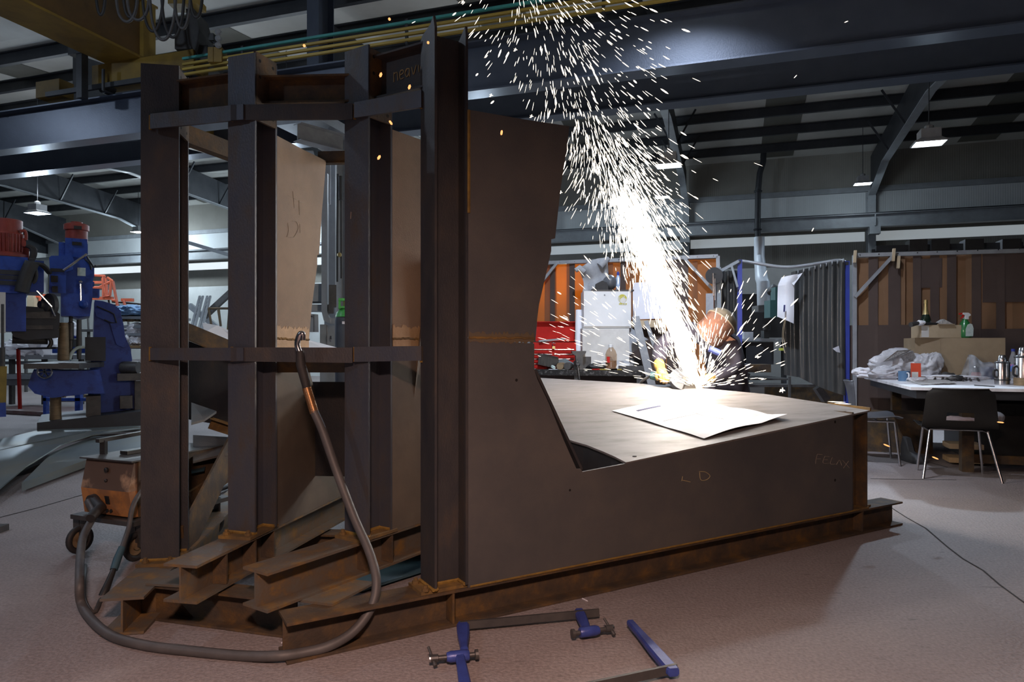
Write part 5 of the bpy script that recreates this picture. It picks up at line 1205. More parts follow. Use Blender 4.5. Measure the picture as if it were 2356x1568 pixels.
def cbag(u, w_):
    x = 2229+62*u; y = 874-58*w_*(1-.42*u)-4*math.sin(u*9)*w_
    return P(x, y, q.y-.05+.10*math.sin(u*PI)*-(1-w_)+.03*noise.noise(V((u*6,w_*6,5))))
sheet(bm, cbag, 20, 16, .002); sheet(bm, lambda u, w_: cbag(u, w_)+V((0,.16*(1-w_)+.01,0)), 20, 16, .002); obj('film', bm, M['clear'], t, smooth=40)
bm = NB(); blob(bm, q+V((.08,.02,.07)), (.17,.07,.075), 8, .3, 3); obj('blue_wrap', bm, M['print'], t, smooth=60)
bm = NB(); lathe(bm, T(2246,872), [(.048,0),(.05,.005),(.05,.075),(.04,.085)], 16); obj('jar', bm, mat('red_jar_label', (.52,.05,.04), (.50,.32,.14), .5, 0, 10, lo=.5, hi=.6), t, smooth=50)
bm = NB(); lathe(bm, T(2246,872), [(.042,.085),(.042,.14),(.03,.15)], 16); obj('lid', bm, M['black'], t)
def flask(px, yb, ytop, hw, lab, base):
    q = T(px, yb); s_ = q.y/FPX; hh = yb-ytop
    t = thing('vacuum_flask', lab, 'flask', q, 0, 'steel vacuum flasks')
    bm = NB(); lathe(bm, q, [(hw*s_,0),(hw*s_,hh*.72*s_),(hw*.9*s_,hh*.78*s_)], 28); obj('body', bm, M['chrome'], t, smooth=40)
    bm = NB(); lathe(bm, q, [(hw*.62*s_,hh*.78*s_),(hw*.62*s_,hh*.84*s_),(hw*.46*s_,hh*.97*s_),(hw*.3*s_,hh*s_)], 24); obj('cup', bm, M['chrome'], t, smooth=40)
    bm = NB()
    for z in (.16,.74): lathe(bm, q, [(hw*1.03*s_,hh*(z-.02)*s_),(hw*1.07*s_,hh*z*s_),(hw*1.03*s_,hh*(z+.02)*s_)], 28)
    islands('band', bm, M['black'], t, smooth=40)
    bm = NB(); sx = -1; tube(bm, spline([q+V((sx*hw*s_,-.01,hh*.5*s_)), q+V((sx*hw*1.5*s_,-.02,hh*.46*s_)), q+V((sx*hw*1.5*s_,-.02,hh*.3*s_)), q+V((sx*hw*s_,-.01,hh*.24*s_))],5), .012, 8); obj('handle', bm, M['black'], t, smooth=60)
    if base: bm = NB(); lathe(bm, q, [(hw*1.08*s_,0),(hw*1.08*s_,hh*.2*s_)], 28); obj('base_ring', bm, M['tan'], t, smooth=40)
flask(2306, 884, 816, 15, 'smaller steel vacuum flask right of the clear plastic bag', 0)
flask(2354, 886, 798, 17, 'larger steel vacuum flask cut by the right edge', 1)
q = T(2331,874); s_ = q.y/FPX
t = thing('water_bottle', 'clear water bottle with a blue cap and pink label between the two flasks', 'bottle', q)
bm = NB(); lathe(bm, q, [(8*s_,0),(8.5*s_,3*s_),(8.5*s_,46*s_),(4*s_,62*s_),(3.5*s_,66*s_)], 18); obj('body', bm, M['clear'], t, smooth=50)
bm = NB(); lathe(bm, q, [(8.7*s_,20*s_),(8.7*s_,36*s_)], 18); obj('wrapper', bm, M['pink'], t, smooth=50)
bm = NB(); lathe(bm, q, [(4*s_,66*s_),(4*s_,72*s_),(0,72*s_)], 14); obj('cap', bm, M['bluepost'], t)
bm = NB(); tube(bm, [T(2242,887)+vz(.006), T(2288,890)+vz(.006)], .005, 6); obj('pen', bm, M['black'], label='thin black pen near the front edge of the table', cat='pen')

# ------------------------------------------------------------------ chairs
def chair_proto(name, m, legm, hole):
    t = thing(name, 'placeholder', 'chair')
    prof = [(-.02,.80),(.0,.74),(.025,.62),(.045,.52),(.08,.455),(.16,.43),(.28,.435),(.40,.45),(.46,.435)]   # y, z from back top to seat front
    sp_ = spline([V((0,y,z)) for y, z in prof], 4); n = len(sp_)-1
    def f_(u, w_):
        p = sp_[round(w_*n)]; x = (u-.5)*2; hw = .235+.045*math.sin(min(1,w_*1.6)*PI*.5)
        if w_ < .08: hw *= .86+.14*(w_/.08)
        curve = .06*x*x
        return V((x*hw, p.y+(curve if w_ < .45 else 0)*(1-w_/.45 if w_ < .45 else 0), p.z+(curve*.5 if w_ > .5 else 0)))
    bm = NB(); sheet(bm, f_, 16, n, .007, (lambda u, w_: .30 < u < .70 and .27 < w_ < .36) if hole else None); obj('shell', bm, M[m], t, smooth=60)
    bm = NB(); q = [f_(i/16, 0) for i in range(17)]; tube(bm, q, .008, 6); obj('rim', bm, M[m], t, smooth=60)
    for sx in (-1,1):
        bm = NB(); tube(bm, [(sx*.21,.40,.42),(sx*.25,.44,.0)], .011, 8); obj('leg', bm, M[legm], t, smooth=60)
        bm = NB(); tube(bm, [(sx*.21,.10,.42),(sx*.28,-.02,.0)], .011, 8); obj('leg', bm, M[legm], t, smooth=60)
    bm = NB()
    for sx in (-1,1): tube(bm, [(sx*.21,.40,.42),(sx*.21,.10,.42)], .011, 8)
    tube(bm, [(-.21,.25,.42),(.21,.25,.42)], .011, 8); obj('seat_frame', bm, M[legm], t, smooth=60)
    return t
ch = chair_proto('plastic_chair', 'chairblack', 'chrome', True)
tag(ch, 'black plastic chair with its back to us and a slot in the backrest', None, 'plastic stacking chairs')
ch.location = (4.03,6.12,0); ch.rotation_euler = (0,0,-BA-.05); ch.scale = (1.08,1.03,1.02)
ch2 = chair_proto('plastic_chair', 'plasticgrey', 'chrome', False)
tag(ch2, 'grey plastic chair seen from the side at the left end of the table', None, 'plastic stacking chairs')
q = PF(2010,1050); ch2.location = (3.55,7.25,0); ch2.rotation_euler = (0,0,-PI/2-.35); ch2.scale = (1.05,1.05,1.05)
t = thing('folded_cloth', 'crumpled pink cloth lying on the seat of the black chair', 'cloth', (4.1,6.35,.46))
bm = NB(); blob(bm, V((4.16,6.36,.50)), (.20,.12,.045), 7, .35, 3, flat=-.03); obj('cloth', bm, mat('pinkish_cloth', (.45,.33,.30), (.30,.20,.18), .9, 0, 8), t, smooth=60)
bm = NB(); blob(bm, V((4.40,6.20,.56)), (.055,.07,.05), 2, .12, 3); obj('tool_grip', bm, M['sack'], label='pale round end poking out right of the black chair', cat='grip', smooth=60)
# things below the table
for i, (x, y, lab) in enumerate(((2098,1062,'dark work boot with a shiny toe under the table'),)):
    q = PF(x,y); t = thing('work_boot', lab, 'boot', q)
    bm = NB(); loft(bm, [[q+V((sx*w_,yy,z)) for sx, z in ((-1,.012),(1,.012),(1,hh*.6),(.5,hh),(-.5,hh),(-1,hh*.6))] for yy, w_, hh in ((-.16,.03,.05),(-.12,.05,.085),(0,.052,.11),(.06,.05,.24),(.13,.045,.25))]); obj('upper', bm, M['rubber'], t, smooth=50)
    bm = NB(); loft(bm, [[q+V((sx*w_,yy,z)) for sx, z in ((-1,0),(1,0),(1,.016),(-1,.016))] for yy, w_ in ((-.17,.03),(-.1,.055),(0,.055),(.14,.048))]); obj('sole', bm, M['black'], t)
bm = NB(); box(bm, V((4.35,8.0,.22)), (.9,.5,.44), BROT); obj('storage_crate', bm, M['rustdark'], label='dark crate on the floor under the table', cat='crate')
for i, (x, y, m) in enumerate(((2215,1022,'card'),(2215,1038,'wood'))):
    bm = NB(); q = P(x, y, 7.0); box(bm, V((q.x,q.y,.05+.14*(1-i))), (.3,.25,.05), BROT); obj('wooden_block', bm, M[m], label='pale block under the table, %s of the pair' % ('upper','lower')[i], cat='block')
bm = NB(); box(bm, V((5.4,7.6,.3)), (.8,.9,.6), BROT); obj('storage_crate', bm, M['black'], label='black crate under the right end of the table', cat='crate')
# ------------------------------------------------------------------ blue drilling machine on the left
aim(185)
d = 9.7
dm = thing('drilling_machine', 'tall dark blue pillar drilling machine with a red motor on top at left', 'drilling machine', PF(200,975))
bm = NB(); pprism(bm, [(85,972),(330,945),(330,985),(85,1000)], d-.4, 1.3); obj('base', bm, M['darksteel'], dm)
bm = NB()
ol = [(218,690),(236,692),(262,700),(278,714),(278,760),(290,778),(300,800),(304,826),(302,862),(312,870),(316,975),(200,975),(205,862),(214,800)]
pprism(bm, ol, d, .75); obj('column', bm, M['blue'], dm)
bm = NB(); pprism(bm, [(219,716),(276,714),(284,745),(290,790),(284,800),(268,792),(252,740),(222,728)], d-.03, .03); obj('column_rib', bm, M['blue'], dm)
bm = NB(); tube(bm, [P(222,704,d-.05), P(250,716,d-.05), P(262,722,d-.05), P(268,742,d-.05), P(255,742,d-.05), P(240,735,d-.05)], .01, 6); obj('cable', bm, M['rubber'], dm)
bm = NB(); pprism(bm, [(150,596),(207,596),(215,630),(212,690),(207,726),(180,732),(150,722)], d-.35, .9); obj('head', bm, M['blue'], dm)
bm = NB(); pprism(bm, [(113,592),(118,588),(166,588),(170,596),(168,620),(152,625),(152,674),(112,674),(115,625)], d-.42, .7); obj('gearbox', bm, M['blue'], dm)
bm = NB(); pbox(bm, 117, 634, 133, 648, d-.44, .04); pbox(bm, 120, 658, 133, 672, d-.44, .04); pbox(bm, 116, 618, 148, 624, d-.44, .04); islands('opening', bm, M['black'], dm)
bm = NB(); pbox(bm, 178, 616, 197, 634, d-.36, .02); obj('rating_plate', bm, M['label'], dm)
bm = NB(); pbox(bm, 135, 561, 202, 597, d-.25, .6); pbox(bm, 150, 550, 201, 590, d-.28, .62); obj('motor_mount', bm, M['blue'], dm)
bm = NB(); plathe(bm, 176, [(22,556),(22,531),(25,530),(25,518),(20,515),(12,514),(12,511),(0,511)], d, 24); mo = obj('motor', bm, M['motorred'], dm, smooth=40)
bm = NB(); pbox(bm, 170, 520, 188, 526, d-.165, .03); obj('vent', bm, M['black'], mo)
bm = NB(); pbox(bm, 166, 557, 188, 563, d-.30, .03); obj('vent', bm, M['black'], mo)
bm = NB(); tube(bm, [P(146,622,d-.46), P(200,584,d-.46)], .016, 6); tube(bm, [P(185,652,d-.4), P(186,700,d-.4)], .014, 6); lathe(bm, P(185,650,d-.4), [(.02,0),(.028,.02),(.0,.045)], 10)
tube(bm, [P(120,706,d-.5), P(84,668,d-.55)], .014, 6); tube(bm, [P(118,706,d-.5), P(127,728,d-.55)], .014, 6); obj('feed_lever', bm, M['chrome'], dm)
bm = NB(); lathe(bm, P(120,702,d-.4), [(.155,0),(.155,.05),(.10,.07),(.10,.10),(.05,.12),(.05,.16),(0,.16)], 26, (-.5,-1,0)); obj('feed_hub', bm, M['iron'], dm, smooth=40)
bm = NB(); pbox(bm, 140, 676, 206, 726, d-.40, .5); lathe(bm, P(194,700,d-.40), [(.05,0),(.06,.03),(.03,.06)], 14, (0,-1,0)); obj('feed_box', bm, M['blue'], dm)
bm = NB(); pbox(bm, 207, 664, 229, 682, d-.3, .3); pbox(bm, 209, 648, 217, 656, d-.3, .25); pbox(bm, 206, 616, 217, 636, d-.3, .2); obj('switch_box', bm, M['blue'], dm)
for y in (612,606): pass
bm = NB(); tube(bm, spline([P(200,590,d-.35), P(210,606,d-.4), P(216,614,d-.4), P(220,610,d-.4)],5), .012, 6); tube(bm, spline([P(196,596,d-.35), P(206,606,d-.38), P(210,620,d-.36)],5), .012, 6); obj('cable', bm, M['rubber'], dm)
bm = NB(); plathe(bm, 146, [(10,742),(10.5,770),(12,826),(10,828)], d-.3, 16); obj('spindle', bm, M['tan'], dm, smooth=40)
bm = NB(); plathe(bm, 163, [(4,722),(4,740),(6,742),(6,780),(4,782),(4,826)], d-.25, 12); plathe(bm, 182, [(5,735),(6,800),(4,826)], d-.25, 12); obj('lead_screw', bm, M['iron'], dm, smooth=40)
bm = NB(); pprism(bm, [(120,743),(128,740),(139,752),(134,760),(122,760)], d-.45, .1); obj('guard', bm, mat('hazard_stripe', (.50,.36,.03), (.02,.02,.02), .6, 0, 30, stretch=(1,1,1), lo=.49, hi=.51), dm, label='yellow and black striped guard')
bm = NB(); loft(bm, [[P(54,836,d-.7), P(182,836,d-.7), P(254,831,d+.2), P(120,831,d+.35)], [P(54,848,d-.7), P(182,848,d-.7), P(254,842,d+.2), P(120,842,d+.35)]]); obj('work_table', bm, M['iron'], dm)
bm = NB(); pprism(bm, [(78,849),(110,849),(142,852),(205,852),(230,850),(240,905),(205,905),(120,915),(80,905),(64,888),(72,862)], d-.45, .6); obj('knee', bm, M['blue'], dm)
bm = NB(); torus(bm, P(103,855,d-.62), .080, .012, (.3,-1,0), 24, 6)
for a_ in (0,1.05,2.1): bar(bm, P(103,855,d-.62)+V((.08*math.cos(a_),0,.08*math.sin(a_))), P(103,855,d-.62)-V((.08*math.cos(a_),0,.08*math.sin(a_))), .014, .014, up=(0,1,0))
obj('handwheel', bm, M['chrome'], dm, smooth=50)
bm = NB(); plathe(bm, 128, [(12,968),(11,940),(11,912),(14,908)], d-.2, 16); obj('support_screw', bm, M['tan'], dm, smooth=40)
bm = NB(); pprism(bm, [(196,775),(243,775),(243,830),(196,830)], d-.15, .5); obj('angle_block', bm, M['darksteel'], dm)
bm = NB(); tube(bm, spline([P(160,826,d-.3), P(165,812,d-.3), P(178,800,d-.3), P(195,798,d-.3)],5), .022, 8); obj('coolant_hose', bm, M['gasgreen'] if 0 else M['label'], dm, smooth=60)
bm = NB(); lathe(bm, P(300,845,d-.1), [(.085,-.12),(.09,-.1),(.09,.1),(.085,.12)], 16, (1,0,0)); obj('side_motor', bm, M['iron'], dm, smooth=40)
bm = NB(); pbox(bm, 270, 858, 332, 876, d-.2, .5); pbox(bm, 310, 876, 330, 960, d-.1, .12); pbox(bm, 276, 910, 305, 940, d-.15, .3); obj('side_shelf', bm, M['iron'], dm)
bm = NB(); pbox(bm, 198, 910, 232, 968, d-.3, .4); obj('plinth', bm, M['iron'], dm)
# ------------------------------------------------------------------ second blue machine cut by the left edge
aim(20)
d = 8.6
mm = thing('milling_machine', 'blue machine with a dark red motor cut off by the left edge', 'milling machine', PF(-20,960))
bm = NB(); pbox(bm, -120, 592, 64, 668, d, 1.0); pbox(bm, 50, 600, 101, 670, d+.25, .8); obj('head', bm, M['blue'], mm)
bm = NB()
for y in (623,635,648): pbox(bm, -120, y, 64, y+1.2, d-.008, .01)
obj('panel_seam', bm, M['darksteel'], mm)
bm = NB(); pbox(bm, -120, 676, 60, 760, d+.1, .8); obj('column', bm, M['blue'], mm)
bm = NB(); pbox(bm, -40, 672, 13, 765, d-.02, .1); obj('side_panel', bm, M['offwhite'], mm)
bm = NB(); plathe(bm, 16, [(40,592),(40,585),(32,582),(34,540),(30,536),(30,507),(25,505),(0,505)], d+.4, 26); mo = obj('motor', bm, M['motorred'], mm, smooth=40)
bm = NB()
for k in range(16):
    a_ = PI+PI*k/15; c = P(16,580,d+.4); r_ = 34*(d+.4)/FPX
    bar(bm, c+V((r_*math.cos(a_),r_*math.sin(a_),0)), c+V((r_*math.cos(a_),r_*math.sin(a_),.23)), .012, .02)
obj('fin', bm, M['motorred'], mo, kind='stuff')
bm = NB(); pbox(bm, 40, 548, 60, 566, d+.3, .25); pbox(bm, 52, 566, 67, 594, d+.35, .2); tube(bm, spline([P(46,532,d+.3), P(57,531,d+.3), P(60,540,d+.3), P(60,552,d+.3)],4), .02, 6); obj('terminal_box', bm, M['motorred'], mo)
bm = NB()
for k in range(3): tube(bm, spline([P(60+3*k,564,d+.2), P(72+4*k,572,d+.2), P(73+4*k,585,d+.2), P(70+3*k,598,d+.2), P(75,604,d+.1), P(95+3*k,610,d+.1), P(112+2*k,628,d+.2)],4), .022, 8)
tube(bm, spline([P(74,604,d-.05), P(64,625,d-.05), P(54,655,d-.05), P(50,672,d-.05)],4), .08, 10); tube(bm, spline([P(78,608,d-.05), P(83,630,d-.05), P(80,645,d-.05), P(74,650,d-.05)],4), .025, 8); obj('cable', bm, M['rubber'], mm, smooth=60)
bm = NB(); pprism(bm, [(42,712),(58,704),(118,708),(138,722),(136,776),(60,782),(32,774),(24,756)], d+.2, .7); obj('motor_cover', bm, M['darksteel'], mm)
bm = NB(); pprism(bm, [(52,718),(116,716),(130,724),(128,732),(52,732)], d+.17, .03); pprism(bm, [(50,748),(122,748),(122,757),(50,757)], d+.17, .03); obj('cover_band', bm, M['iron'], mm)
bm = NB(); tube(bm, [P(28,780,d+.5), P(110,782,d+.5)], .06, 12); tube(bm, spline([P(98,774,d+.4), P(112,776,d+.4), P(118,788,d+.4), P(112,800,d+.4)],5), .025, 8); obj('drive_shaft', bm, M['iron'], mm, smooth=60)
bm = NB(); pprism(bm, [(-60,842),(16,842),(14,930),(8,958),(-60,958)], d, .6); obj('pedestal', bm, mat('dull_yellow_paint', (.30,.21,.04), (.20,.14,.03)), mm)
bm = NB(); pprism(bm, [(-60,930),(13,926),(14,958),(-60,962)], d-.05, .7); obj('foot', bm, M['blue'], mm)
bm = NB(); plathe(bm, 6, [(5,842),(5,800),(3,798),(3,700)], d-.1, 12); obj('rod', bm, M['iron'], mm)
aim()
# red handrail by the machines
t = thing('handrail', 'thin red handrail post between the two blue machines', 'handrail', P(45,945,9.9))
bm = NB(); d = 9.9; bar(bm, P(42,802,d), P(46,940,d), .035, .035, up=(0,1,0)); obj('post', bm, M['red'], t)
bm = NB(); bar(bm, P(42,802,d), P(130,800,d), .03, .03); obj('rail', bm, M['iron'], t)
bm = NB(); bar(bm, PF(14,944)+vz(.04), PF(250,956)+vz(.04), .9, .06); obj('floor_tray', bm, mat('rusty_tray', (.10,.045,.04), (.16,.12,.12), .6), label='low rusty tray on the floor under the drilling machine', cat='tray')
# pallets, trestles and clutter behind
def pallet(c, rz, sx=1.2, sy=1.0, m='wood', lab='', g='pallets behind the machines'):
    t = thing('pallet', lab, 'pallet', c, rz, g); r = Matrix.Rotation(rz,3,'Z'); c = V(c)
    bm = NB()
    for k in range(6): box(bm, c+r@V((0,-sy/2+.08+k*(sy-.16)/5,.135)), (sx,.11,.02), r)
    obj('top_boards', bm, M[m], t)
    bm = NB()
    for x in (-sx/2+.06,0,sx/2-.06):
        for y in (-sy/2+.06,0,sy/2-.06): box(bm, c+r@V((x,y,.07)), (.1,.1,.1), r)
        box(bm, c+r@V((x,0,.01)), (.1,sy,.02), r)
    obj('blocks', bm, M[m], t)
q = PF(120,930); pallet((q.x+.1,q.y+1.2,0), .2, 1.6, .8, 'wood', 'orange-tinted wooden pallet seen under the drilling machine table')
bl = thing('trestle', 'blue steel trestle seen under the drilling machine table', 'trestle', P(150,940,11.3))
bm = NB(); d = 11.3; pbox(bm, 172, 905, 184, 963, d, .08); pbox(bm, 99, 905, 106, 963, d, .08); pbox(bm, 99, 915, 200, 922, d, .06); pbox(bm, 120, 798, 196, 812, d, .1); obj('frame', bm, M['blue'], bl)
lb = thing('long_bench', 'long pale steel bench covered with white bags behind the machines', 'bench', P(100,930,13.5))
bm = NB(); d = 13.5; pbox(bm, -40, 816, 200, 826, d, 1.0); obj('top', bm, M['palesteel'], lb)
bm = NB(); pbox(bm, -40, 832, 200, 838, d+.2, .8); pbox(bm, -40, 862, 150, 872, d-.3, .9); pbox(bm, -40, 873, 120, 886, d-.1, .7); obj('shelf', bm, M['greyPaint'], lb)
bm = NB()
for x in (20,95,180): pbox(bm, x, 826, x+7, 930, d+.1, .1)
obj('leg', bm, M['iron'], lb)
for i, (x, y, sx, sz, lab) in enumerate(((45,803,.32,.20,'white sack slumped at the left end of the long pale bench'),(75,806,.30,.15,'flat white sack in the middle of the long pale bench'),(112,792,.25,.34,'tall white sack beside the drill spindle on the long pale bench'))):
    bm = NB(); blob(bm, P(x,y,13.8), (sx,.3,sz), i+50, .4, 4, 1.8, flat=-sz*.8); obj('white_sack', bm, M['paper'], label=lab, cat='sack', group='white sacks behind the machines', smooth=35)
# distant worker-like bundle between spindle and screw is a hanging overall: blue top, dark legs
t = thing('hanging_overall', 'white and blue clothing hanging behind the drill spindle', 'clothing', P(172,790,14))
bm = NB(); blob(bm, P(170,762,14), (.10,.08,.12), 2, .3, 3); blob(bm, P(170,748,14), (.06,.06,.07), 4, .3, 3); obj('white_top', bm, M['paper'], t, smooth=60)
bm = NB(); blob(bm, P(169,772,14), (.09,.08,.06), 3, .2, 3); obj('blue_band', bm, M['bluepost'], t, smooth=60)
bm = NB(); tube(bm, [P(165,780,14), P(164,800,14)], .05, 8); tube(bm, [P(175,780,14), P(174,800,14)], .05, 8); obj('dark_legs', bm, M['rubber'], t)
# stack of materials right of the drilling machine (between it and the first column)
rk = thing('storage_rack', 'grey rack stacked with timber, bags and a blue tarpaulin right of the drilling machine', 'rack', P(305,900,15))
bm = NB(); d = 15
for y in (727,748,766,796,838): pbox(bm, 268, y, 380, y+6, d, 1.2)
obj('shelf', bm, M['greyPaint'], rk)
bm = NB()
for x in (272,376): pbox(bm, x, 722, x+5, 905, d, .1)
obj('upright', bm, M['iron'], rk)
bm = NB(); blob(bm, P(306,716,15.3), (.36,.4,.13), 3, .4, 4, 2.0, flat=-.1); obj('blue_tarpaulin', bm, M['tarp'], label='crumpled blue tarpaulin on top of the grey rack', cat='tarpaulin', smooth=30)
pallet(P(290,739,15.4), .1, .5, .5, 'wood', 'small wooden pallet on the upper shelf of the grey rack')
for i, (x, y, sx, sz, lab) in enumerate(((311,757,.16,.13,'upper white sack on the grey rack'),(298,775,.14,.14,'left white sack on the lower shelf of the grey rack'),(318,781,.14,.12,'right white sack on the lower shelf of the grey rack'))):
    bm = NB(); blob(bm, P(x,y,15.2), (sx,.2,sz), i+60, .4, 4, 1.8); obj('white_sack', bm, M['paper'], label=lab, cat='sack', smooth=35)
bm = NB(); pbox(bm, 290, 794, 340, 800, 14.9, .6); obj('timber_plank', bm, M['wood'], label='pale timber plank on the grey rack', cat='plank')
bm = NB(); pbox(bm, 304, 826, 330, 856, 14.9, .3); obj('white_box', bm, M['white'], label='white box beside the drill side motor', cat='box')
bm = NB(); pbox(bm, 313, 702, 322, 712, 15.8, .05); obj('yellow_sign', bm, mat('yellow_sign', (.75,.60,.03)), label='tiny yellow sign by the blue tarpaulin', cat='sign')
# orange access platform behind
ap = thing('access_platform', 'orange-red tubular access platform behind the drilling machine', 'platform', P(250,760,18))
d = 18
bm = NB(); pbox(bm, 66, 676, 112, 684, d, .1); pbox(bm, 188, 682, 257, 689, d, .1); pbox(bm, 278, 686, 304, 693, d, .1); pbox(bm, 205, 646, 256, 652, d+.6, .08); obj('toe_board', bm, M['redorange'], ap)
bm = NB()
for l in ([(244,639),(247,682)],[(247,638),(260,647)],[(260,647),(272,712)],[(238,634),(238,684)],[(200,632),(242,635)],[(256,648),(253,680),(243,681)],[(284,690),(290,709)],[(258,690),(270,692)],[(92,684),(93,720)],[(210,661),(240,661)],[(230,660),(258,646)],[(244,682),(236,640)]):
    tube(bm, [P(x,y,d) for x, y in l], .035, 6)
obj('guard_rail', bm, M['redorange'], ap)
bm = NB()
for l in ([(200,690),(204,760)],[(290,709),(298,760)],[(272,712),(280,760)],[(250,690),(262,760)],[(258,694),(330,700)],[(258,702),(330,702)],[(92,720),(95,780)],[(66,684),(66,790)]): tube(bm, [P(x,y,d+.1) for x, y in l], .025, 6)
bar(bm, P(50,760,d+.1), P(330,760,d+.1), .3, .06); 
for x in (60,204,298): tube(bm, [P(x,760,d+.1), P(x,797+FPX*H/(d+.1),d+.1)], .04, 6)
obj('support_frame', bm, M['iron'], ap)
bm = NB(); pbox(bm, 62, 684, 78, 758, 17.9, .3); pbox(bm, 64, 676, 76, 684, 17.9, .25); obj('cardboard_box', bm, M['cardlight'], label='pale boxes stacked behind the blue machines on the orange platform', cat='box')
# ladders, sloping braces against the back wall in the gap between the columns
for i, (xa, xb, lab) in enumerate(((447,462,'left aluminium ladder leaning against the back wall'),(462,476,'right aluminium ladder leaning against the back wall'))):
    t = thing('ladder', lab, 'ladder', P(455,800,20), 0, 'ladders against the back wall')
    bm = NB(); d0, d1 = 19.5, 20.5
    for o_ in (0,7): bar(bm, P(xa-8+o_+3*i,758,d0), P(xb-2+o_+3*i,681,d1), .05, .06, up=(1,0,0))
    obj('stile', bm, M['palesteel'], t)
    bm = NB()
    for k in range(9):
        f0_ = (k+.5)/9; y = 758-77*f0_; x = (xa-8)*(1-f0_)+(xb-2)*f0_+3*i; dd = d0+(d1-d0)*f0_; bar(bm, P(x,y,dd), P(x+7,y,dd), .04, .04)
    obj('rung', bm, M['palesteel'], t)
bm = NB(); bar(bm, P(436,702,21), P(560,800,21), .16, .16); obj('sloping_brace', bm, M['greyPaint'], label='grey brace sloping down right behind the ladders', cat='brace')
bm = NB(); bar(bm, P(470,728,20.5), P(540,664,20.5), .16, .16); obj('sloping_brace', bm, M['iron'], label='dark brace sloping up right behind the ladders', cat='brace')
bm = NB(); bar(bm, P(424,555,22.9), P(540,590,22.9), .12, .12); obj('wall_brace', bm, M['greyPaint'], label='thin grey wall brace crossing the bright band between the first columns', cat='brace')
t = thing('steel_cage', 'rusty open steel frame on the floor right of the ladders', 'frame', P(505,760,17))
bm = NB(); d = 17
for l in ([(480,709),(560,709)],[(480,709),(488,758)],[(503,709),(508,750)],[(508,750),(502,712)],[(528,709),(524,762)],[(470,755),(560,770)]): tube(bm, [P(x,y,d) for x,y in l], .03, 6)
obj('frame', bm, M['rustdark'], t)
aim(745)
# things seen in the gap right of the tan fin: duct, meter box, gas cylinder, grey machine
t = thing('grey_machine', 'pale grey machine with a bent arm behind the tan fin', 'machine', PF(750,915))
d = 9.2
bm = NB(); pprism(bm, [(700,652),(740,652),(740,693),(700,693)], d, .5); obj('upper_box', bm, M['greyPaint'], t)
bm = NB(); pbox(bm, 690, 700, 742, 714, d+.02, .4); obj('arm', bm, M['palesteel'], t)
bm = NB(); q = [P(748,400,d-.05), P(748,690,d-.05), P(748,715,d-.05), P(752,733,d-.05), P(762,738,d-.05), P(780,738,d-.05)]; tube(bm, q, .055, 4); obj('bent_duct', bm, M['greyPaint'], t)
bm = NB(); pbox(bm, 736, 746, 752, 1001, d, .4); pbox(bm, 752, 748, 775, 1000, d+.1, .4); obj('base_box', bm, M['greyPaint'], t)
bm = NB(); pbox(bm, 755, 655, 774, 704, d+.2, .3); pbox(bm, 755, 700, 768, 720, d-.1, .2); obj('control_box', bm, M['iron'], t)
bm = NB(); pbox(bm, 752, 748, 753, 850, d-.01, .02); plathe(bm, 761, [(2,786),(3,780),(2,772)], d-.1, 10); obj('handle', bm, M['chrome'], t)
t = thing('meter_box', 'white cabinet fixed on the grey machine beside the tan fin', 'box', P(722,764,9.0))
bm = NB(); pprism(bm, [(711,721),(732,723),(733,763),(709,763)], 8.95, .2); obj('body', bm, M['white'], t)
bm = NB(); pbox(bm, 712, 726, 719, 728, 8.94, .01); pbox(bm, 721.5, 723, 722.3, 763, 8.945, .006); obj('seam', bm, M['iron'], t)
gc = thing('gas_cylinder', 'dark gas cylinder with a green shoulder and valve guard left of the third column', 'gas cylinder', PF(795,1027))
d = 8.2
bm = NB(); plathe(bm, 796, [(24,1027),(25,1024),(25,735),(24,728)], d, 24); obj('body', bm, mat('dark_grey_cylinder', (.10,.11,.13), (.075,.08,.10), .4), gc, smooth=40)
bm = NB(); plathe(bm, 796, [(24.2,729),(21,718),(14,711),(9,708),(9,704)], d, 24); obj('shoulder', bm, M['gasgreen'], gc, smooth=40)
bm = NB()
for x in (781,811): pbox(bm, x-2, 686, x+3, 710, d-.05, .1)
pbox(bm, 779, 686, 814, 691, d-.08, .16); pbox(bm, 779, 704, 814, 708, d-.08, .16); obj('valve_guard', bm, M['gasgreen'], gc)
bm = NB(); pbox(bm, 787, 739, 797, 745, d-.14, .01); obj('sticker', bm, M['paper'], gc)
bm = NB(); lathe(bm, P(794,706,d), [(.02,0),(.02,.08),(.03,.08),(.03,.1)], 10); obj('valve', bm, M['gold'], gc)
aim()
t = thing('pendant_cable', 'black pendant cables hanging in front of the yellow beam behind the third column', 'cable', P(783,640,9.4))
bm = NB(); tube(bm, [P(777,400,9.5), P(776,530,9.5), P(776,648,9.5)], .014, 6); tube(bm, [P(784,410,9.5), P(785,640,9.5)], .012, 6); tube(bm, [P(783,405,9.45), P(784,460,9.45)], .028, 8); obj('cable', bm, M['rubber'], t)
bm = NB(); lathe(bm, P(781,592,9.45), [(.0,0),(.03,.02),(.03,.05),(.0,.08)], 10); obj('hook', bm, M['gold'], t)
bm = NB(); bar(bm, P(520,333,13.4), P(430,305,11.6), .12, .5); bar(bm, P(430,318,11.6), P(530,352,13.6), .3, .03); obj('yellow_beam', bm, M['yellow'], label='small yellow crane beam glimpsed between the first two columns', cat='beam')
bm = NB(); bar(bm, P(770,445,14), P(830,520,14), .3, .5); obj('yellow_beam', bm, M['yellow'], label='yellow crane beam glimpsed behind the third column', cat='beam')
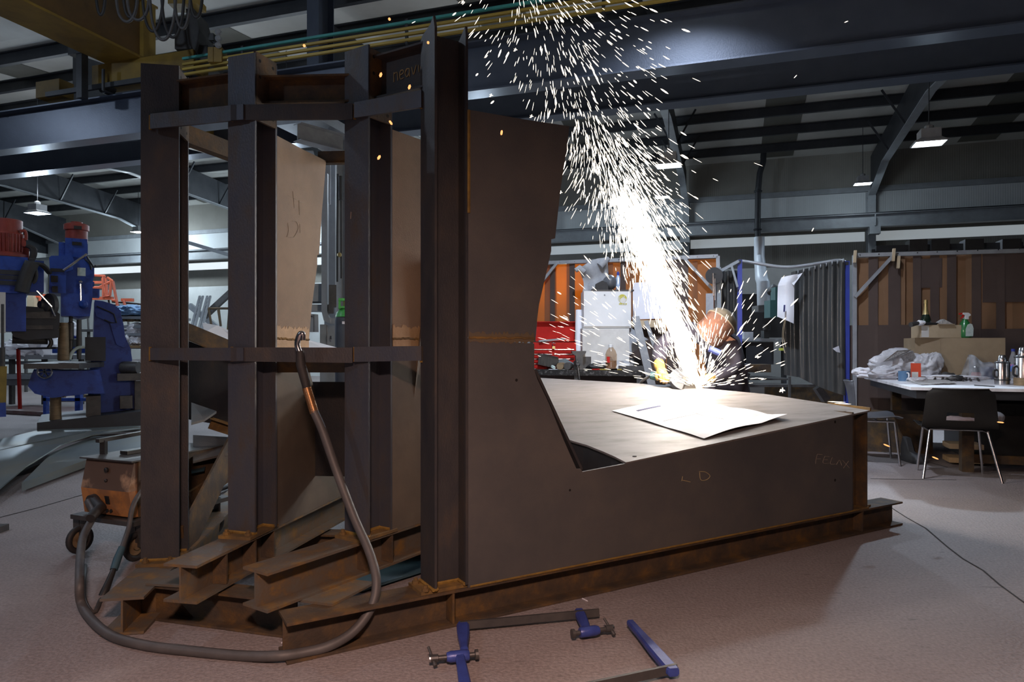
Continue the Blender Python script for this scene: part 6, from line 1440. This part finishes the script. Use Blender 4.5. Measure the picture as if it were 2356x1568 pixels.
# ------------------------------------------------------------------ the man grinding
SO = PT(1608,892)                                                         # where the disc meets the plate
def skinmesh(pts, edges, lvl=2):                                          # pts: {name: (pos, radius or (rx, ry))}
    me = bpy.data.meshes.new('tmp'); names = list(pts); idx = {n: i for i, n in enumerate(names)}
    me.from_pydata([tuple(pts[n][0]) for n in names], [(idx[a], idx[b]) for a, b in edges], [])
    o = bpy.data.objects.new('tmp', me); COL.objects.link(o)
    sm = o.modifiers.new('s', 'SKIN'); sm.use_smooth_shade = True; sm.branch_smoothing = .6
    for i, n in enumerate(names):
        r = pts[n][1]; sv = me.skin_vertices[0].data[i]; sv.radius = r if isinstance(r, tuple) else (r, r); sv.use_root = (i == 0)
    ss = o.modifiers.new('u', 'SUBSURF'); ss.levels = ss.render_levels = lvl
    dg = bpy.context.evaluated_depsgraph_get(); dg.update()
    m2 = bpy.data.meshes.new_from_object(o.evaluated_get(dg))
    bpy.data.objects.remove(o); bm = NB(); bm.from_mesh(m2); bpy.data.meshes.remove(m2)
    return bm
J = {'pelvis': V((2.02,6.42,.95)), 'belly': V((1.96,6.28,1.10)), 'chest': V((1.83,6.08,1.25)), 'collar': V((1.74,5.95,1.34)), 'neck': V((1.72,5.90,1.38)),
     'shR': P(1573,757,6.0), 'elR': P(1517,800,5.95), 'wrR': P(1516,842,5.72), 'shL': P(1686,795,5.85), 'elL': P(1692,852,5.72), 'wrL': P(1628,872,5.62),
     'hipR': V((1.93,6.44,.92)), 'knR': V((1.80,6.35,.50)), 'anR': V((1.84,6.55,.09)), 'toeR': V((1.78,6.36,.04)),
     'hipL': V((2.12,6.40,.92)), 'knL': V((2.14,6.28,.50)), 'anL': V((2.20,6.50,.09)), 'toeL': V((2.16,6.30,.04))}
hc = P(1652,748,5.76)
man = thing('person', 'man in dark overalls and clear face shield bending over the plate grinding it', 'person', V((2.0,6.4,0)))
# head frame: crown points up and right, the face looks down to the left towards the work
hu = V((.70,.12,.70)).normalized(); hf = V((-.55,-.74,-.45)); hf = (hf-hu*hf.dot(hu)).normalized(); hs = hu.cross(hf)
# body: one continuous skin surface, head and hands included
bp = {'pelvis': (J['pelvis'], (.15,.11)), 'belly': (J['belly'], (.14,.11)), 'chest': (J['chest'], (.16,.12)), 'collar': (J['collar'], (.10,.08)), 'neck': (J['neck'], .055),
      'jaw': (hc-hu*.05+hf*.01, (.066,.075)), 'head': (hc+hu*.02, (.078,.092)), 'crown': (hc+hu*.10, (.062,.07))}
be = [('pelvis','belly'),('belly','chest'),('chest','collar'),('collar','neck'),('neck','jaw'),('jaw','head'),('head','crown')]
for s in 'RL':
    for a, r in (('sh',.062),('el',.045),('wr',.031)): bp[a+s] = (J[a+s], r)
    be += [('collar','sh'+s),('sh'+s,'el'+s),('el'+s,'wr'+s)]
    for a, r in (('hip',.085),('kn',.058),('an',.042),('toe',.038)): bp[a+s] = (J[a+s], r)
    be += [('pelvis','hip'+s),('hip'+s,'kn'+s),('kn'+s,'an'+s),('an'+s,'toe'+s)]
gx = (P(1570,875,5.58)-P(1505,866,5.66)).normalized()                      # grinder axis
def hand(s, palm, grip_dir, curl, wr):
    # palm centre, direction across the knuckles, curl direction (fingers wrap round the tool)
    pd_ = (palm-wr).normalized(); side = grip_dir
    bp['pm'+s] = (palm, (.040,.028)); be.append(('wr'+s,'pm'+s))
    for i, (o_, ln) in enumerate(((-.033,.95),(-.011,1.05),(.012,1.0),(.033,.78))):
        k0 = palm+pd_*.045+side*o_; k1 = k0+(pd_*.55+curl*.8).normalized()*.036*ln; k2 = k1+(curl*.95-pd_*.3).normalized()*.028*ln; k3 = k2+(curl*.4-pd_*.9).normalized()*.022*ln
        n0 = 'pm'+s
        for j, (q, r) in enumerate(((k0,.0125),(k1,.0105),(k2,.0098),(k3,.0085))):
            nn = 'f%s%d%d' % (s,i,j); bp[nn] = (q, r); be.append((n0, nn)); n0 = nn
    t0 = palm-side*.042+pd_*-.005; t1 = t0-side*.016+curl*.032+pd_*.015; t2_ = t1+curl*.028+side*.012+pd_*.008
    n0 = 'pm'+s
    for j, (q, r) in enumerate(((t0,.0145),(t1,.0125),(t2_,.010))):
        nn = 't%s%d' % (s,j); bp[nn] = (q, r); be.append((n0, nn)); n0 = nn
gA, gB = P(1500,864,5.68), P(1572,876,5.585)
palmR = P(1525,858,5.60); palmL = P(1606,874,5.60)
hand('R', palmR, gx, V((.05,-.35,-.9)).normalized(), J['wrR'])
hand('L', palmL, gx, V((-.3,-.5,-.7)).normalized(), J['wrL'])
body = obj('body', skinmesh(bp, be), M['skin'], man, smooth=180)
# face: nose, eyes, mouth, ears
bm = NB(); blob(bm, hc+hf*.100-hu*.018, (.013,.016,.020), 1, .1, 2); obj('nose', bm, M['skin'], man, smooth=180)
bm = NB()
for e in (-.033,.033): lathe(bm, hc+hf*.082+hs*e+hu*.012, [(.010,-.006),(.009,-.001),(.0,.002)], 10, hf)
obj('eye', bm, M['white'], man, smooth=60)
bm = NB()
for e in (-.033,.033): lathe(bm, hc+hf*.0835+hs*e+hu*.012, [(.005,0),(.0,.003)], 8, hf)
obj('pupil', bm, M['black'], man)
bm = NB(); tube(bm, [hc+hf*.082-hu*.062-hs*.025, hc+hf*.092-hu*.062, hc+hf*.082-hu*.062+hs*.025], [.004,.007,.004], 8); obj('mouth', bm, M['motorred'], man, smooth=60)
bm = NB()
for e in (-1,1): blob(bm, hc+hs*e*.084-hf*.01-hu*.01, (.012,.022,.03), 3, .1, 2)
obj('ear', bm, M['skin'], man, smooth=60)
bm = NB(); blob(bm, hc+hu*.055-hf*.02, (.088,.10,.085), 4, .08, 3); obj('hair', bm, mat('dark_hair', (.035,.025,.02)), man, smooth=60)
# overall: jacket over torso and sleeves, trousers, boots
jp = {'pelvis': (J['pelvis'], (.19,.15)), 'belly': (J['belly'], (.20,.155)), 'chest': (J['chest'], (.215,.165)), 'collar': (J['collar']-V((0,0,.02)), (.13,.11))}
je = [('pelvis','belly'),('belly','chest'),('chest','collar')]
for s in 'RL':
    mid = J['sh'+s].lerp(J['el'+s],.55)
    jp['sh'+s] = (J['sh'+s], .098); jp['md'+s] = (mid, .083); jp['el'+s] = (J['el'+s], .076); jp['cf'+s] = (J['el'+s].lerp(J['wr'+s],.85), .054)
    je += [('collar','sh'+s),('sh'+s,'md'+s),('md'+s,'el'+s),('el'+s,'cf'+s)]
bm = skinmesh(jp, je)
for v in bm.verts:
    n_ = noise.noise(v.co*9)*.010+noise.noise(v.co*22)*.004; v.co += v.normal*n_
obj('jacket', bm, M['jacket'], man, smooth=180)
tp = {'pelvis': (J['pelvis'], (.17,.14))}; te = []
for s in 'RL':
    tp['hip'+s] = (J['hip'+s], .108); tp['kn'+s] = (J['kn'+s], .083); tp['an'+s] = (J['an'+s]+V((0,0,.04)), .073)
    te += [('pelvis','hip'+s),('hip'+s,'kn'+s),('kn'+s,'an'+s)]
obj('trousers', skinmesh(tp, te), M['jacket'], man, smooth=180)
for s in 'RL':
    a, b = J['an'+s], J['toe'+s]; dr_ = V((b.x-a.x,b.y-a.y,0)).normalized(); sd = dr_.cross(Z)
    bm = NB(); loft(bm, [[V((a.x,a.y,0))+dr_*t_+sd*x*w_+vz(z) for x, z in ((-1,.0),(1,.0),(1,h_*.6),(.6,h_),(-.6,h_),(-1,h_*.6))] for t_, w_, h_ in ((-.08,.035,.14),(-.04,.046,.15),(.03,.05,.13),(.10,.052,.085),(.18,.045,.075),(.22,.025,.05))]); obj('boot', bm, M['rubber'], man, smooth=50)
# gloves over the hands (same pose, slightly larger)
for s in 'RL':
    gp_ = {}; ge = []
    base = 'wr'+s; gp_['cuff'] = (J['wr'+s].lerp(J['el'+s],.28), .058); gp_[base] = (bp[base][0], .050); gp_['pm'+s] = (bp['pm'+s][0], (.054,.042)); ge += [('cuff',base),(base,'pm'+s)]
    for a, b in be:
        if b.startswith('f'+s) or b.startswith('t'+s):
            q, r = bp[b]; gp_[b] = (q, r*1.38); ge.append((a, b))
    bm = skinmesh(gp_, ge)
    for v in bm.verts: v.co += v.normal*(noise.noise(v.co*40)*.003)
    obj('glove', bm, M['glove'], man, smooth=180)
# face shield: tan headgear dome, curved clear visor, edge trim
def hd(th, ph, r): return hc+(hs*math.sin(th)*math.cos(ph)+hf*math.cos(th)*math.cos(ph)+hu*math.sin(ph))*r
bm = NB(); sheet(bm, lambda u, w_: hc+hu*.035+(hs*math.sin((u-.5)*3.7)*math.cos(w_*1.5)+hf*math.cos((u-.5)*3.7)*math.cos(w_*1.5))*.128+hu*(.115*math.sin(w_*1.5)), 24, 10, .005); obj('headgear', bm, M['cap'], man, smooth=60)
bm = NB(); tube(bm, [hc+hu*.040+(hs*math.sin(a_)+hf*math.cos(a_))*.133 for a_ in [(-1.9+3.8*k/24) for k in range(25)]], .010, 6); tube(bm, [hc+hu*.10+(hs*math.sin(a_)+hf*math.cos(a_))*.095 for a_ in [(-1.6+3.2*k/20) for k in range(21)]], .005, 6); obj('headgear_band', bm, M['cap'], man, smooth=60)
def vis(u, w_):
    a_ = (u-.5)*2.9; e_v = abs(u-.5)*2; lo = -.225+.12*e_v**2.2
    return hc+(hs*math.sin(a_)*.135+hf*math.cos(a_)*(.138+.02*w_))+hu*(.045+(lo-.045)*w_)
bm = NB(); sheet(bm, vis, 26, 10, .0015); obj('visor', bm, M['visor'], man, smooth=60)
bm = NB(); tube(bm, [vis(k/26,1) for k in range(27)], .0045, 6); obj('visor_trim', bm, M['cap'], man, smooth=60)
# blue badge with lettering on the chest
bx, by_ = (P(1660,812,5.6)-P(1634,799,5.6)).normalized(), None
bc = P(1646,805,5.60); bn_ = V((-.2,-.95,.15)).normalized(); bx = (bx-bn_*bx.dot(bn_)).normalized(); by_ = bn_.cross(bx); by_ = by_ if by_.z > 0 else -by_
bm = NB(); prism(bm, [bc+bx*x+by_*y for x, y in ((-.050,-.018),(.050,-.018),(.050,.018),(-.050,.018))], bn_*-.10); obj('badge', bm, M['tagblue'], man, label='blue name badge with white lettering')
def text_mesh(name, s, size, mat_, c, x, y, parent, ext=.0006):
    cu = bpy.data.curves.new(name, 'FONT'); cu.body = s; cu.size = size; cu.align_x = 'CENTER'; cu.align_y = 'CENTER'; cu.extrude = ext
    o = bpy.data.objects.new(name, cu); COL.objects.link(o); dg = bpy.context.evaluated_depsgraph_get(); dg.update()
    me = bpy.data.meshes.new_from_object(o.evaluated_get(dg)); bpy.data.objects.remove(o)
    bm = NB(); bm.from_mesh(me); bpy.data.meshes.remove(me); z_ = x.cross(y)
    bmesh.ops.transform(bm, matrix=Matrix.Translation(c) @ Matrix((x, y, z_)).transposed().to_4x4(), verts=bm.verts)
    return obj(name, bm, mat_, parent)
text_mesh('lettering', 'GLAZZARD', .0165, M['ink'], bc+bn_*.0012, bx, by_, man)

# ------------------------------------------------------------------ angle grinder
gr = thing('angle_grinder', 'dark green angle grinder in the yellow gloves throwing the sparks', 'grinder', (gA+gB)/2)
bm = NB(); lathe(bm, gA, [(.012,-.02),(.030,-.01),(.034,.02),(.033,.12),(.042,.14),(.044,.24),(.040,.27),(.030,.30)], 20, gB-gA); obj('body', bm, M['grinder'], gr, smooth=40)
dn = V((-.10,-.62,.78)).normalized(); dc = SO+V((-.098,.045,.052))
dn = (dn-(SO-dc).normalized()*dn.dot((SO-dc).normalized())).normalized()
bm = NB(); lathe(bm, dc, [(.0,-.002),(.112,-.002),(.112,.002),(.0,.002)], 40, dn); obj('cutting_disc', bm, M['rubber'], gr, smooth=30)
bm = NB(); lathe(bm, dc-dn*.03, [(.0,0),(.028,0),(.028,.06),(.0,.06)], 16, dn); bar(bm, dc, gA.lerp(gB,.95), .06, .06); obj('gear_head', bm, M['iron'], gr, smooth=30)
bm = NB(); s_ = dn.orthogonal().normalized(); away = (dc-SO).normalized(); t_ = dn.cross(away)
arc = [away*math.cos(a_)+t_*math.sin(a_) for a_ in [(-1.75+3.5*k/24) for k in range(25)]]
loft(bm, [[dc+e*.125-dn*.015, dc+e*.125+dn*.022, dc+e*.129+dn*.022, dc+e*.129-dn*.015] for e in arc], closed=True); loft(bm, [[dc+dn*.020+e*.03, dc+dn*.020+e*.128, dc+dn*.024+e*.128, dc+dn*.024+e*.03] for e in arc]); obj('guard', bm, M['darksteel'], gr, smooth=40)
bm = NB(); tube(bm, spline([gA-gx*.01, P(1490,868,5.72), P(1476,878,5.78), P(1470,900,5.9), V((1.15,6.0,.55)), V((1.15,6.1,.02))],6), .012, 8); obj('power_cable', bm, M['hose'], gr, smooth=60)
bm = NB(); tube(bm, [gA.lerp(gB,.86)+V((0,0,.03)), gA.lerp(gB,.86)+V((.02,.02,.13))], .016, 10); obj('side_handle', bm, M['rubber'], gr)

# ------------------------------------------------------------------ sparks
M['spark'] = emit('white_hot_spark', (1.0,.88,.72), 2.6, False)
M['sparkorange'] = emit('orange_spark', (1.0,.42,.14), 1.5, False)
rs = random.Random(21)
def sliver(bm, c, dvec, ln, r):
    a = dvec*(ln/2); s = dvec.orthogonal().normalized()*r; t = dvec.cross(s)
    vsn = [bm.verts.new(c+a)] + [bm.verts.new(c+a*.5*k_+q) for k_ in (1,-1) for q in (s, t, -s, -t)] + [bm.verts.new(c-a)]
    for i in range(4):
        j = (i+1) % 4
        bm.faces.new((vsn[0], vsn[1+i], vsn[1+j])); bm.faces.new((vsn[1+i], vsn[5+i], vsn[5+j], vsn[1+j])); bm.faces.new((vsn[5+i], vsn[9], vsn[5+j]))
def jet_axis(y):                                                          # photo x of the plume centre and its half width at height y
    pts = [(892,1608,5),(840,1585,14),(760,1560,26),(640,1516,42),(560,1480,55),(470,1450,75),(380,1415,85),(280,1372,95),(180,1330,125),(80,1285,150),(-40,1230,175)]
    for (y0,x0,w0),(y1,x1,w1) in zip(pts, pts[1:]):
        if y1 <= y <= y0:
            t = (y0-y)/(y0-y1); return x0+(x1-x0)*t, w0+(w1-w0)*t
    return pts[-1][1:]
def depth_at(y, j): return SO.y-.55*max(0,(892-y)/900)+j*(.05+.55*max(0,(892-y)/900))
def plume_spark(y, spread, lmin, lmax, rw):
    x, wd = jet_axis(y); g_ = rs.gauss(0,1)*spread; px = x+wd*g_
    x2, w2 = jet_axis(y-12); px2 = x2+w2*g_*(.9)
    d0 = depth_at(y, rs.gauss(0,1)*.6)
    c = P(px,y,d0); e = P(px2+rs.gauss(0,1.6), y-12, d0-.006+rs.gauss(0,.01))
    ln = rs.uniform(lmin,lmax)*d0/FPX
    return c, (e-c).normalized(), ln, rw*d0/FPX
def fan_spark(side):
    # stray sparks leaving the contact point low and sideways
    if side == 'R': a_ = rs.uniform(.05,1.45); r_ = rs.uniform(10,1)**2*3.2*(.35+.65*a_/1.45) if 0 else (rs.random()**1.7)*330*(.35+.65*(1-abs(a_-.9)))+8
    else: a_ = rs.uniform(2.25,3.0); r_ = (rs.random()**1.3)*380+10
    px, y = SO_px[0]+r_*math.cos(a_), SO_px[1]-r_*math.sin(a_)
    d0 = SO.y-.1*r_/300+rs.gauss(0,.12)*(r_/300)
    c = P(px,y,d0); e = P(px+12*math.cos(a_+rs.gauss(0,.08)), y-12*math.sin(a_+rs.gauss(0,.08)), d0-.004)
    return c, (e-c).normalized(), rs.uniform(7,26)*d0/FPX, rs.uniform(.35,.8)*d0/FPX
SO_px = (1608,890)
bm = NB()
for i in range(2300):                                                     # dense root of the plume
    y = 890-(rs.random()**1.6)*440
    sliver(bm, *plume_spark(y, .22+.22*rs.random()**1.5, 18, 56, rs.uniform(.45,1.1)))
for i in range(1700):
    y = 880-(rs.random()**1.0)*560
    sliver(bm, *plume_spark(y, .85, 8, 34, rs.uniform(.35,.85)))
for i in range(900):
    y = 600-rs.random()*640
    sliver(bm, *plume_spark(y, .75, 6, 24, rs.uniform(.4,1.0)))
for i in range(130): sliver(bm, *fan_spark('R'))
for i in range(170): sliver(bm, *fan_spark('L'))
for i in range(160):
    y = 880-rs.random()*130; x = 1608+rs.gauss(0,45)*(1-(y-750)/160*.6)
    sliver(bm, P(x,y,SO.y+rs.gauss(0,.1)), (P(x,y,SO.y)-P(1608,892,SO.y)).normalized(), rs.uniform(8,34)*SO.y/FPX, rs.uniform(.35,.7)*SO.y/FPX)
sh = obj('spark_plume', bm, M['spark'], label='dense white plume of sparks rising from the grinder', cat='sparks', kind='stuff')
for px, y, k_ in ((1590,838,.16),(1560,760,1.1),(1500,600,.85),(1440,420,.16)):
    ld = bpy.data.lights.new('spark_light', 'POINT'); ld.energy = SPARK_LAMP*k_; ld.color = (1.0,.93,.86); ld.shadow_soft_size = .10
    lo = bpy.data.objects.new('spark_light', ld); COL.objects.link(lo); lo.location = P(px,y,SO.y-.03-.5*(892-y)/900)
# 300 single sparks
protos = []
for k in range(5):
    bm = NB(); sliver(bm, V((0,0,0)), Z, 1.0, .05+.012*k); protos.append(bm)
pm = []
for bm in protos: 
    me = finish('flying_spark', bm, 0); me.materials.append(M['spark']); pm.append(me)
po = finish('flying_spark', (lambda b: (sliver(b, V((0,0,0)), Z, 1.0, .10), b)[1])(NB()), 0); po.materials.append(M['sparkorange'])
star = NB(); r5 = random.Random(5)
for k in range(16):
    v_ = V((r5.gauss(0,1),r5.gauss(0,1),r5.gauss(0,1))).normalized(); sliver(star, v_*.25, v_, .6*r5.uniform(.5,1.2), .05)
star = finish('bursting_spark', star, 0); star.materials.append(M['spark'])
def fly(me, c, dvec, ln, lab, grp, name='flying_spark', sc=None, r=.0036):
    o = bpy.data.objects.new(name, me); COL.objects.link(o); o.location = c
    o.rotation_euler = dvec.to_track_quat('Z','Y').to_euler(); o.scale = sc or (r/.062,r/.062,ln)
    return tag(o, lab, 'spark', grp)
LA, GA = 'bright white spark flying up from the grinder', 'single white sparks'
for i in range(225):
    y = 880-rs.random()*930
    c, dv_, ln, rr = plume_spark(y, 1.15 if y > 300 else .9, 8, 26, 1.2)
    fly(pm[rs.randrange(5)], c, dv_, ln, LA, GA)
for i in range(45):
    c, dv_, ln, rr = fan_spark('R'); fly(pm[rs.randrange(5)], c, dv_, ln*1.1, LA, GA)
for i in range(20):
    c, dv_, ln, rr = fan_spark('L'); fly(pm[rs.randrange(5)], c, dv_, ln, LA, GA)
for x, y, lab in ((1223,268,'bursting spark near the top of the big plate fin'),(1065,5,'bursting spark at the top edge'),(1800,898,'bursting star spark above the far edge of the plate'),(1290,443,'bursting spark by the curved edge of the fin'),(1186,115,'bursting spark high up right of the tallest column'),(1742,820,'bursting spark right of the left blue post'),(1130,220,'bursting spark over the top right of the tallest column')):
    fly(star, P(x,y,4.9), V((.1,.2,1)), 0, lab, None, 'bursting_spark', (.030,)*3 if x != 1800 else (.042,)*3)
for x, y, a_ in ((876,172,1.2),(872,362,1.0),(899,282,2.2),(1154,305,1.4),(700,105,1),(985,98,1.4),(942,200,1.2),(896,44,1.0)):
    fly(po, P(x,y,2.75), V((math.cos(a_),0,math.sin(a_))), (.022 if y > 150 else .012), 'orange stray spark drifting in front of the rusty columns', 'orange sparks near the columns')
for x, y, a_ in ((2302,971,-.1),(2152,1053,-.4),(2040,1024,-.4),(1990,945,-.08),(1830,176,.8),(1947,50,.4),(1870,528,1.1)):
    fly(po if y > 900 else pm[0], P(x,y,4.6), V((math.cos(a_),0,math.sin(a_))), .05 if y > 900 else .03, 'single spark far from the plume on the right', 'sparks far right')
for x, y, a_ in ((1925,924,-.05),(1938,928,-.05)):
    fly(pm[1], P(x,y,4.75), V((math.cos(a_),0,math.sin(a_))), .13, 'long low spark skimming over the right corner of the plate', 'sparks skimming the plate')
